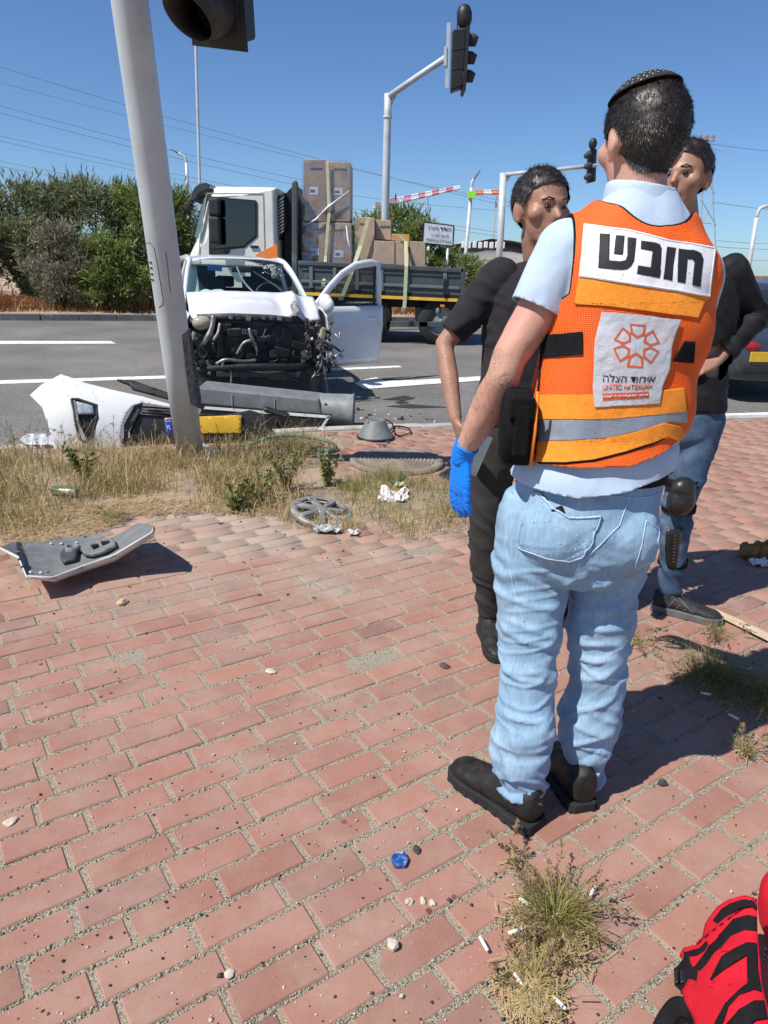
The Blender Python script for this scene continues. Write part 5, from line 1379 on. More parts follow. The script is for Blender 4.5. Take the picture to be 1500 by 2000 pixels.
# wrapped cartons on the bed
m_ctn = mat('cardboard', (.42, .31, .225), .8, var=.12, scale=5, rand=.06, bump=.2, bscale=30)
m_ctnb = mat('cardboard_orange', (.50, .27, .10), .8, var=.10, scale=5)
m_lab = mat('carton_label', (.70, .72, .74), .7, var=.05)
m_prt = mat('carton_print', (.10, .09, .11), .8)
m_wrap = glassmat('stretch_film', (.90, .89, .92), .22, .12)
def carton(x0, y0, x1, y1, dep, label, Y=TY + .25, m=m_ctn, labels=(), prints=(), tilt=0, wrap=True, group='cartons on the truck bed', skew=0):
    p = pix([(x0 + skew, y0), (x1 + skew, y0 + (x1 - x0) * .035), (x1, y1 + (x1 - x0) * .035), (x0, y1)], Y)
    b = thing('carton', label, 'box', ((p[3][0] + p[2][0]) / 2, Y, p[3][2]), 0, group)
    o = MB().prism(p, (0, dep, 0)).build('carton_body', m, bevel=.012); wparent(o, b)
    for (lx, ly, lw, lh) in labels:
        wparent(MB().prism(pix([(lx, ly), (lx + lw, ly), (lx + lw, ly + lh), (lx, ly + lh)], Y - .006), (0, .004, 0)).build('paper_label', m_lab), b)
        wparent(MB().prism(pix([(lx + 2, ly + 5), (lx + lw * .6, ly + 5), (lx + lw * .6, ly + lh - 4), (lx + 2, ly + lh - 4)], Y - .009), (0, .002, 0)).build('label_print', m_prt), b)
    for (lx, ly, lw, lh) in prints: wparent(MB().prism(pix([(lx, ly), (lx + lw, ly), (lx + lw, ly + lh), (lx, ly + lh)], Y - .005), (0, .003, 0)).build('printed_line', m_prt), b)
    # tape seam
    wparent(MB().prism(pix([((x0 + x1) / 2 - 1 + skew / 2, y0 + 1), ((x0 + x1) / 2 + 1 + skew / 2, y0 + 1), ((x0 + x1) / 2 + 1, y0 + 14), ((x0 + x1) / 2 - 1, y0 + 14)], Y - .004), (0, .002, 0)).build('tape', mat('tape_tan', (.5, .36, .22), .4)), b)
    return b
carton(594, 433, 640, 512, .9, 'wrapped brown carton at lower left of the tall stack on truck', labels=[(606, 485, 17, 14)], prints=[(612, 446, 22, 3)])
carton(641, 434, 687, 514, .9, 'wrapped brown carton at lower right of the tall stack on truck', labels=[(653, 489, 18, 14)], prints=[(652, 448, 24, 3)])
carton(592, 310, 637, 432, .9, 'wrapped brown carton at top left of the tall stack on truck', labels=[(604, 365, 18, 15)], prints=[(606, 328, 24, 3), (630, 412, 8, 5)])
carton(639, 315, 684, 432, .9, 'wrapped brown carton at top right of the tall stack on truck', labels=[(652, 367, 18, 14)], prints=[(652, 329, 24, 3), (645, 413, 7, 5)])
carton(694, 424, 732, 514, .8, 'tall narrow brown carton with strap in front, right of tall stack', Y=TY + .3, prints=[(703, 436, 14, 3)])
carton(733, 429, 764, 468, .7, 'small brown carton raised behind the wrapped low carton on truck', Y=TY + .5, prints=[(742, 441, 20, 4)])
carton(731, 470, 771, 516, .7, 'low wrapped brown carton in the middle of the truck bed', Y=TY + .22)
carton(772, 470, 800, 518, .7, 'low brown carton directly under the third pale strap', Y=TY + .24)
carton(801, 471, 831, 521, .7, 'rearmost low brown carton at the end of the truck load', Y=TY + .22)
carton(765, 457, 800, 470, .6, 'flat orange carton lying on top of the low cartons', Y=TY + .45, m=m_ctnb)
# loose folds of film over the stack
film = thing('stretch_film', 'clear stretch film wrapped around the tall stack of cartons', 'film', at(640, 512, TY + .2))
for (x0, y0, x1, y1) in ((588, 312, 688, 430), (590, 436, 690, 510)):
    G = [[tuple(at(x0 + (x1 - x0) * u, y0 + (y1 - y0) * v, TY + .215 + .035 * float(noise(np.array((u * 9, v * 5, x0))))) ) for u in np.linspace(0, 1, 24)] for v in np.linspace(0, 1, 24)]
    wparent(MB().grid(G).build('film_face', m_wrap, smooth=True), film)
for pts in ([(612, 432), (640, 405), (683, 372)], [(596, 440), (618, 428), (632, 412)], [(690, 505), (680, 470), (676, 440)]):
    wparent(MB().tube([at(x, y, TY + .17) for x, y in pts], [.006, .02, .006], 6).build('film_fold', mat('film_white', (.75, .75, .76), .25), smooth=True), film)
# pale ratchet straps
m_strap = mat('lashing_strap', (.50, .50, .30), .8, var=.15, scale=20)
for lab, pts, wd in (('pale lashing strap over the tall carton stack on truck', [(636, 314), (639, 420), (633, 500), (629, 560)], 6), ('pale lashing strap slanting across the narrow carton on truck', [(716, 424), (700, 480), (682, 535), (662, 585)], 8), ('pale lashing strap hanging over the rear low cartons', [(774, 457), (789, 472), (790, 520), (787, 590), (785, 608)], 7)):
    o = thing('lashing_strap', lab, 'strap', at(*pts[-1], TY - .06), 0, 'pale straps over the truck load')
    G = []
    for i, (x, y) in enumerate(pts):
        yy = TY + .19 if y < 505 else TY - .055
        G.append([tuple(at(x, y, yy)), tuple(at(x + wd, y, yy))])
    wparent(MB().grid(G).build('webbing', m_strap, solid=.008), o)
    wparent(MB().box(at(pts[-1][0] + wd / 2, pts[-1][1] - 3, TY - .07), (.09, .03, .09)).build('ratchet', m_steel, bevel=.01), o)
# ================================================================== STREET FURNITURE NEAR BY, AND CRASH DEBRIS
m_galv = mat('galvanised_steel', (.53, .565, .58), .45, metal=.1, var=.08, scale=5, col2=(.43, .455, .475), c2scale=3, c2lo=.5, c2hi=.75)
m_sig = mat('signal_black', (.014, .014, .015), .5, var=.25, scale=12)
m_sigdust = mat('signal_dusty', (.045, .042, .04), .75, var=.3, scale=18)
m_plg = mat('housing_grey', (.16, .17, .175), .55, var=.15, scale=10, col2=(.27, .28, .28), c2scale=7, c2lo=.55, c2hi=.75)
def unit(v): v = np.array(v, float); return v / np.linalg.norm(v)
def axisM(d):                                 # matrix taking +Z to d
    return Vector((0, 0, 1)).rotation_difference(Vector(d)).to_matrix()
# leaning signal pole, hit by the car
pb = gnd(372, 890); pt = CC + 3.72 * ray(253, 0); pd = unit(pt - pb); Lp = np.linalg.norm(pt - pb)
pole = thing('signal_pole', 'thick grey steel pole leaning towards the left in front of wrecked car', 'pole', (pb[0], pb[1], 0))
pr = lambda t: .101 - .006 * t
pts_ = [pb + pd * Lp * t for t in (-.04, .3, .6, 1.0, 1.5)]
pmb = MB().tube(pts_, [pr(t) for t in (0, .3, .6, 1, 1.5)], 40)
shaft_ = wparent(pmb.build('pole_shaft', m_galv, smooth=True), pole)
V = np.array(pmb.v); T = np.array([t for f in pmb.f for t in ([(f[0], f[1], f[2]), (f[0], f[2], f[3])] if len(f) == 4 else [])], int)
SP = Surf(V, T)
Z7 = lambda pts: [(x / 3.75, 300 + y / 3.75) for x, y in pts]
# access door low on the pole with louvres
dpoly = Z7([(1070, 655), (1100, 652), (1128, 690), (1150, 800), (1195, 1070), (1190, 1105), (1165, 1128), (1140, 1125)])
wparent(SP.line(dpoly, .0022, .0, 4).build('access_door_seam', mat('seam_dark', (.05, .05, .05), .8), smooth=True), pole)
for y in (795, 835, 880, 922):
    wparent(SP.line(Z7([(1082 + (y - 795) * .12, y), (1112 + (y - 795) * .12, y + 3)]), .006, .0, 3).build('louvre', m_sig), pole)
h = SP.line(Z7([(1215, 720), (1230, 850), (1240, 960), (1252, 1020)]), .003, .0, 4)
wparent(h.build('red_scrape', mat('red_scrape', (.25, .12, .14), .7)), pole)
h = SP.patch([(355, 655), (372, 640), (392, 770), (395, 800), (372, 790), (362, 720)], .0015, 5); wparent(npmesh('rubber_scuff', h[0], h[1], mat('scuff', (.14, .14, .15), .8, var=.5, scale=30), None, True), pole)
wparent(MB().lathe([(.17, -.03), (.17, .015), (.12, .02), (.12, -.03)], (pb[0], pb[1], .0), 28, axisM(pd)).build('base_flange', m_galv), pole)
# signal head hanging on the pole at the top edge
def signal_unit(root, c, d, upv, R=.13, L_=.27, parent=None, back=.05):
    """one lens: housing box, hood, lens glass; d points the way the light shines"""
    d = unit(d); upv = unit(np.array(upv) - d * (np.array(upv) @ d)); sd = np.cross(d, upv)
    w_ = R * 1.25
    q = [c - d * back + sd * a * w_ + upv * b * w_ for a, b in ((-1, -1), (1, -1), (1, 1), (-1, 1))]
    hs = wparent(MB().prism([tuple(p) for p in q], tuple(-d * R * 1.5)).build('housing', m_sig, bevel=.02), root)
    rings = []
    for t in (0, 1):
        ring = []
        for a in np.linspace(rad(-88), rad(268), 40):
            l = L_ * t * (.74 + .26 * math.sin(a)) if t else 0
            ring.append(tuple(c - d * back + d * (l + .0) + (sd * math.cos(a) + upv * math.sin(a)) * R))
        rings.append(ring)
    wparent(MB().loft(rings, closed=False).build('hood', m_sigdust, smooth=True, solid=.006), root)
    wparent(MB().lathe([(.001, .02), (R * .6, .012), (R * .9, 0)], c - d * back, 24, axisM(d)).build('lens', mat('lens_dark', (.03, .03, .03), .1), smooth=True), root)
sc = CC + 3.55 * ray(412, 22); sd_ = unit(at(300, 62, 3.2) - at(430, 48, 3.75))
head = thing('traffic_signal', 'black traffic signal head seen from below beside top of leaning pole', 'traffic light', sc)
upv = pd
d3 = unit(CC + 3.28 * ray(330, 40) - sc)
for k in range(2): signal_unit(head, sc + upv * .33 * k, d3, upv, .108, .36)
q = unit(np.cross(d3, upv)); uu = unit(upv - d3 * (upv @ d3))
bb = sc - d3 * .052
wparent(MB().prism([tuple(bb + q * a + uu * b) for a, b in ((-.16, -.165), (.16, -.165), (.16, .6), (-.16, .6))], tuple(-d3 * .008)).build('backboard', m_sig), head)
pa = pb + pd * Lp * 1.03
wparent(MB().tube([pa, sc - d3 * .2 + upv * .30], .025, 8).build('bracket', m_galv, smooth=True), head)
# toppled signal head lying at the kerb
fs = thing('fallen_traffic_signal', 'toppled grey traffic signal with drum hood lying across the kerb under the car', 'traffic light', at(520, 830, 6.6))
def fp(mb, n, m, **k): return wparent(mb.build(n, m, **k), fs)
fp(MB().prism(pix([(386, 757), (622, 781), (629, 812), (388, 789)], 6.62), (0.02, .24, .03)), 'housing', m_plg, bevel=.012)
for x in (452, 535): fp(MB().prism(pix([(x, 764 + (x - 386) * .1), (x + 1.6, 764 + (x - 386) * .1), (x + 2, 793 + (x - 386) * .1), (x + .4, 793 + (x - 386) * .1)], 6.612), (0, .01, 0)), 'housing_joint', mat('joint_pale', (.35, .36, .36), .6))
fp(MB().prism(pix([(394, 789), (648, 810), (630, 838), (388, 842)], 6.58), (0, .02, 0)), 'backboard', m_sig)
fp(MB().prism(pix([(400, 794), (644, 812), (642, 817), (398, 799)], 6.572), (0, .006, 0)), 'white_border', m_paint)
fp(MB().prism(pix([(640, 813), (645, 813), (631, 836), (625, 836)], 6.572), (0, .006, 0)), 'white_border', m_paint)
dc = at(657, 800, 6.78)
Mx = Matrix.Rotation(math.pi / 2, 3, 'Y') @ Matrix.Identity(3)
fp(MB().lathe([(.150, -.165), (.152, .15), (.160, .155), (.160, .170), (.145, .170), (.143, -.165), (.150, -.165)], dc, 36, Mx), 'drum_hood', m_plg, smooth=True)
fp(MB().lathe([(.001, -.16), (.144, -.16), (.144, -.15), (.001, -.15)], dc, 30, Mx), 'drum_end', m_sig)
fp(MB().box(dc + np.array((-.09, -.135, .075)), (.018, .012, .014)), 'bolt', m_sig)
fp(MB().limb([at(520, 800, 6.5), at(560, 812, 6.5)], [.03, .03], 8), 'mount_boss', m_sig)
# lamp dishes knocked out of the signal
def dish(px, py, R, h, m, lab, tilt=(0, 0)):
    p = gnd(px, py); o = thing('lamp_dish', lab, 'lamp dish', (p[0], p[1], 0), 0, 'loose lamp dishes'); o.rotation_euler = (*tilt, 0)
    MB().lathe([(R * 1.06, .0), (R * 1.08, .012), (R * 1.0, .026), (R * .98, .03), (R * .56, h), (R * .50, h + .012), (R * .48, h + .006), (.001, h + .004)], (0, 0, .004), 36).build('dish_shell', m, o, smooth=True)
    MB().lathe([(R * 1.04, 0), (R * 1.10, .006), (R * 1.10, .016), (R * 1.04, .02)], (0, 0, .004), 36).build('rubber_rim', m_sig, o, smooth=True)
    for a in (0.6, 2.2, 3.9): MB().box((R * .53 * math.cos(a), R * .53 * math.sin(a), h * .98), (.03, .015, .02), a).build('clip', m_plg, o)
    return o
dish(733, 856, .150, .155, m_plg, 'upturned grey plastic lamp dish on the kerb beside the drum hood')
dish(500, 856, .15, .17, m_sig, 'upturned black lamp dish between leaning pole and toppled signal', (rad(8), rad(-10)))
wl_pts = curve([at(748, 818, 6.3), at(765, 826, 6.2), gnd(775, 850, .02), gnd(800, 846, .02), gnd(797, 836, .03), gnd(772, 832, .02), gnd(762, 842, .02)], 6)
tag(MB().tube(wl_pts, .007, 6).build('wire', m_sig, smooth=True), 'black wire loop trailing from the grey lamp dish', 'wire')
gp = curve([gnd(488, 868, .05), gnd(535, 852, .10), gnd(590, 852, .09), gnd(640, 862, .07), gnd(656, 874, .03), gnd(640, 880, .02), gnd(610, 876, .01)], 6)
tag(MB().tube(gp, [(.013, .02)] * len(gp), 8).build('cable', mat('green_cable', (.10, .19, .15), .6), smooth=True), 'bent green strip of cable lying in dry grass at kerb', 'cable')
# ------------------------------------------------------------------ sheets with depth
def sheet(poly, fn, holes=(), step=9):
    loops = [[Vector((x, y, 0)) for x, y in poly]] + [[Vector((x, y, 0)) for x, y in h] for h in holes]
    P = [np.array(p, float) for L_ in ([poly] + list(holes)) for p in L_]; T = [tuple(t) for t in geometry.tessellate_polygon(loops)]
    T = [q if np.cross(P[q[1]] - P[q[0]], P[q[2]] - P[q[0]]) > 0 else (q[0], q[2], q[1]) for q in T]
    mid = {}
    for _ in range(14):
        N = []
        lg = {(min(a, b), max(a, b)) for t in T for a, b in ((t[0], t[1]), (t[1], t[2]), (t[2], t[0])) if np.linalg.norm(P[a] - P[b]) > step}
        if not lg: break
        def mm(a, b):
            k = (min(a, b), max(a, b))
            if k not in mid: mid[k] = len(P); P.append((P[a] + P[b]) / 2)
            return mid[k]
        for t in T:
            e = [(min(t[i], t[(i + 1) % 3]), max(t[i], t[(i + 1) % 3])) in lg for i in range(3)]
            if not any(e): N.append(t)
            elif all(e):
                a, b, c = t; x, y, z = mm(a, b), mm(b, c), mm(c, a); N += [(a, x, z), (x, b, y), (z, y, c), (x, y, z)]
            else:
                k = e.index(True); a, b, c = t[k], t[(k + 1) % 3], t[(k + 2) % 3]; x = mm(a, b); N += [(a, x, c), (x, b, c)]
        T = N
    return np.array([fn(x, y) for x, y in P]), np.array(T, int)
def sheet_obj(name, poly, fn, m, th, root, holes=(), step=9, smooth=True, offset=0):
    V, T = sheet(poly, fn, holes, step); o = npmesh(name, V, T, m, None, smooth)
    md = o.modifiers.new('s', 'SOLIDIFY'); md.thickness = th; md.offset = offset
    return wparent(o, root)
# torn-off bumper standing behind the grass
bmp = thing('torn_bumper', 'torn-off white car bumper with fog lamp lying at the kerb behind dry grass', 'bumper', gnd(200, 884))
Z8 = lambda pts: [(x / 2.8846, 700 + y / 2.8846) for x, y in pts]
def bfn(x, y): return at(x, y, 5.46 + .0011 * (x - 60) + .10 * math.exp(-(x - 60) / 40.0) + .0016 * (800 - y) - .075 * math.sin(math.pi * min(1, max(0, (y - 728) / 160.0))))
white = Z8([(170, 208), (235, 150), (345, 90), (400, 108), (500, 145), (640, 180), (800, 215), (970, 262), (972, 280), (880, 262), (800, 250), (755, 262), (715, 310), (690, 380), (685, 450), (690, 530), (560, 535), (430, 520), (310, 530), (280, 400), (240, 280)])
fog = Z8([(405, 228), (440, 228), (545, 262), (548, 330), (520, 440), (480, 470), (455, 455), (430, 370)])
m_bw = mat('bumper_white', (.72, .73, .73), .35, var=.04, scale=6, col2=(.42, .38, .33), c2scale=9, c2lo=.60, c2hi=.72)
sheet_obj('bumper_skin', white, bfn, m_bw, .008, bmp, [fog], 8)
fr_ = sheet_obj('fog_lamp_recess', [(140, 776), (192, 790), (190, 845), (166, 866), (150, 830)], lambda x, y: bfn(x, y) + np.array((0, .05, 0)), m_trim, .01, bmp)
sheet_obj('fog_lamp', Z8([(425, 248), (520, 268), (530, 320), (435, 318)]), lambda x, y: bfn(x, y) + np.array((0, .02, 0)), mat('fog_glass', (.30, .36, .42), .08, var=.3, scale=60), .03, bmp)
def loopline(pts, fn, r, n, m): return wparent(MB().tube([fn(x, y) + np.array((0, -.006, 0)) for x, y in pts + [pts[0]]], r, 8).build(n, m, smooth=True), bmp)
loopline(fog, bfn, .010, 'fog_lamp_bezel', m_trim)
dk = lambda x, y: bfn(x, y) + np.array((0, .06, 0))
sheet_obj('lower_grille', Z8([(715, 420), (760, 330), (830, 300), (1010, 330), (1240, 330), (1400, 300), (1500, 330), (1530, 420), (1500, 470), (1030, 540), (720, 530)]), dk, mat('grille_black', (.022, .023, .026), .5, var=.25, scale=8), .02, bmp, step=12)
for k in range(4):
    y = 800 + k * 5; loop_ = [(262 + k * 2, y - 4), (300, y - 2), (338, y + 2)]
    wparent(MB().tube([dk(a, b) + np.array((0, -.02, 0)) for a, b in loop_], .008, 6).build('grille_slat', m_trim, smooth=True), bmp)
sheet_obj('upper_grille_strip', Z8([(628, 135), (720, 142), (965, 225), (968, 258), (720, 190), (700, 165)]), lambda x, y: bfn(x, y) + np.array((0, .12, 0)), m_trim, .03, bmp)
sheet_obj('inner_liner', Z8([(690, 380), (750, 270), (800, 255), (770, 330), (715, 420), (715, 530), (690, 530)]), lambda x, y: bfn(x, y) + np.array((0, .03, 0)), m_dgrey, .01, bmp)
pl_ = sheet_obj('number_plate', [(319, 818), (345, 817), (470, 812), (470, 847), (345, 849), (323, 850)], lambda x, y: dk(x, y) + np.array((0, -.03, 0)), mat('plate_yellow', (.72, .42, .03), .5), .006, bmp)
sheet_obj('plate_blue_band', [(320, 819), (333.5, 818.5), (337, 849), (323.5, 849.5)], lambda x, y: dk(x, y) + np.array((0, -.036, 0)), mat('plate_blue', (.03, .08, .42), .5), .003, bmp)
def flat_text(s, quad, fn, m, root, name='lettering', bold=.003):
    P, T = text_mesh(s)
    if not len(P): return
    o = npmesh(name, np.array([fn(x, y) for x, y in quadmap(P, quad)]), np.array(T), m)
    md = o.modifiers.new('s', 'SOLIDIFY'); md.thickness = bold; md.offset = 0
    return wparent(o, root)
flat_text('IL', [(325, 832), (333, 831.5), (334, 840), (326, 840.5)], lambda x, y: dk(x, y) + np.array((0, -.041, 0)), m_paint, bmp)
flat_text('ישראל'[::-1], [(323, 823), (332, 822.5), (332, 826), (323.5, 826.5)], lambda x, y: dk(x, y) + np.array((0, -.041, 0)), m_paint, bmp)
tag(sheet_obj_ := npmesh('white_trim', *sheet(Z8([(115, 460), (150, 430), (300, 430), (310, 490), (140, 490)]), lambda x, y: gnd(x, y, .02 + .01 * math.sin(x * .3))), m_wpaint, None, True), 'flat white plastic trim lying on the ground beside torn bumper', 'trim').modifiers.new('s', 'SOLIDIFY').thickness = .01
# piece of bumper on the bricks, hollow side up
frg = thing('bumper_fragment', 'curved piece of white bumper lying hollow side up on the bricks', 'bumper', gnd(150, 1110))
lip = [(0, 1071), (35, 1088), (50, 1126), (104, 1129), (160, 1108), (222, 1086), (298, 1041), (301, 1029)]
inner = [(0, 1069), (20, 1060), (47, 1057), (62, 1060), (80, 1060), (110, 1054), (154, 1048), (187, 1043), (215, 1053), (245, 1037), (270, 1022), (287, 1026), (301, 1029), (298, 1041), (222, 1086), (160, 1108), (104, 1129), (50, 1126), (35, 1088)]
def ffn(x, y):
    t = (x - 150) / 150.0; e = np.interp(x, [0, 35, 50, 104, 160, 222, 298, 301], [1071, 1088, 1126, 1129, 1108, 1086, 1041, 1029]); d = np.clip((e - y) / 60.0, 0, 1)
    z = .02 + .14 * t * t * (1 if t > 0 else .55) + .075 * (1 - d) ** 2 + .05 * max(0, d - .6)
    return gnd(x, y, z)
m_fin = mat('fragment_inside', (.17, .175, .175), .7, var=.2, scale=14, col2=(.05, .05, .05), c2scale=12, c2lo=.62, c2hi=.68)
sheet_obj('inner_face', inner, ffn, m_fin, .004, frg, step=7)
m_fout = mat('fragment_paint', (.60, .57, .52), .4, var=.06, scale=9)
G = []
for (x, y), dy in zip(lip, (4, 8, 5, 9, 12, 12, 8, 3)):
    a = ffn(x, y) + np.array((0, 0, .004)); zb = max(.006, a[2] - dy / 260.0); b = np.array(gnd(x + 3, y + dy * .85, zb)); c = (a + b) / 2 - np.array((0, .008, 0))
    G.append([tuple(a), tuple(c), tuple(b)])
wparent(MB().grid(G).build('painted_edge', m_fout, smooth=True, solid=.006), frg)
sheet_obj('outer_face', inner, lambda x, y: ffn(x, y) - np.array((0, 0, .010)), m_fout, .003, frg, step=10)
vt = [(165, 1092), (158, 1080), (172, 1070), (200, 1062), (222, 1063), (228, 1075), (205, 1087), (180, 1094)]
sheet_obj('vent_frame', vt, lambda x, y: ffn(x, y) + np.array((0, 0, .025)), m_fin, .02, frg, [[(178, 1076), (192, 1070), (198, 1082), (186, 1087)], [(198, 1067), (214, 1064), (218, 1073), (203, 1079)]], step=8)
wparent(MB().lathe([(.020, 0), (.036, .0), (.034, .05), (.024, .05), (.020, 0)], ffn(143, 1084), 20).build('pipe_socket', m_fin, smooth=True), frg)
sheet_obj('bracket', [(118, 1092), (128, 1076), (140, 1072), (152, 1085), (150, 1100), (125, 1106)], lambda x, y: ffn(x, y) + np.array((0, 0, .018)), m_dgrey, .02, frg)
for x, y in ((60, 1120), (80, 1121), (92, 1119), (38, 1095), (44, 1110), (120, 1064), (150, 1062), (165, 1050), (100, 1064)):
    wparent(MB().ell(ffn(x, y) + np.array((0, 0, .006)), (.008, .008, .006), 8, 6).build('clip', random.choice([m_fin, m_sig, m_fout])), frg)
# hubcap
hp_ = gnd(628, 1012); hub = thing('hubcap', 'scuffed silver wheel cover with spokes lying in the weeds', 'hubcap', (hp_[0], hp_[1], .035)); hub.rotation_euler = (rad(11), rad(7), rad(20))
m_hub = mat('hubcap_silver', (.30, .295, .28), .5, metal=.3, var=.35, scale=14, col2=(.12, .10, .085), c2scale=11, c2lo=.52, c2hi=.66)
MB().lathe([(.150, .012), (.168, .022), (.185, .012), (.190, -.012), (.180, -.012), (.165, .006), (.150, .0)], (0, 0, 0), 40).build('rim_ring', m_hub, hub, smooth=True)
MB().lathe([(.001, .034), (.035, .033), (.045, .024), (.047, .01)], (0, 0, 0), 24).build('centre_cap', m_hub, hub, smooth=True)
for k in range(7):
    a = k * 2 * math.pi / 7; c, s = math.cos(a), math.sin(a); L2 = lambda r, t, z: (c * r - s * t, s * r + c * t, z)
    MB().hexa([L2(.035, -.018, .012), L2(.16, -.026, .004), L2(.16, .026, .004), L2(.035, .018, .012)], [L2(.035, -.012, .034), L2(.16, -.020, .022), L2(.16, .020, .022), L2(.035, .012, .034)]).build('spoke', m_hub, hub, bevel=.004)
MB().lathe([(.17, -.02), (.001, -.02)], (0, 0, 0), 24).build('back', m_sig, hub)
# manhole cover with rings
mh = gnd(775, 904); man = thing('manhole_cover', 'round dusty manhole cover with concentric rings set in the paving', 'manhole cover', (mh[0], mh[1], .012))
m_mh = mat('manhole_dusty', (.23, .18, .145), .9, var=.25, scale=9, col2=(.28, .23, .18), c2scale=6)
prof = [(.001, .010)]
for k in range(9): r0 = .03 + k * .030; prof += [(r0, .010), (r0 + .006, .018), (r0 + .013, .018), (r0 + .019, .010)]
MB().lathe(prof + [(.315, .012), (.33, .0)], (0, 0, .006), 48).build('cover_plate', m_mh, man)
MB().lathe([(.31, .0), (.315, .018), (.36, .016), (.365, -.01)], (0, 0, .004), 48).build('frame_ring', m_mh, man, smooth=True)
# small rubbish
cp_ = gnd(130, 975); can = thing('crushed_can', 'crushed green and white drinks can lying in the dry grass', 'can', (cp_[0], cp_[1], .05)); can.rotation_euler = (0, 0, rad(-4))
MY = Matrix.Rotation(math.pi / 2, 3, 'Y')
MB().lathe([(.001, -.085), (.024, -.085), (.030, -.075), (.030, .03), (.027, .06), (.022, .07), (.001, .07)], (0, 0, 0), 20, MY).build('can_body', mat('can_green', (.14, .23, .10), .35, metal=.3, var=.4, scale=18, col2=(.55, .55, .5), c2scale=10), can, smooth=True)
MB().lathe([(.022, .06), (.020, .075), (.001, .072)], (0, 0, 0), 20, MY).build('can_end', m_alu, can, smooth=True)
flatq = [(110, 962), (127, 962), (127, 974), (110, 974)]
flat_text('JAG', flatq, lambda x, y: at(x, y, cp_[1] - .034), m_ink, can, 'lettering', .002)
def crumple(px, py, w_, h_, hgt, m, lab, cat, name, seed=0):
    p = gnd(px, py); G = []
    for i in range(14):
        r_ = []
        for j in range(14):
            u, v = i / 13 - .5, j / 13 - .5; n1 = float(noise(np.array((u * 6 + seed, v * 6, seed)))); n2 = float(noise(np.array((u * 12, v * 12 + seed, 3.))))
            e = 1 + .35 * n1
            r_.append((p[0] + u * w_ * e, p[1] + v * h_ * e, max(.004, hgt * (.5 + .8 * n1 + .5 * n2) * (1 - 1.6 * max(abs(u), abs(v)) ** 2) + .012)))
        G.append(r_)
    return tag(MB().grid(G).build(name, m, smooth=False, solid=.002), lab, cat)
m_tis = mat('tissue', (.72, .66, .68), .9, var=.08, scale=30)
crumple(768, 978, .17, .20, .05, m_tis, 'crumpled pinkish white tissue lying in the weeds', 'tissue', 'tissue', 3)
crumple(783, 950, .08, .10, .02, mat('yellow_paper', (.6, .55, .4), .9), 'small yellowish paper scrap above the crumpled tissue', 'paper', 'paper_scrap', 8)
crumple(640, 1040, .13, .07, .03, mat('grey_plastic_bag', (.42, .42, .43), .5), 'grey plastic wrapper in front of the hubcap', 'wrapper', 'wrapper', 5)
crumple(690, 1046, .05, .05, .02, mat('brick_white_rag', (.55, .55, .55), .8), 'small pale rag scrap right of the grey wrapper', 'rag', 'rag_scrap', 6)
tag(MB().limb([gnd(770, 942, .02), gnd(790, 932, .05)], [.02, .012], 8).build('leaf_scrap', mat('green_glass', (.05, .13, .09), .3), smooth=True), 'dark green scrap lying below the manhole cover', 'scrap')
def rock(px, py, r, m, lab, name='stone', seed=0, flat=.7, cat='stone', group=None):
    p = gnd(px, py); V, T = [], []
    b = MB().ell((0, 0, 0), (r, r * .8, r * flat), 12, 8); A = np.array(b.v); A = A * (1 + .35 * fbm(A / r * 1.3 + seed * 3.1, 1.0, 2))[:, None]
    b.v = [tuple(q) for q in A]; o = b.build(name, m); o.location = (p[0], p[1], r * flat * .55); o.rotation_euler = (0, 0, seed * 1.3)
    return tag(o, lab, cat, group)
m_rust = mat('rusty_lump', (.24, .12, .03), .9, var=.4, scale=20, bump=.8, bscale=40)
rk = thing('sponge_lump', 'brown crumbling foam lump lying in the shade on the bricks at right', 'debris', gnd(1470, 1095))
for k, (x, y, r) in enumerate(((1458, 1092, .055), (1480, 1088, .050), (1497, 1086, .055))):
    p = gnd(x, y); b = MB().ell((0, 0, 0), (r, r * .8, r), 14, 10); A = np.array(b.v); A = A * (1 + .3 * fbm(A / r * 1.6 + k * 5, 1.0, 3))[:, None] + np.array((p[0], p[1], r * .75)); b.v = [tuple(q) for q in A]
    wparent(b.build('foam_chunk', m_rust), rk)
crumple(1482, 1106, .09, .06, .03, m_tis, 'white paper scrap against the brown foam lump', 'paper', 'paper_scrap', 9)
tag(MB().hexa([gnd(1385, 1195, .004), gnd(1400, 1190, .004), gnd(1560, 1262, .004), gnd(1520, 1262, .004)], [gnd(1385, 1195, .014), gnd(1400, 1190, .014), gnd(1560, 1262, .016), gnd(1520, 1262, .016)]).build('wood_lath', mat('raw_wood', (.55, .42, .29), .8, var=.2, scale=30), bevel=.002), 'pale splintered wood lath lying beside the black sports shoe', 'wood')
# pebbles one can pick out
m_peb = mat('pebble_dark', (.045, .047, .052), .85, var=.3, scale=60)
m_pebl = mat('pebble_pale', (.52, .46, .38), .9, var=.15, scale=60)
rock(240, 1178, .024, mat('pebble_tan', (.55, .40, .24), .9), 'tan stone on bricks below the curved bumper piece', seed=1, flat=.5)
rock(528, 1312, .020, m_pebl, 'flat white pebble in the middle of the paving', seed=2, flat=.3)
rock(22, 1606, .018, m_pebl, 'white pebble at far left of the paving', seed=3, flat=.3)
rock(767, 1848, .016, m_pebl, 'beige stone on bricks left of the near dry tuft', seed=4)
rock(798, 1764, .011, m_pebl, 'leftmost of three pale pebbles below the blue glass', seed=5)
rock(826, 1762, .010, m_pebl, 'middle of three pale pebbles below the blue glass', seed=6)
rock(844, 1766, .010, m_pebl, 'rightmost of three pale pebbles below the blue glass', seed=7)
rock(449, 1903, .013, m_pebl, 'white pebble on brick near the bottom edge', seed=8, flat=.4)
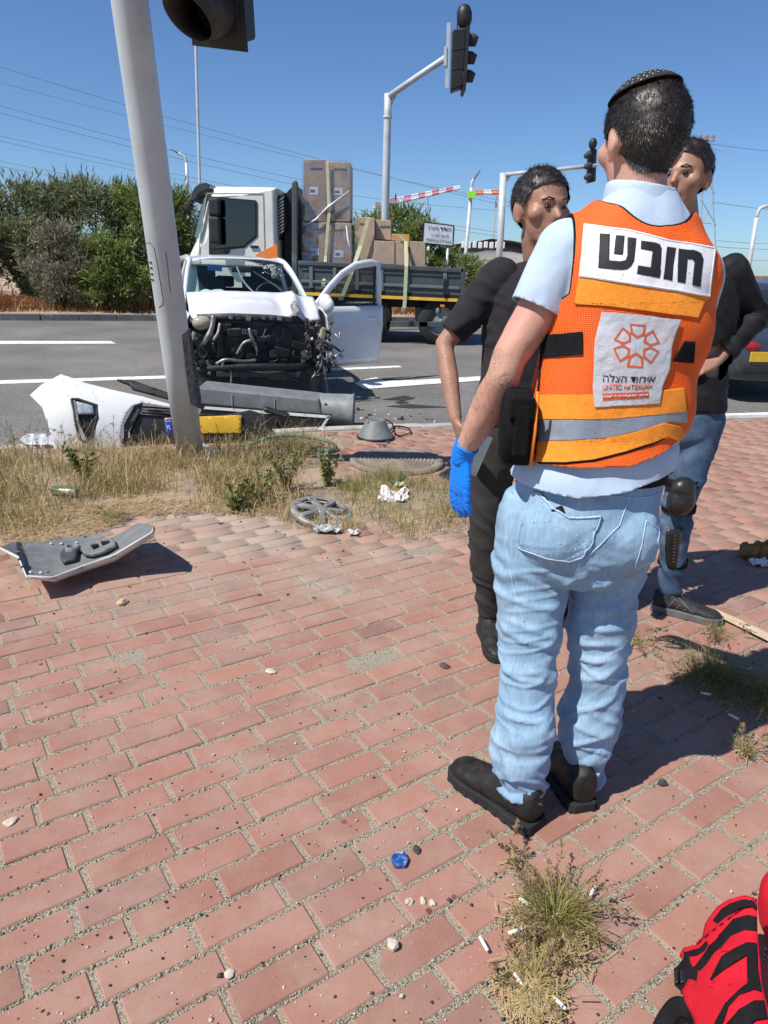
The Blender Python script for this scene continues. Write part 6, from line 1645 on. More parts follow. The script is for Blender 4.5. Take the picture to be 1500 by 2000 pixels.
rock(868, 1303, .026, mat('dead_leaf', (.09, .06, .05), .9), 'dark curled dead leaf on the bricks left of the jeans', 'dead_leaf', seed=9, flat=.3, cat='leaf')
rock(1295, 1532, .014, MATS['pebble_dark'], 'dark grey pebble on bricks right of the near boots', seed=10)
bgp = gnd(780, 1685); o = MB().prism([(-.022, -.016, 0), (.004, -.024, 0), (.022, -.004, 0), (.018, .018, 0), (-.008, .022, 0), (-.024, .008, 0)], (0, 0, .014)).build('glass_shard', mat('blue_glass_shard', (.03, .10, .36), .08, var=.5, scale=60, col2=(.5, .55, .6), c2scale=40), bevel=.003)
o.location = (bgp[0], bgp[1], .004); o.rotation_euler = (rad(8), rad(10), .4); tag(o, 'blue glass shard lying on the bricks left of the near weeds', 'glass')
rock(814, 1662, .012, m_peb, 'dark pebble just right of the blue glass shard', seed=11)
# ================================================================== VEGETATION
def leaves(name, P, D, ln, wd, m, root, r, tint, kind=True, bend=.25):
    """one four-cornered leaf per point P along direction D"""
    n = len(P); D = D / (np.linalg.norm(D, axis=1, keepdims=True) + 1e-9)
    S = np.cross(D, r.normal(0, 1, (n, 3))); S /= np.linalg.norm(S, axis=1, keepdims=True) + 1e-9
    Nn = np.cross(D, S); l = (ln * r.uniform(.6, 1.25, (n, 1))); w_ = wd * r.uniform(.7, 1.2, (n, 1))
    Q = np.stack([P, P + D * l * .45 + S * w_ * .5 + Nn * l * bend * .3, P + D * l - Nn * l * bend * .2, P + D * l * .45 - S * w_ * .5 + Nn * l * bend * .3], 1).reshape(-1, 3)
    o = npmesh(name, Q, np.arange(4 * n).reshape(-1, 4), m, None, False, tint)
    if kind: o['kind'] = 'stuff'
    return wparent(o, root)
m_bush = leafmat('acacia_leaf', (.115, .14, .07), (.32, .34, .17), .35)
m_bushg = leafmat('green_leaf', (.10, .145, .04), (.31, .36, .11), .38)
m_bushd = leafmat('dry_twig_leaf', (.17, .15, .105), (.32, .285, .20), .25)
m_bark = mat('bark', (.10, .075, .055), .95, var=.3, scale=20, bump=.6, bscale=40)
def bush(px, wpx, ytop, Y, label, m, seed, n=5200, ln=.20, wd=.038, group='shrubs along the far kerb', ybase=None, name='shrub', trunk_h=.5, flare=.75):
    r = np.random.default_rng(seed)
    top = at(px, ytop, Y); base = np.array((top[0], Y, ZR + .2)); H = top[2] - base[2]; W = wpx / ppm(Y)
    root = thing(name, label, 'tree' if name == 'tree' else 'shrub', base, 0, group)
    # clumps
    nb = 46; blobs = []
    for k in range(nb):
        h = r.uniform(.12, .96); rad_ = W / 2 * (flare + (1 - flare) * math.sin(math.pi * h)) * (1 - .55 * max(0, h - .6) / .4)
        a = r.uniform(0, 2 * math.pi); q = math.sqrt(r.uniform(.12, 1)) * rad_
        blobs.append((base + np.array((math.cos(a) * q, math.sin(a) * q * .8, H * h)), r.uniform(.13, .24) * W ** .5 * H ** .5 * .62))
    br = MB()
    for k in range(7):
        c, rr = blobs[r.integers(nb)]; mid = base * .5 + c * .5 + r.normal(0, .1, 3)
        br.tube(curve([base + r.normal(0, .06, 3) * np.array((1, 1, 0)), mid, c], 4), np.linspace(.05, .012, 9) * H / 3.2, 6)
    wparent(br.build('trunk', m_bark, smooth=True), root)
    ci = r.integers(0, nb, n); C_ = np.array([b[0] for b in blobs])[ci]; R_ = np.array([b[1] for b in blobs])[ci][:, None]
    u = r.normal(0, 1, (n, 3)); u /= np.linalg.norm(u, axis=1, keepdims=True); q = r.random((n, 1)) ** .42
    P = C_ + u * q * R_ * np.array((1, 1, .85)); P[:, 2] = np.maximum(P[:, 2], base[2] + .05)
    D = u * .7 + r.normal(0, .55, (n, 3)) + np.array((0, 0, .35))
    cl = np.array([r.uniform(.15, .85) for _ in blobs])[ci]
    leaves('crown', P, D, ln, wd, m, root, r, np.clip(cl * .6 + r.random(n) * .5 - .05, 0, 1), kind=False)
    # loose sprays on the outline
    k = n // 10; i = r.integers(0, n, k); up = P[i] + (P[i] - (base + np.array((0, 0, H * .5)))) * .16
    leaves('sprays', up, (P[i] - base) * .6 + r.normal(0, .5, (k, 3)), ln * 1.15, wd * .9, m, root, r, r.random(k))
    return root
bush(-70, 210, 372, 19.2, 'grey-green long-leaved shrub cut off by the left edge', m_bush, 1, 6500)
bush(42, 190, 362, 19.4, 'tall grey-green long-leaved shrub nearest the left edge of the photo', m_bush, 2, 9500)
bush(112, 130, 440, 18.0, 'low dry grey-brown shrub in front of the tall green ones', m_bushd, 3, 6000, .13, .025)
bush(165, 180, 360, 19.8, 'tallest dense olive-green shrub in the middle of the row', m_bush, 4, 10000)
bush(212, 130, 462, 18.2, 'low bright green shrub left of the leaning pole', m_bushg, 5, 6000, .15, .04)
bush(262, 150, 368, 19.8, 'dark green shrub rising just left of the leaning pole', m_bushg, 6, 9000)
bush(345, 120, 382, 20.3, 'green shrub between the leaning pole and truck cab', m_bushg, 7, 7000)
bush(430, 110, 400, 22.5, 'green shrub mostly hidden behind the truck cab', m_bush, 8, 3800)
bush(772, 170, 402, 24.5, 'round green tree rising behind the low cartons', m_bushg, 9, 8000, .26, .05, 'trees behind the truck', name='tree')
bush(826, 110, 440, 23.0, 'green tree partly covering the white road sign', m_bushg, 10, 5200, .24, .05, 'trees behind the truck', name='tree')
bush(905, 110, 500, 30, 'low green shrub right of the white road sign', m_bushg, 12, 2500, .28, .05, 'trees behind the truck')
bush(700, 120, 455, 27, 'green tree hidden behind the narrow carton', m_bushg, 13, 3000, .26, .05, 'trees behind the truck', name='tree')
bush(1475, 90, 572, 45, 'distant green shrub right of the motorcyclist', m_bushg, 14, 2500, .35, .08, 'distant shrubs')
bush(1545, 120, 566, 45, 'distant green shrub at the right edge', m_bushg, 15, 2500, .35, .08, 'distant shrubs')

def blades(name, P, hgt, m, r, lean=.5, wd=.004, tint=None, parent=None, seg=2, dirs=None):
    n = len(P); hgt = np.broadcast_to(hgt, (n,))[:, None]
    a = r.uniform(0, 2 * math.pi, n); L_ = np.stack([np.cos(a), np.sin(a), np.zeros(n)], 1) if dirs is None else dirs
    S = np.stack([-L_[:, 1], L_[:, 0], np.zeros(n)], 1)
    tw = r.uniform(0, math.pi, n)[:, None]; S = S * np.cos(tw) + L_ * np.sin(tw) * .8
    l = lean * r.uniform(.2, 1.4, (n, 1)); U = np.array((0, 0, 1.))
    p1 = P + U * hgt * .55 + L_ * hgt * l * .3; p2 = P + U * hgt * (1 - .35 * l) + L_ * hgt * l * .95
    w_ = wd * r.uniform(.6, 1.4, (n, 1))
    Q = np.stack([P - S * w_, P + S * w_, p1 + S * w_ * .7, p1 - S * w_ * .7, p2 + S * w_ * .15, p2 - S * w_ * .15], 1).reshape(-1, 3)
    i = np.arange(n)[:, None] * 6; F = np.concatenate([i + np.array([0, 1, 2, 3]), i + np.array([3, 2, 4, 5])])
    t = r.random(n) if tint is None else tint
    o = npmesh(name, Q, F, m, None, False, np.concatenate([t, t])); o['kind'] = 'stuff'
    if parent is not None: wparent(o, parent)
    return o
m_straw = leafmat('straw', (.40, .29, .14), (.60, .47, .26), .25, .7)
m_grass = leafmat('grass_green', (.12, .15, .035), (.42, .36, .13), .3)
m_rust_g = leafmat('rust_weed', (.20, .085, .035), (.38, .19, .08), .2, .8)
m_seed = leafmat('seed_head', (.14, .085, .06), (.33, .26, .13), .2, .8)
r6 = np.random.default_rng(66)
# rust-coloured dry weeds along the far kerb
n = 13000; t = r6.uniform(-16, 13, n); s_ = r6.gamma(2.2, .42, n) + .35
h_ = .22 + .42 * np.clip(.5 + .8 * noise(np.stack([t, np.zeros(n), np.zeros(n)], 1), .8), 0, 1) * r6.uniform(.5, 1, n)
base = farB + np.outer(t, fd) + np.outer(s_, fn)
keep = h_ > .2
P = np.column_stack([base, np.full(n, ZR + .15) + np.minimum(s_, 3) * .05])[keep]
tag(blades('dry_weeds', P, h_[keep], m_rust_g, r6, .7, .012), 'rust-brown dry weeds along the far kerb under the shrubs', 'weeds')
n = 2600; t = r6.uniform(-16, 13, n); s_ = r6.uniform(.2, 1.0, n); base = farB + np.outer(t, fd) + np.outer(s_, fn)
tag(blades('dry_grass', np.column_stack([base, np.full(n, ZR + .15)]), r6.uniform(.04, .14, n), m_straw, r6, .9, .012), 'short straw-coloured grass right behind the far kerb', 'grass')
# rubbish on the far verge
for k, (x, y, w_, c, lab) in enumerate(((118, 585, .9, (.42, .36, .30), 'grey-brown rag heap on the far verge below the dry shrub'), (138, 598, .35, (.55, .56, .60), 'pale plastic sheet on the far verge right of rag heap'), (203, 601, .2, (.75, .42, .05), 'orange-yellow wrapper on the far verge'), (228, 596, .25, (.75, .75, .75), 'white plastic bag on the far verge left of the pole'), (28, 594, .3, (.5, .5, .5), 'grey litter on the far verge near the left edge'))):
    p = gnd(x, y, ZR + .16)
    G = [[(p[0] + (u - .5) * w_ * 1.6 * (1 + .3 * float(noise(np.array((u * 5, v * 5, k)))) ), p[1] + (v - .5) * w_ * .7, ZR + .16 + max(0, .16 * w_ ** .5 * (.6 + float(noise(np.array((u * 7 + k, v * 7, 2.))))) * (1 - (2 * u - 1) ** 2) * (1 - (2 * v - 1) ** 2))) for v in np.linspace(0, 1, 9)] for u in np.linspace(0, 1, 12)]
    tag(MB().grid(G).build('litter', mat('litter_%d' % k, c, .8, var=.15, scale=20)), lab, 'litter', 'rubbish on the far verge')
# ------------------------------------------------------------------ near verge: blown dirt, dry grass, weeds
def inside(poly, x, y):
    c = False; n_ = len(poly)
    for i in range(n_):
        x1, y1 = poly[i]; x2, y2 = poly[(i + 1) % n_]
        if (y1 > y) != (y2 > y) and x < (x2 - x1) * (y - y1) / (y2 - y1) + x1: c = not c
    return c
dpx = [(-260, 900), (0, 884), (200, 876), (400, 866), (560, 852), (660, 850), (700, 862), (660, 890), (690, 930), (800, 945), (880, 950), (890, 1010), (850, 1050), (760, 1040), (690, 1062), (560, 1040), (420, 1010), (330, 1000), (240, 1012), (200, 1040), (120, 1075), (0, 1090), (-260, 1130)]
dg_ = [tuple(gnd(*p)[:2]) for p in dpx]
def polydist(poly, x, y):
    d = 9e9
    for (x1, y1), (x2, y2) in zip(poly, poly[1:] + poly[:1]):
        vx, vy = x2 - x1, y2 - y1; t = max(0, min(1, ((x - x1) * vx + (y - y1) * vy) / (vx * vx + vy * vy))); d = min(d, math.hypot(x - x1 - t * vx, y - y1 - t * vy))
    return d if inside(poly, x, y) else -d
st = .045; gx = np.arange(-4.6, 1.6, st); gy = np.arange(3.0, 6.7, st); ids = {}; Vv = []; Ff = []
for i, x in enumerate(gx):
    for j, y in enumerate(gy):
        d = polydist(dg_, x, y)
        if d > -.35:
            nn = float(fbm(np.array((x, y, 0.)), 3.0, 3)); n2 = float(noise(np.array((x, y, 5.)), 14))
            z = -.012 + .028 * np.tanh((d + .20 * nn) * 4.0) + .010 * nn + .004 * n2
            ids[(i, j)] = len(Vv); Vv.append((x, y, min(z, .03)))
for (i, j), a in ids.items():
    if (i + 1, j) in ids and (i, j + 1) in ids and (i + 1, j + 1) in ids: Ff.append((a, ids[(i + 1, j)], ids[(i + 1, j + 1)], ids[(i, j + 1)]))
m_dirt = mat('blown_dirt', (.34, .25, .17), .95, var=.2, scale=5, bump=.9, bscale=90, col2=(.25, .20, .145), c2scale=3)
dirt = npmesh('dirt_verge', Vv, Ff, m_dirt, None, True); struct(dirt)
def scatter(poly_px, n, r):
    xs = [p[0] for p in poly_px]; ys = [p[1] for p in poly_px]; out = []
    g_ = [tuple(gnd(*p)[:2]) for p in poly_px]; x0, x1 = min(q[0] for q in g_), max(q[0] for q in g_); y0, y1 = min(q[1] for q in g_), max(q[1] for q in g_)
    while len(out) < n:
        x, y = r.uniform(x0, x1), r.uniform(y0, y1)
        if inside(g_, x, y): out.append((x, y, .004))
    return np.array(out)
gpoly = [(-200, 905), (0, 888), (120, 882), (250, 888), (360, 890), (400, 880), (520, 862), (600, 860), (640, 885), (560, 940), (620, 985), (560, 1000), (470, 1000), (380, 985), (330, 960), (260, 975), (190, 995), (110, 1030), (0, 1045), (-200, 1060)]
cl = scatter(gpoly, 210, r6); wts = r6.gamma(.9, 1, 210); ci = r6.choice(210, 11500, p=wts / wts.sum())
P = cl[ci] + np.column_stack([r6.normal(0, .085, (11500, 2)), np.zeros(11500)])
tag(blades('dry_grass', P, r6.gamma(3.2, .03, 11500), m_straw, r6, .95, .0022), 'matted straw-coloured dry grass on the verge by leaning pole', 'grass')
ci = r6.integers(0, 210, 5200); P = cl[ci] + np.column_stack([r6.normal(0, .07, (5200, 2)), np.zeros(5200)])
tag(blades('green_grass', P, r6.gamma(5, .022, 5200), m_grass, r6, .8, .0022), 'thin green grass mixed into the dry verge', 'grass')
g2 = [(690, 935), (850, 930), (880, 960), (880, 1030), (820, 1055), (720, 1050), (690, 1000)]
cl2 = scatter(g2, 46, r6); wts = r6.gamma(.6, 1, 46); ci = r6.choice(46, 2600, p=wts / wts.sum()); P = cl2[ci] + np.column_stack([r6.normal(0, .075, (2600, 2)), np.zeros(2600)])
tag(blades('verge_grass', P, r6.gamma(3, .026, 2600), m_grass, r6, 1.0, .0020, np.clip(r6.beta(2, 1.2, 2600), 0, 1)), 'yellow-green grass around the crumpled tissue', 'grass')
def flatstraw(name, poly, n, label, ln=.11):
    P = scatter(poly, n, r6); P[:, 2] = r6.uniform(.014, .03, n); a = r6.uniform(0, 2 * math.pi, n); D = np.stack([np.cos(a), np.sin(a), r6.normal(0, .08, n)], 1)
    S = np.stack([-np.sin(a), np.cos(a), np.zeros(n)], 1); l = ln * r6.uniform(.4, 1.3, (n, 1)); w_ = .0016
    Q = np.stack([P - D * l / 2 - S * w_, P + D * l / 2 - S * w_, P + D * l / 2 + S * w_, P - D * l / 2 + S * w_], 1).reshape(-1, 3)
    o = npmesh(name, Q, np.arange(4 * n).reshape(-1, 4), m_straw, None, False, r6.random(n)); tag(o, label, 'straw', kind='stuff'); return o
flatstraw('fallen_straw', [(0, 1000), (200, 985), (330, 975), (480, 985), (560, 1010), (420, 1005), (260, 1010), (150, 1060), (0, 1075)], 1500, 'fallen straw lying along the edge of the bricks')
g3 = [(545, 1000), (600, 1015), (690, 1020), (720, 1040), (600, 1042), (540, 1020)]
P = scatter(g3, 420, r6); tag(blades('sparse_grass', P, r6.gamma(3, .022, 420), m_straw, r6, 1.0, .002), 'sparse straw stalks poking through and before the hubcap', 'grass')
# seed stalks: thin stem with a loose feathery head
def stalks(name, bases, tips, m, r, parent, head=.10, twigs=16, wd=.0011, tw_len=.028):
    Vq, Fq, tn = [], [], []
    for b, t in zip(bases, tips):
        b, t = np.array(b, float), np.array(t, float); c = (b + t) / 2 + np.array((0, 0, .18 * np.linalg.norm(t - b)))
        pts = [(1 - u) ** 2 * b + 2 * u * (1 - u) * c + u * u * t for u in np.linspace(0, 1, 7)]
        side_ = unit(np.cross(t - b, (0, 0, 1)) + 1e-6) * wd
        for p, q in zip(pts[:-1], pts[1:]):
            k = len(Vq); Vq += [p - side_, p + side_, q + side_, q - side_]; Fq.append((k, k + 1, k + 2, k + 3)); tn.append(.8)
        d = unit(pts[-1] - pts[-2])
        for i in range(twigs):
            u = r.random(); p = pts[-1] - d * head * u; v = unit(d * .7 + r.normal(0, .55, 3)) * tw_len * (.4 + u * .9); w2 = unit(np.cross(v, r.normal(0, 1, 3)) + 1e-6) * .0022
            k = len(Vq); Vq += [p, p + v * .6 + w2, p + v, p + v * .6 - w2]; Fq.append((k, k + 1, k + 2, k + 3)); tn.append(r.random())
    o = npmesh(name, np.array(Vq), np.array(Fq), m, None, False, tn); o['kind'] = 'stuff'
    if parent is not None: wparent(o, parent)
    return o
B = scatter(gpoly, 230, r6); Tt = B + np.column_stack([r6.normal(0, .10, (230, 2)), r6.uniform(.14, .34, 230)])
tag(stalks('seed_stalks', B, Tt, m_seed, r6, None, .12, 14, .0014, .03), 'feathery brown seed stalks standing over the dry verge', 'stalks')
# leafy weeds
m_weed = leafmat('weed_leaf', (.13, .15, .045), (.32, .32, .12), .3)
m_stem = mat('weed_stem', (.20, .10, .06), .8, var=.3, scale=30)
def weed(px, py, h, n, spread, label, seed, leaf=.045):
    r = np.random.default_rng(seed); p = gnd(px, py); root = thing('weed', label, 'weed', (p[0], p[1], 0), 0, 'leafy weeds on the verge'); sb = MB(); LP, LD = [], []
    for k in range(n):
        a = r.uniform(0, 2 * math.pi); tip = np.array((p[0] + math.cos(a) * spread * r.uniform(.3, 1), p[1] + math.sin(a) * spread * r.uniform(.3, 1), h * r.uniform(.55, 1)))
        pts = curve([(p[0], p[1], 0), (p[0] * .6 + tip[0] * .4, p[1] * .6 + tip[1] * .4, tip[2] * .55), tip], 5); sb.tube(pts, np.linspace(.004, .0015, len(pts)), 5)
        for q in pts[2:]:
            for _ in range(4): LP.append(q + r.normal(0, .006, 3)); LD.append(r.normal(0, 1, 3) + np.array((0, 0, .3)))
    wparent(sb.build('stem', m_stem, smooth=True), root)
    leaves('leaves', np.array(LP), np.array(LD), leaf, leaf * .55, m_weed, root, r, r.random(len(LP)), kind=True)
    return root
weed(510, 985, .26, 9, .16, 'leafy green weed with reddish stems left of hubcap', 21, .032)
weed(560, 962, .32, 9, .18, 'taller leafy green weed behind the hubcap', 22, .032)
weed(462, 1000, .16, 6, .12, 'small leafy weed at the brick edge left of hubcap', 23)
weed(640, 955, .24, 6, .14, 'thin green weed behind the right side of the hubcap', 24)
weed(165, 945, .26, 6, .12, 'green weed standing in dry grass above the crushed can', 25)
weed(55, 590, .8, 9, .4, 'pale green weed on the far verge among rust weeds', 26, .14)
weed(250, 610, .25, 8, .5, 'low green weed on the far verge beside pole', 27, .10)
# tufts growing between the bricks
def tuft(px, py, label, n, h, rad_, seed, straw_n, heads, reach, green=.5):
    r = np.random.default_rng(seed); p = gnd(px, py); root = thing('grass_tuft', label, 'grass', (p[0], p[1], 0), 0, 'tufts growing between the bricks')
    a = r.uniform(0, 2 * math.pi, n); q = r.gamma(1.4, rad_ * .32, n)
    P = np.column_stack([p[0] + np.cos(a) * q, p[1] + np.sin(a) * q, np.full(n, .003)])
    D = np.column_stack([np.cos(a), np.sin(a), np.zeros(n)]); D = D + r.normal(0, .35, (n, 3)) * np.array((1, 1, 0)); D /= np.linalg.norm(D, axis=1, keepdims=True)
    blades('blades', P, r.gamma(5, h / 5, n), m_grass, r, 1.1, .0011, np.clip(r.beta(2 * (1 - green) + .5, 2 * green + .5, n), 0, 1), root, dirs=D)
    if straw_n:
        a = r.uniform(0, 2 * math.pi, straw_n); q = np.abs(r.normal(0, rad_ * .6, straw_n)); P = np.column_stack([p[0] + np.cos(a) * q - .01, p[1] + np.sin(a) * q - rad_ * .35, r.uniform(.005, .02, straw_n)])
        b = r.uniform(0, 2 * math.pi, straw_n); Dd = np.column_stack([np.cos(b), np.sin(b), r.normal(0, .15, straw_n)]); S = np.column_stack([-np.sin(b), np.cos(b), np.zeros(straw_n)]); l = r.uniform(.012, .05, (straw_n, 1)); w_ = r.uniform(.0008, .0018, (straw_n, 1))
        Q = np.stack([P - Dd * l / 2 - S * w_, P + Dd * l / 2 - S * w_, P + Dd * l / 2 + S * w_, P - Dd * l / 2 + S * w_], 1).reshape(-1, 3)
        o = npmesh('straw', Q, np.arange(4 * straw_n).reshape(-1, 4), m_straw, None, False, r.random(straw_n)); o['kind'] = 'stuff'; wparent(o, root)
    if heads:
        a = r.uniform(0, 2 * math.pi, heads); l = reach * r.uniform(.55, 1.1, heads)
        B = np.column_stack([p[0] + np.cos(a) * .012, p[1] + np.sin(a) * .012, np.full(heads, .004)]); Tt = np.column_stack([p[0] + np.cos(a) * l, p[1] + np.sin(a) * l, r.uniform(.02, .09, heads)])
        stalks('seed_heads', B, Tt, m_seed, r, root, reach * .42, 26, .0008, .016)
    return root
tuft(1085, 1800, 'large half-dry grass tuft between bricks at bottom, with cigarette butts', 900, .055, .08, 31, 1900, 34, .17, .45)
tuft(1040, 1930, 'pile of straw and dry grass at the bottom edge below the large tuft', 260, .04, .06, 32, 1300, 10, .11, .2)
tuft(1400, 1335, 'dark green tuft in the medic\'s shadow at right', 1300, .075, .14, 33, 700, 16, .20, .6)
tuft(1500, 1370, 'dark green tuft cut off by the right edge', 600, .08, .09, 34, 200, 8, .16, .6)
tuft(1450, 1470, 'small sunlit weed with pale head near right edge', 120, .04, .03, 35, 60, 8, .09, .4)
tuft(1235, 1255, 'sparse creeping weed between the boots and sports shoe', 120, .035, .06, 36, 60, 12, .22, .4)
tuft(1400, 1240, 'thin weed beside the toe of the sports shoe', 120, .05, .05, 37, 60, 8, .15, .5)
tuft(1010, 1690, 'tiny seed-head weed just below the near boots', 40, .02, .02, 38, 20, 7, .08, .4)
tuft(215, 1015, 'short grass tuft at brick edge above the curved bumper piece', 300, .06, .07, 39, 500, 6, .14, .4)
# ================================================================== THINGS FAR OFF
def far_thing(name, lab, cat, px, py, Y, group=None):
    p = at(px, py, Y); return thing(name, lab, cat, (p[0], p[1], ZR), 0, group)
def pole_px(root, pts, Y, r, m=None, name='pole_shaft', n=12): return wparent(MB().tube([at(x, y, Y if np.isscalar(Y) else Y[i]) for i, (x, y) in enumerate(pts)], r, n).build(name, m or m_galv, smooth=True), root)
# mast-arm signal behind the truck
ms = far_thing('mast_signal', 'grey mast with sloping arm carrying a black traffic signal behind the truck', 'traffic light', 752, 560, 17.6)
b_ = at(752, 430, 17.6)
wparent(MB().tube([(b_[0], 17.6, ZR), at(752, 430, 17.6), at(757, 228, 17.6), at(758, 183, 17.6)], [.10, .088, .082, .082], 16).build('mast', m_galv, smooth=True), ms)
wparent(MB().lathe([(.10, -.02), (.105, 0), (.10, .02)], at(757, 229, 17.6), 16).build('mast_collar', m_galv), ms)
pole_px(ms, [(757, 190), (812, 152), (872, 112)], [17.6, 17.2, 16.7], .062, name='mast_arm')
wparent(MB().prism(pix([(757, 184), (776, 184), (762, 212), (757, 224)], 17.58), (0, .03, 0)).build('gusset', m_galv), ms)
Yh = 16.6
wparent(MB().prism(pix([(873, 44), (880, 44), (876, 172), (869, 172)], Yh + .02), (.0, .03, 0)).build('mount_rail', m_galv), ms)
wparent(MB().prism(pix([(868, 90), (873, 90), (872, 128), (867, 128)], Yh), (0, .1, 0)).build('clamp', m_galv), ms)
wparent(MB().prism(pix([(883, 57), (912, 52), (905, 168), (879, 178)], Yh - .1), (.02, .30, 0)).build('housing', m_sig, bevel=.03), ms)
wparent(MB().prism(pix([(912, 48), (918, 52), (910, 175), (905, 172)], Yh - .28), (.0, .70, 0)).build('backboard', m_sig), ms)
for y in (77, 112, 148):
    c = at(911 - (y - 77) * .08, y, Yh)
    wparent(MB().tube([c, c + np.array((.12, -.02, -.01)), c + np.array((.21, -.03, -.04))], [.12, .115, .09], 16).build('hood', m_sigdust, smooth=True), ms)
wparent(MB().limb([at(907, 24, Yh), at(907, 41, Yh)], [(.15, .13), (.15, .13)], 16).build('camera_dome', m_sig, smooth=True), ms)
wparent(MB().tube([at(893, 56, Yh), at(894, 36, Yh), at(900, 30, Yh)], .012, 6).build('dome_bracket', m_sig), ms)
for y in (97, 135): wparent(MB().prism(pix([(882, y), (908, y - 4), (908, y - 3), (882, y + 1)], Yh - .11), (0, .01, 0)).build('housing_seam', m_sigdust), ms)
# second mast further off
m2 = far_thing('mast_signal', 'smaller distant grey mast with arm and signal left of medic\'s head', 'traffic light', 980, 560, 30)
wparent(MB().tube([(at(978, 460, 30)[0], 30, ZR), at(978, 460, 30), at(983, 338, 30)], .13, 12).build('mast', m_galv, smooth=True), m2)
pole_px(m2, [(983, 341), (1060, 334), (1166, 323)], [30, 29.5, 29], .07, name='mast_arm')
wparent(MB().prism(pix([(986, 338), (1004, 336), (988, 358)], 30), (0, .04, 0)).build('gusset', m_galv), m2)
wparent(MB().prism(pix([(1151, 293), (1166, 290), (1164, 354), (1149, 357)], 29), (0, .35, 0)).build('housing', m_sig, bevel=.03), m2)
for y in (302, 323, 344): wparent(MB().limb([at(1151, y, 29), at(1146, y + 2, 28.95)], [.12, .11], 12).build('hood', m_sigdust, smooth=True), m2)
wparent(MB().ell(at(1158, 281, 29), (.15, .14, .20)).build('camera_dome', m_sig, smooth=True), m2)
# street lamps
def lamp(pts, Y, r, lab, headpts, seed=0):
    o = far_thing('street_lamp', lab, 'street lamp', *pts[-1], Y, 'street lamps along the road'); b = at(*pts[-1], Y)
    wparent(MB().tube([(b[0], Y, ZR)] + [at(x, y, Y) for x, y in pts[::-1]], r, 10).build('lamp_post', m_galv, smooth=True), o)
    wparent(MB().tube(curve([at(x, y, Y) for x, y in headpts], 4), [r * .8] * (4 * (len(headpts) - 1) + 1), 8).build('lamp_arm', m_galv, smooth=True), o)
    e = at(*headpts[-1], Y); d = unit(at(*headpts[-1], Y) - at(*headpts[-2], Y))
    wparent(MB().limb([e, e + d * .55], [(.06, .13), (.05, .10)], 10).build('lantern', mat('lantern_grey', (.12, .12, .13), .5), smooth=True), o)
lamp([(380, -60), (383, 105), (390, 355)], 30, .055, 'tall thin lamp post rising behind the truck cab', [(380, -60), (372, -75), (350, -80)])
lamp([(364, 318), (366, 360)], 60, .12, 'distant curved street lamp left of the tall lamp post', [(364, 318), (361, 306), (348, 299)])
lamp([(921, 366), (908, 516)], 48, .11, 'distant lamp post with green box between sign and mast', [(921, 366), (922, 356), (926, 350)])
lamp([(1478, 425), (1465, 505), (1452, 590)], 40, .11, 'curved street lamp at the right edge', [(1478, 425), (1484, 408), (1500, 402)])
gb = thing('green_box', 'bright green box fixed to the distant lamp post', 'box', at(921, 386, 47.8)); wparent(MB().prism(pix([(914, 373), (929, 374), (927, 387), (915, 386)], 47.6), (0, .5, 0)).build('green_panel', mat('lime_green', (.25, .75, .05), .6)), gb)
# cranes: lattice jibs in painted bands
m_cr = mat('crane_red', (.62, .16, .20), .6); m_cw = mat('crane_white', (.75, .75, .74), .6); m_co = mat('crane_orange', (.75, .24, .08), .6)
def jib(a, b, Y, h0, h1, bands, cols, lab, nm='tower_crane'):
    o = far_thing(nm, lab, 'crane', a[0], a[1] + 60, Y)
    for k in range(bands):
        t0, t1 = k / bands, (k + 1) / bands; q = MB()
        P = lambda t, s, dy=0: at(a[0] + (b[0] - a[0]) * t, a[1] + (b[1] - a[1]) * t + s * (h0 + (h1 - h0) * t), Y) + np.array((0, dy, 0))
        th = .42 / ppm(Y) * 3.2
        for dy in (0, 1.6):
            q.tube([P(t0, .5, dy), P(t1, .5, dy)], th, 5)
            for j in range(2):
                u0 = t0 + (t1 - t0) * j / 2; u1 = t0 + (t1 - t0) * (j + 1) / 2; um = (u0 + u1) / 2
                q.tube([P(u0, .5, dy), P(um, -.5, .8), P(u1, .5, dy)], th * .8, 5)
        q.tube([P(t0, -.5, .8), P(t1, -.5, .8)], th, 5)
        wparent(q.build('jib_section', cols[k % len(cols)]), o)
    return o
c1 = jib((762, 394), (899, 365), 150, 11, 5, 10, (m_cr, m_cw), 'red and white lattice crane jib rising behind the tree')
wparent(MB().prism(pix([(728, 402), (748, 402), (748, 407), (728, 406)], 150), (0, 2, 0)).build('counter_jib', m_cw), c1)
wparent(MB().box(at(738, 402, 150), (1.0, 1.5, 1.2)).build('counterweight', mat('concrete_grey', (.3, .3, .3), .9)), c1)
p = at(764, 405, 150); wparent(MB().box((p[0], 151, p[2] / 2), (1.4, 1.4, p[2])).build('tower', m_cr), c1)
wparent(MB().tube([at(836, 385, 150), at(836, 422, 150)], .06, 5).build('hoist_rope', m_sig), c1); wparent(MB().box(at(836, 425, 150), (.6, .6, 1.0)).build('hook_block', m_cr), c1)
c2 = jib((976, 374), (930, 375), 140, 7, 6, 3, (m_co, m_cw), 'short orange and white crane jib beside the distant mast')
p = at(972, 380, 140); wparent(MB().box((p[0], 141, p[2] / 2), (.35, .35, p[2])).build('tower', m_galv), c2)
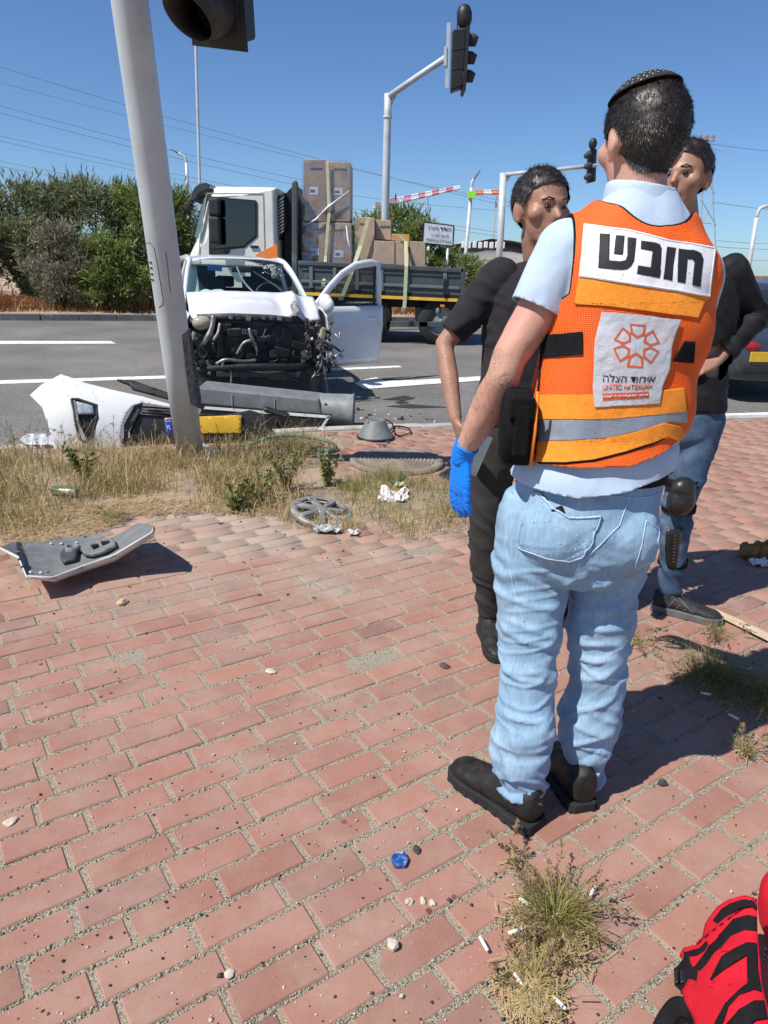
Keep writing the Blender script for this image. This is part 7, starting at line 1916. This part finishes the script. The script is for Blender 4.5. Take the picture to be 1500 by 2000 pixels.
# road sign among the leaves
sg_ = far_thing('road_sign', 'white road sign with black border and three lines of lettering', 'sign', 856, 500, 22.4)
Ys = 22.4; sp_ = [(829, 433), (887, 440), (888, 445), (886, 478), (884, 482), (826, 476), (824, 472), (825, 437)]
wparent(MB().prism(pix(sp_, Ys), (0, .05, 0)).build('border', m_sig), sg_)
ins = [(829.5, 435.5), (885, 442), (883.5, 479.5), (827, 473.5)]
wparent(MB().prism(pix(ins, Ys - .012), (0, .02, 0)).build('sign_face', mat('sign_white', (.60, .63, .70), .5)), sg_)
sf = lambda x, y: at(x, y, Ys - .03)
flat_text('ברעמ) דודשא', [(836, 440), (881, 444.5), (881, 453.5), (836, 449)], sf, m_ink, sg_, 'lettering', .002)
flat_text('ﺏﺮﻏ( ﺩﻭﺪﺷﺍ', [(843, 453), (876, 456), (876, 465), (843, 462)], sf, m_ink, sg_, 'lettering', .002)
flat_text('Ashdod (West)', [(832, 464), (881, 469), (880.5, 476), (832, 471)], sf, m_ink, sg_, 'lettering', .002)
for x in (838, 876): wparent(MB().tube([(at(x, 480, Ys)[0], Ys + .06, ZR), at(x, 460, Ys + .06)], .04, 8).build('sign_post', m_galv, smooth=True), sg_)
# power lines
WL = ['upper of the upper pair at left', 'lower of the upper pair at left', 'upper of the middle pair at left', 'lower of the middle pair at left', 'upper of the lowest pair at left', 'lower of the lowest pair at left', 'highest one crossing behind the leaning pole', 'second highest one crossing behind the leaning pole', 'short one passing under the red and white crane jib', 'upper one just right of the distant pylon', 'topmost of three close together at right edge', 'middle of three close together at right edge', 'lowest of three close together at right edge', 'the one running right from the pylon top']
m_wire = mat('power_cable', (.16, .18, .21), .7)
wires = [((-40, 195), (640, 362), 70), ((-40, 209), (640, 374), 70), ((-40, 256), (980, 455), 75), ((-40, 266), (980, 463), 75), ((-40, 307), (720, 432), 80), ((-40, 317), (720, 440), 80), ((-40, 118), (1000, 405), 70), ((-40, 150), (1010, 398), 85), ((640, 375), (985, 412), 85), ((1395, 395), (1560, 415), 70), ((1400, 470), (1560, 478), 70), ((1400, 482), (1560, 488), 70), ((1400, 505), (1560, 509), 70), ((1380, 280), (1560, 300), 70)]
for k, ((x0, y0), (x1, y1), Y) in enumerate(wires):
    pts = [at(x0 + (x1 - x0) * t, y0 + (y1 - y0) * t + 10 * 4 * t * (1 - t) * ((x1 - x0) / 1000), Y + 10 * t) for t in np.linspace(0, 1, 14)]
    tag(MB().tube(pts, .020, 5).build('power_line', m_wire), 'overhead power line, %s' % WL[k], 'power line', 'overhead power lines')
# pylon
py_ = far_thing('pylon', 'distant lattice pylon with insulators right of the medic\'s head', 'pylon', 1385, 540, 70); q = MB(); Yp = 70
for (x0, y0), (x1, y1) in (((1374, 300), (1366, 560)), ((1388, 300), (1402, 560)), ((1374, 300), (1380, 272)), ((1388, 300), (1382, 272)), ((1364, 274), (1396, 276)), ((1376, 290), (1410, 293)), ((1410, 293), (1412, 287)), ((1372, 330), (1396, 380)), ((1392, 330), (1370, 380)), ((1370, 390), (1398, 440)), ((1395, 390), (1368, 440)), ((1390, 437), (1355, 433))): q.tube([at(x0, y0, Yp), at(x1, y1, Yp)], .05, 5)
wparent(q.build('lattice', mat('pylon_steel', (.35, .36, .37), .6)), py_)
for x in (1367, 1380, 1392):
    for k in range(3): wparent(MB().lathe([(.02, -.06), (.2, -.03), (.2, .03), (.02, .06)], at(x, 271 - k * 3, Yp), 10).build('insulator', mat('insulator', (.42, .33, .25), .5)), py_)
# embankment and pale building far right
m_emb = mat('embankment', (.30, .275, .25), .95, var=.15, scale=.6)
G = [[tuple(at(x, y0, 75) + np.array((0, dy, 0))) for dy in (0, 6)] + [tuple(at(x, 560, 60))] for x, y0 in ((880, 478), (930, 472), (960, 466), (1000, 470), (1060, 482), (1130, 495))]
struct(MB().grid(G).build('embankment', m_emb, smooth=True))
for k, x in enumerate(range(905, 985, 11)):
    o = tag(MB().box(at(x, 478 + (k % 2), 70), (.35, .3, .55)).build('marker_post', mat('marker_white', (.7, .7, .68), .6), bevel=.05), 'tiny white marker post on the far embankment', 'marker post', 'marker posts on embankment')
bl = far_thing('building', 'distant pale flat-roofed building at the right edge behind shrubs', 'building', 1500, 585, 90)
wb = wparent(MB().prism(pix([(1488, 540), (1560, 541), (1560, 585), (1488, 585)], 90), (0, 8, 0)).build('wall', mat('pale_wall', (.62, .60, .55), .9)), bl)
wparent(MB().prism(pix([(1486, 537), (1562, 538), (1562, 541), (1486, 540)], 89.7), (0, 8.6, 0)).build('roof', mat('roof_pale', (.5, .48, .45), .9)), bl)
for x in (1494, 1506, 1518): wparent(MB().prism(pix([(x, 550), (x + 5, 550), (x + 5, 558), (x, 558)], 89.9), (0, .2, 0)).build('window', m_sig), bl)
# low stone wall by the right edge, beyond the road
tag(MB().hexa([at(1420, 612, 30), at(1620, 620, 30), at(1620, 604, 30), at(1420, 598, 30)], [at(1420, 612, 30.6), at(1620, 620, 30.6), at(1620, 604, 30.6), at(1420, 598, 30.6)]).build('low_wall', mat('low_wall', (.42, .28, .2), .9, var=.15, scale=2), bevel=.03), 'low brownish wall beyond the road at right edge', 'wall')
# dark car at the right edge, tail towards us
dc0 = gnd(1500, 792, ZR); dcar = thing('dark_car', 'dark grey car with yellow number plate cut off by the right edge', 'car', (dc0[0] + .35, dc0[1] + .15, ZR), rad(8))
m_dcp = mat('dark_car_paint', (.035, .045, .06), .25, var=.1, coat=.7)
secs = []
prof = [(0.0, .34, .78, .80), (.06, .25, .84, .85), (.4, .2, .92, .88), (1.0, .2, .96, .89), (2.6, .2, .92, .89), (3.6, .2, .84, .87), (4.2, .26, .72, .80)]
for y, z0, z1, hw in prof:
    ring = []
    for a in np.linspace(0, 2 * math.pi, 24, endpoint=False):
        c, s = math.cos(a), math.sin(a); ring.append((hw * math.copysign(abs(c) ** .45, c), y, (z0 + z1) / 2 + (z1 - z0) / 2 * math.copysign(abs(s) ** .5, s)))
    secs.append(ring)
MB().loft(secs).build('body_shell', m_dcp, dcar, smooth=True)
gs = []
for y, z0, z1, hw in ((.35, .9, .92, .74), (.9, .88, 1.34, .62), (1.4, .88, 1.44, .60), (2.2, .88, 1.42, .60), (3.1, .88, .93, .74)):
    gs.append([(hw * math.copysign(abs(math.cos(a)) ** .5, math.cos(a)) * (1.12 if math.sin(a) < 0 else 1), y, (z0 + z1) / 2 + (z1 - z0) / 2 * math.copysign(abs(math.sin(a)) ** .5, math.sin(a))) for a in np.linspace(0, 2 * math.pi, 24, endpoint=False)])
MB().loft(gs).build('cabin_glass', mat('dark_glass', (.02, .025, .03), .06), dcar, smooth=True)
MB().loft([[(x * .97, y, z + .015) for x, y, z in gs[k]] for k in (1, 2, 3)]).build('roof', m_dcp, dcar, smooth=True)
for s in (-1, 1):
    for y in (.75, 3.4):
        t_ = MB().lathe([(.2, -.1), (.30, -.1), (.32, -.06), (.32, .06), (.30, .1), (.2, .1)], (s * .80, y, .32), 28, Matrix.Rotation(math.pi / 2, 3, 'Y')).build('wheel', m_tyre, dcar, smooth=True)
        MB().lathe([(.2, .08 * s), (.05, .09 * s), (.001, .1 * s)], (s * .80, y, .32), 20, Matrix.Rotation(math.pi / 2, 3, 'Y')).build('rim', m_alu, t_, smooth=True)
    MB().ell((s * .66, .02, .70), (.13, .04, .06)).build('tail_light', mat('tail_red', (.35, .02, .02), .2), dcar, smooth=True)
MB().box((-.42, -.02, .58), (.52, .02, .12)).build('number_plate', MATS['plate_yellow'], dcar, bevel=.004)
MB().box((0, .01, .42), (1.5, .08, .09)).build('bumper_strip', m_trim, dcar, bevel=.02)
# ================================================================== RED BAG AND SMALL LITTER IN FRONT
m_bred = mat('bag_red', (.60, .012, .028), .85, var=.14, scale=14, bump=.6, bscale=200, spec=.2)
m_bweb = mat('bag_webbing', (.012, .011, .012), .9, var=.3, scale=30, bump=.7, bscale=200, spec=.15)
bag = thing('red_bag', 'red backpack with black webbing bands and buckle in bottom right corner', 'bag', gnd(1480, 1960))
def zb(x, y):
    u = np.clip((x - 1318) / 165.0, 0, 1.3); v = (y - 1735) / 265.0
    return .028 + .165 * math.sin(min(u, 1) * math.pi / 2) + .006 * math.sin(y * .055) * (1 - u * .5)
bfn2 = lambda off: (lambda x, y: gnd(x, y, zb(x, y) + off))
Z9 = lambda pts: [(1300 + x / 6.25, 1680 + y / 6.25) for x, y in pts]
pocket = Z9([(1110, 520), (1060, 500), (950, 485), (800, 530), (690, 600), (600, 720), (530, 840), (500, 990), (420, 1080), (280, 1110), (230, 1200), (310, 1300), (330, 1500), (250, 1650), (300, 1780), (360, 1880), (410, 1980), (420, 2300), (1260, 2300), (1250, 1950), (1170, 1600), (1130, 1200)])
sheet_obj('front_pocket', pocket, bfn2(0), m_bred, .012, bag, step=10, offset=-1)
for k, q in enumerate(([(520, 930), (530, 840), (600, 720), (690, 600), (800, 530), (950, 485), (1060, 500), (1112, 560), (1112, 604), (1050, 565), (900, 590), (760, 680), (640, 790), (560, 880)],
          [(500, 1120), (560, 1000), (690, 890), (830, 725), (1000, 675), (1112, 700), (1112, 860), (960, 850), (800, 930), (690, 1060), (600, 1130), (500, 1280), (400, 1400), (340, 1330), (390, 1270)],
          [(490, 1690), (460, 1620), (560, 1440), (690, 1180), (850, 1080), (1000, 1010), (1112, 1020), (1122, 1330), (1172, 1600), (1080, 1560), (1000, 1510), (990, 1150), (850, 1240), (720, 1330), (600, 1450), (520, 1600)],
          [(600, 2000), (730, 1760), (900, 1590), (1010, 1500), (1172, 1600), (1080, 1570), (900, 1640), (760, 1790), (690, 2000)],
          [(700, 2060), (900, 1830), (1080, 1720), (1200, 1720), (1240, 1930), (1100, 1950), (960, 2060)],
          [(232, 1130), (420, 1080), (510, 990), (520, 1040), (480, 1110), (380, 1170), (290, 1185), (320, 1290), (400, 1330), (390, 1500), (450, 1640), (400, 1650), (230, 1640), (120, 1540), (110, 1330), (160, 1290), (230, 1200)])):
    sheet_obj('webbing_band', Z9(q), bfn2(.0145 + .0006 * k), m_bweb, .004, bag, step=7)
# main compartment behind the pocket
b0 = gnd(1530, 1830); rows = []
V, T = fuse([MB().stack([(1.115, 1.18, z, rx, ry, rad(30)) for z, rx, ry in ((.0, .15, .20), (.03, .17, .23), (.11, .175, .235), (.155, .16, .22), (.175, .12, .17))], 32, 3.0)], .009, 4)
V = V + vnorm(V, T) * (.008 * fbm(V, 8, 3))[:, None]; tmesh('main_compartment', V, T, m_bred, bag)
bk = Z9([(170, 1330), (255, 1330), (265, 1500), (175, 1500)])
wparent(MB().hexa([gnd(x, y, .05) for x, y in bk], [gnd(x, y, .075) for x, y in bk]).build('buckle', m_blackp, bevel=.004), bag)
bk = Z9([(110, 1340), (165, 1330), (170, 1500), (112, 1500)])
wparent(MB().hexa([gnd(x, y, .048) for x, y in bk], [gnd(x, y, .068) for x, y in bk]).build('buckle', m_blackp, bevel=.004), bag)
ctr = [gnd(1300 + x / 6.25, 1680 + y / 6.25, z) for x, y, z in ((-60, 2080, .01), (40, 1900, .03), (150, 1790, .05), (280, 1830, .055), (370, 1960, .03), (390, 2100, .01))]
wparent(MB().tube(curve(ctr, 6), [(.006, .018)] * 31, 8).build('shoulder_strap', m_bweb, smooth=True), bag)
# cigarette butts
m_butt = mat('cigarette_paper', (.78, .77, .74), .8, var=.05); m_filt = mat('cigarette_filter', (.60, .36, .14), .8)
for k, (x, y, a) in enumerate(((1155, 1752, .9), (945, 1857, 2.0), (1015, 1930, 2.1), (1092, 1972, 2.3), (1027, 1775, 2.5), (1003, 1830, .3), (1376, 1307, 2.2), (1396, 1309, .6), (1445, 1313, 2.8), (1462, 1316, .2), (1432, 1412, 2.4), (1378, 1366, 3.0))):
    p = gnd(x, y); o = thing('cigarette_butt', 'white cigarette butt lying in the dry tuft at the bottom' if k < 6 else 'white cigarette butt lying in the shaded tuft at right', 'cigarette butt', (p[0], p[1], .016 if k < 6 else .022), a, 'butts in the near tuft' if k < 6 else 'butts in the shaded tuft')
    MB().tube([(-.014, 0, 0), (.014, 0, .003)], .0042, 10).build('paper', m_butt, o, smooth=True)
    MB().tube([(.0145, 0, .003), (.020, 0, .0035)], .0042, 10).build('filter', m_filt if k % 3 == 0 else m_butt, o, smooth=True)
# grit: dark and pale chippings all over the bricks and joints
def grit(name, n, m, lab, rmin, rmax, seed, joint=False):
    r = np.random.default_rng(seed); out = []; B = np.array([(1, 0, 0), (-1, 0, 0), (0, 1, 0), (0, -1, 0), (0, 0, 1), (0, 0, -1)], float); Fo = np.array([(0, 2, 4), (2, 1, 4), (1, 3, 4), (3, 0, 4), (2, 0, 5), (1, 2, 5), (3, 1, 5), (0, 3, 5)])
    VV, FF = [], []; k = 0
    while k < n:
        x, y = r.uniform(-40, 1540), 860 + (2040 - 860) * r.random() ** .8
        p = gnd(x, y)
        if joint:
            s = p[:2] @ e1; t = p[:2] @ e2; f = ((t - 1.265 + PW / 2) / PW + .5) % 1.0
            if abs(f - .5) < .42: continue
        s_ = r.uniform(rmin, rmax) * (1 + .25 * r.gamma(1.0))
        v = B * s_ * r.uniform(.55, 1.25, (6, 3)) * np.array((1, 1, .75)); a = r.uniform(0, 6.28); R_ = np.array(((math.cos(a), -math.sin(a), 0), (math.sin(a), math.cos(a), 0), (0, 0, 1)))
        VV.append(v @ R_.T + np.array((p[0], p[1], s_ * .35 - (.0035 if joint else 0)))); FF.append(Fo + 6 * k); k += 1
    o = npmesh(name, np.concatenate(VV), np.concatenate(FF), m); tag(o, lab, 'grit', kind='stuff'); return o
grit('dark_chippings', 520, m_peb, 'dark stone chippings scattered over the brick paving', .0014, .0042, 1)
grit('pale_chippings', 900, m_pebl, 'pale stone chippings scattered over the brick paving', .0010, .0034, 2)
grit('joint_grit', 9000, mat('grit_mix', (.31, .27, .20), .95, var=.5, scale=160), 'coarse grit filling the joints between the bricks', .0014, .0034, 3, True)
grit('joint_grit_dark', 1500, mat('grit_dark', (.13, .12, .10), .95, var=.4, scale=160), 'dark coarse grit in the joints between the bricks', .0014, .0034, 4, True)

# broken bits of plastic and glass strewn between the car and the grass
def shards(name, n, m, lab, region, smin, smax, seed, z0):
    r = np.random.default_rng(seed); VV, FF = [], []; k = 0; g_ = [tuple(gnd(*p)[:2]) for p in region]
    xs = [q[0] for q in g_]; ys = [q[1] for q in g_]
    while k < n:
        x, y = r.uniform(min(xs), max(xs)), r.uniform(min(ys), max(ys))
        if not inside(g_, x, y): continue
        a = np.sort(r.uniform(0, 6.28, 4)); s_ = r.uniform(smin, smax); q = np.column_stack([np.cos(a), np.sin(a) * .7, r.normal(0, .25, 4)]) * s_
        top = q + np.array((x, y, z0 + s_ * .25)); VV.append(np.vstack([top, top - np.array((0, 0, .003))])); o_ = 8 * k
        FF += [(o_, o_ + 1, o_ + 2, o_ + 3), (o_ + 7, o_ + 6, o_ + 5, o_ + 4)] + [(o_ + i, o_ + 4 + i, o_ + 4 + (i + 1) % 4, o_ + (i + 1) % 4) for i in range(4)]; k += 1
    o = npmesh(name, np.concatenate(VV), np.array(FF), m); tag(o, lab, 'debris', kind='stuff')
rg1 = [(250, 800), (400, 770), (700, 790), (860, 800), (850, 830), (600, 840), (300, 850)]
rg2 = [(380, 860), (700, 845), (860, 850), (860, 900), (560, 900), (400, 890)]
shards('black_plastic_shards', 90, m_trim, 'broken black plastic bits strewn on the road before the wreck', rg1, .012, .05, 1, ZR)
shards('white_plastic_shards', 40, m_wpaint, 'broken white plastic bits strewn on the road before the wreck', rg1, .01, .035, 2, ZR)
shards('verge_shards', 70, m_dgrey, 'broken grey plastic bits strewn on the paving by the kerb', rg2, .008, .03, 3, .01)
shards('brick_shards', 40, m_trim, 'tiny black plastic bits lying on the bricks near the curved bumper piece', [(150, 1020), (420, 1010), (700, 1060), (600, 1200), (250, 1150)], .004, .014, 4, .002)
